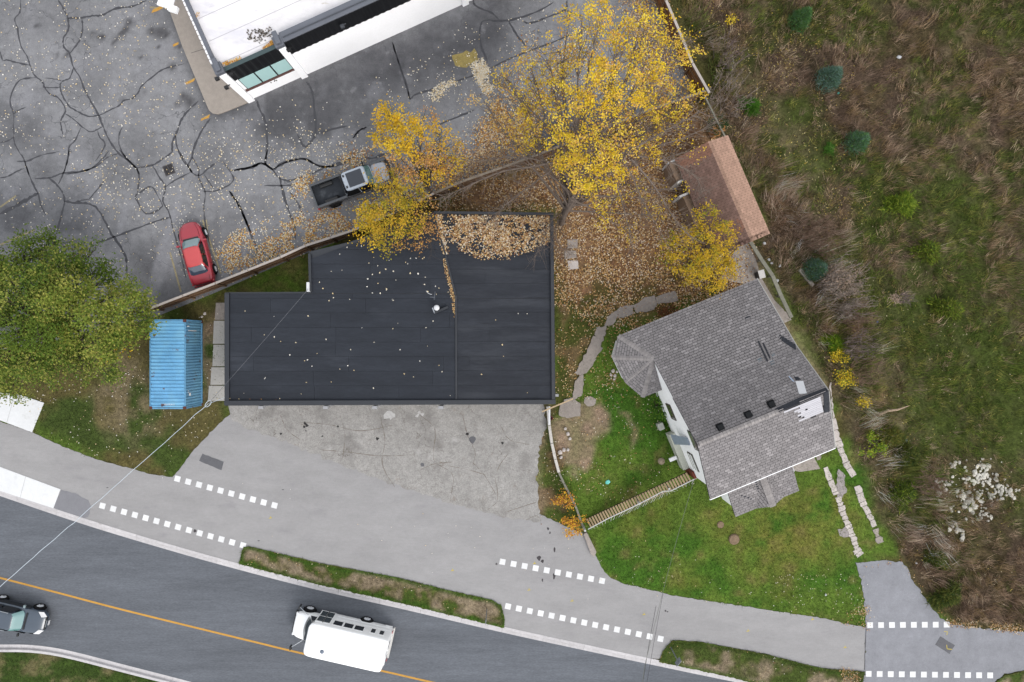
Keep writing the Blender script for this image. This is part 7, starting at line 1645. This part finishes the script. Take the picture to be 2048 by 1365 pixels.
LEAFC = [A(238, 212, 170), A(228, 194, 138), A(206, 164, 110), A(184, 138, 90), A(242, 224, 200), A(158, 116, 86), A(216, 172, 110), A(136, 102, 80)]
LITE = [A(252, 242, 222), A(248, 230, 194), A(253, 248, 238), A(244, 218, 170)]; GLD = [A(226, 168, 66), A(240, 190, 96), A(208, 144, 62), A(246, 216, 150), A(186, 120, 60)]
def leaves(name, n, poly, z, pal, size, dens=None, w=None, soft_w=18, cl=(1.2, .42, .62), seed=0, zj=.02, flat=.35, limit=None):
    xs = [p[0] for p in poly]; ys = [p[1] for p in poly]; ar = (max(xs) - min(xs)) * (max(ys) - min(ys))
    N = n * 3; X, Y = scatter(N, min(xs) - soft_w, max(xs) + soft_w, min(ys) - soft_w, max(ys) + soft_w)
    wx = (X - 1024) / PX * (1 - z / H); wy = (682.5 - Y) / PX * (1 - z / H)
    p = soft(poly, X, Y, soft_w); f = fbm(wx, wy, cl[0], 200 + seed); p = p * np.clip((f - cl[1]) / (cl[2] - cl[1]), .06, 1)
    if dens is not None: p = p * dens(X, Y)
    k = rng.random(N) < p
    if limit is not None: k &= inside(limit, X, Y)
    wx, wy = wx[k][:n], wy[k][:n]; m = len(wx)
    o = leaf_mesh(name, np.stack([wx, wy, z + rng.uniform(.012, .012 + zj, m)], 1), size, pick(pal, m, w, .18, 1.25), None, (0, 0, 0), flat=flat, aspect=.75); o['kind'] = 'stuff'; return o
# the brown carpet under the trees
leaves('fallen_leaves', 30000, YARD, 0.0, LEAFC, .115, cl=(.9, .22, .5), dens=lambda X, Y: np.clip(1.15 - np.clip((Y - 500) / 190, 0, 1) * .75, 0, 1), zj=.06)
leaves('fallen_leaves', 2600, [(1225, 640), (1330, 600), (1440, 585), (1500, 560), (1330, 650), (1240, 670)], 0.0, LEAFC, .11, cl=(.9, .2, .5), zj=.05)
leaves('fallen_leaves', 3000, [(1108, 560), (1290, 600), (1225, 690), (1240, 800), (1120, 820), (1110, 700)], 0.0, LEAFC[:4], .10, cl=(.7, .4, .7), dens=lambda X, Y: .35 + 0 * X)
leaves('fallen_leaves', 5000, [(1245, -30), (1320, -30), (1345, 80), (1400, 195), (1300, 236), (1280, 150)], 0.01, LEAFC, .11, cl=(1.0, .2, .5), zj=.04)
# the carpet spills over the asphalt west of the big tree
leaves('fallen_leaves', 11000, [(868, 392), (890, 345), (930, 318), (965, 285), (990, 240), (1030, 232), (1080, 262), (1150, 262), (1250, 226), (1240, 250), (1100, 302), (980, 344), (900, 378)], .01, LEAFC, .11, cl=(1.0, .16, .46), zj=.03, soft_w=16, seed=40)
# drifts on the parking lot
drift = [(430, 520), (470, 470), (560, 440), (640, 425), (700, 415), (780, 380), (860, 400), (700, 462), (600, 500), (520, 525), (450, 545)]
leaves('leaf_drift', 9000, drift, .01, GLD + LITE, .11, cl=(.8, .30, .54), seed=3, soft_w=12, zj=.03)
leaves('leaf_drift', 1700, [(590, 360), (620, 345), (640, 372), (660, 345), (655, 330), (690, 310), (735, 300), (720, 330), (650, 360), (610, 400), (590, 395)], .01, GLD + LITE, .115, cl=(.6, .3, .6), seed=4, soft_w=10)
leaves('leaf_drift', 1500, [(945, 130), (965, 122), (975, 140), (972, 165), (985, 178), (972, 188), (958, 165)], .01, LITE, .11, cl=(.6, .1, .4), seed=5, soft_w=7)
leaves('leaf_drift', 700, [(880, 172), (905, 160), (912, 168), (890, 182), (870, 200), (862, 190)], .01, LITE, .11, cl=(.6, .2, .5), seed=6, soft_w=8)
leaves('leaf_drift', 8500, [(690, 300), (740, 300), (900, 330), (960, 250), (1000, 190), (1060, 200), (1080, 260), (1010, 330), (900, 372), (850, 395), (780, 372), (740, 330)], .01, GLD + LITE + LEAFC, .115, cl=(1.1, .40, .62), seed=7, soft_w=22)
leaves('leaf_drift', 2200, [(320, 615), (430, 566), (560, 515), (700, 460), (700, 468), (560, 526), (430, 578), (330, 622)], .01, LEAFC, .10, cl=(.8, .3, .6), seed=8, soft_w=8)
leaves('leaf_drift', 5200, [(930, 300), (1010, 190), (1040, 90), (1100, 60), (1250, 20), (1330, 60), (1390, 190), (1250, 250), (1100, 305), (980, 345)], .01, GLD + LITE, .11, cl=(1.2, .40, .66), seed=9, soft_w=20)
# single bright leaves sprinkled over lot, lawns, roofs and road edge
leaves('scattered_leaves', 2600, [(-30, -30), (340, -30), (420, 230), (560, 210), (700, 190), (960, 40), (1100, 0), (1050, 180), (900, 340), (700, 450), (430, 570), (230, 540), (0, 480), (-30, 480)], .01, LITE, .105, cl=(1.6, .34, .72), seed=10, limit=LOT)
leaves('scattered_leaves', 1300, [(150, 340), (620, 240), (700, 300), (640, 420), (430, 540), (340, 450), (200, 430)], .01, LITE, .11, cl=(1.2, .3, .6), seed=11, limit=LOT)
leaves('scattered_leaves', 1300, [(1105, 560), (1240, 700), (1330, 820), (1400, 960), (1170, 1040), (1080, 1040), (1100, 820)], 0.03, LITE + LEAFC, .085, cl=(1.2, .3, .7), seed=12)
leaves('scattered_leaves', 420, [(60, 800), (300, 640), (440, 600), (450, 830), (340, 950), (90, 880)], 0.03, LITE, .085, cl=(1.6, .3, .7), seed=13)
leaves('scattered_leaves', 500, [(1180, 1080), (1730, 1130), (1735, 1250), (1210, 1150)], 0.04, LITE, .07, cl=(1.6, .3, .7), seed=14, dens=lambda X, Y: .2 + .8 * (Y > 1150))
leaves('scattered_leaves', 1500, [(1400, 0), (1700, 0), (1760, 420), (1600, 480), (1450, 250)], 0.12, [A(214, 190, 110), A(230, 214, 160), A(196, 170, 80)], .085, cl=(1.4, .4, .7), seed=15)
leaves('scattered_leaves', 700, [(1500, 480), (1640, 700), (1780, 1100), (2040, 1250), (2048, 700), (1760, 420)], 0.15, [A(214, 190, 110), A(230, 214, 180)], .08, cl=(1.4, .35, .7), seed=16)
for md in MEDIANS[:2]: leaves('scattered_leaves', 160, md, .08, LITE + LEAFC, .075, seed=17, soft_w=3)
leaves('scattered_leaves', 120, [(200, 930), (1100, 1060), (1700, 1250), (1000, 1180), (470, 1080)], .012, LITE, .07, seed=18, soft_w=10, cl=(3, .2, .9))
leaves('leaf_drift', 500, [(1720, 1140), (1800, 1115), (1870, 1210), (1905, 1245), (1890, 1238), (1820, 1150), (1800, 1124), (1730, 1136)], .02, LEAFC, .09, seed=19, soft_w=5); leaves('leaf_drift', 900, [(1895, 1240), (2048, 1254), (2048, 1266), (1900, 1250)], .02, LEAFC, .09, seed=20, soft_w=6); leaves('leaf_drift', 500, [(1690, 1230), (1735, 1215), (1735, 1258), (1690, 1248)], .03, LEAFC, .08, seed=21, soft_w=8); leaves('leaf_drift', 400, [(1680, 1330), (1728, 1345), (1722, 1370), (1690, 1365)], .07, LEAFC, .08, seed=22, soft_w=6)
# roof leaves: thick mat on the north corner, thin line along the seam, strays
leaves('roof_leaves', 6200, [(904, 426), (1112, 426), (1108, 470), (1080, 482), (1050, 492), (1010, 507), (975, 510), (945, 500), (922, 488), (908, 474)], DB_H + .01, LITE[:2] + LEAFC * 2, .115, cl=(.35, .22, .60), seed=23, soft_w=17, zj=.06, limit=[(872, 430), (1103, 432), (1103, 520), (880, 520)])
leaves('roof_leaves', 420, [(868, 430), (884, 430), (890, 470), (896, 506), (888, 508), (876, 470)], DB_H + .02, LEAFC + LITE, .11, cl=(.7, .05, .3), seed=24, soft_w=4); leaves('roof_leaves', 130, [(884, 440), (912, 440), (900, 480), (890, 480)], DB_H + .02, LEAFC + LITE, .11, seed=25, soft_w=6)
leaves('roof_leaves', 520, [(888, 515), (894, 530), (905, 575), (910, 600), (911, 632), (908, 634), (905, 600), (899, 575), (888, 535)], DB_H + .02, LEAFC[:4], .085, cl=(.7, .0, .2), seed=26, soft_w=2.5)
leaves('roof_leaves', 80, [(470, 600), (900, 600), (870, 480), (640, 500), (640, 590)], DB_H + .01, LITE, .12, cl=(2, .1, .9), seed=27, soft_w=10); leaves('roof_leaves', 45, [(465, 620), (1090, 620), (1090, 790), (465, 790)], DB_H + .01, LITE, .11, cl=(2, .1, .9), seed=28, soft_w=5); leaves('roof_leaves', 60, [(460, 797), (560, 797), (560, 801), (460, 801)], DB_H + .01, LITE + LEAFC, .09, seed=29, soft_w=2)
leaves('roof_leaves', 240, [(447, 126), (480, 116), (482, 121), (450, 132)], BH, GLD, .11, cl=(.5, .1, .4), seed=30, soft_w=3); leaves('roof_leaves', 300, [(528, 97), (548, 80), (553, 86), (550, 92), (532, 99)], BH, GLD, .11, cl=(.5, .1, .4), seed=31, soft_w=3); leaves('roof_leaves', 60, [(392, 24), (398, 26), (396, 34), (391, 30)], BH + .02, GLD, .10, seed=32, soft_w=2)
leaves('roof_leaves', 160, [(496, 62), (540, 58), (542, 70), (520, 84), (500, 78)], BH - .1, [A(110, 104, 98), A(90, 86, 82), A(140, 130, 120)], .13, cl=(.6, .3, .6), seed=33, soft_w=5)
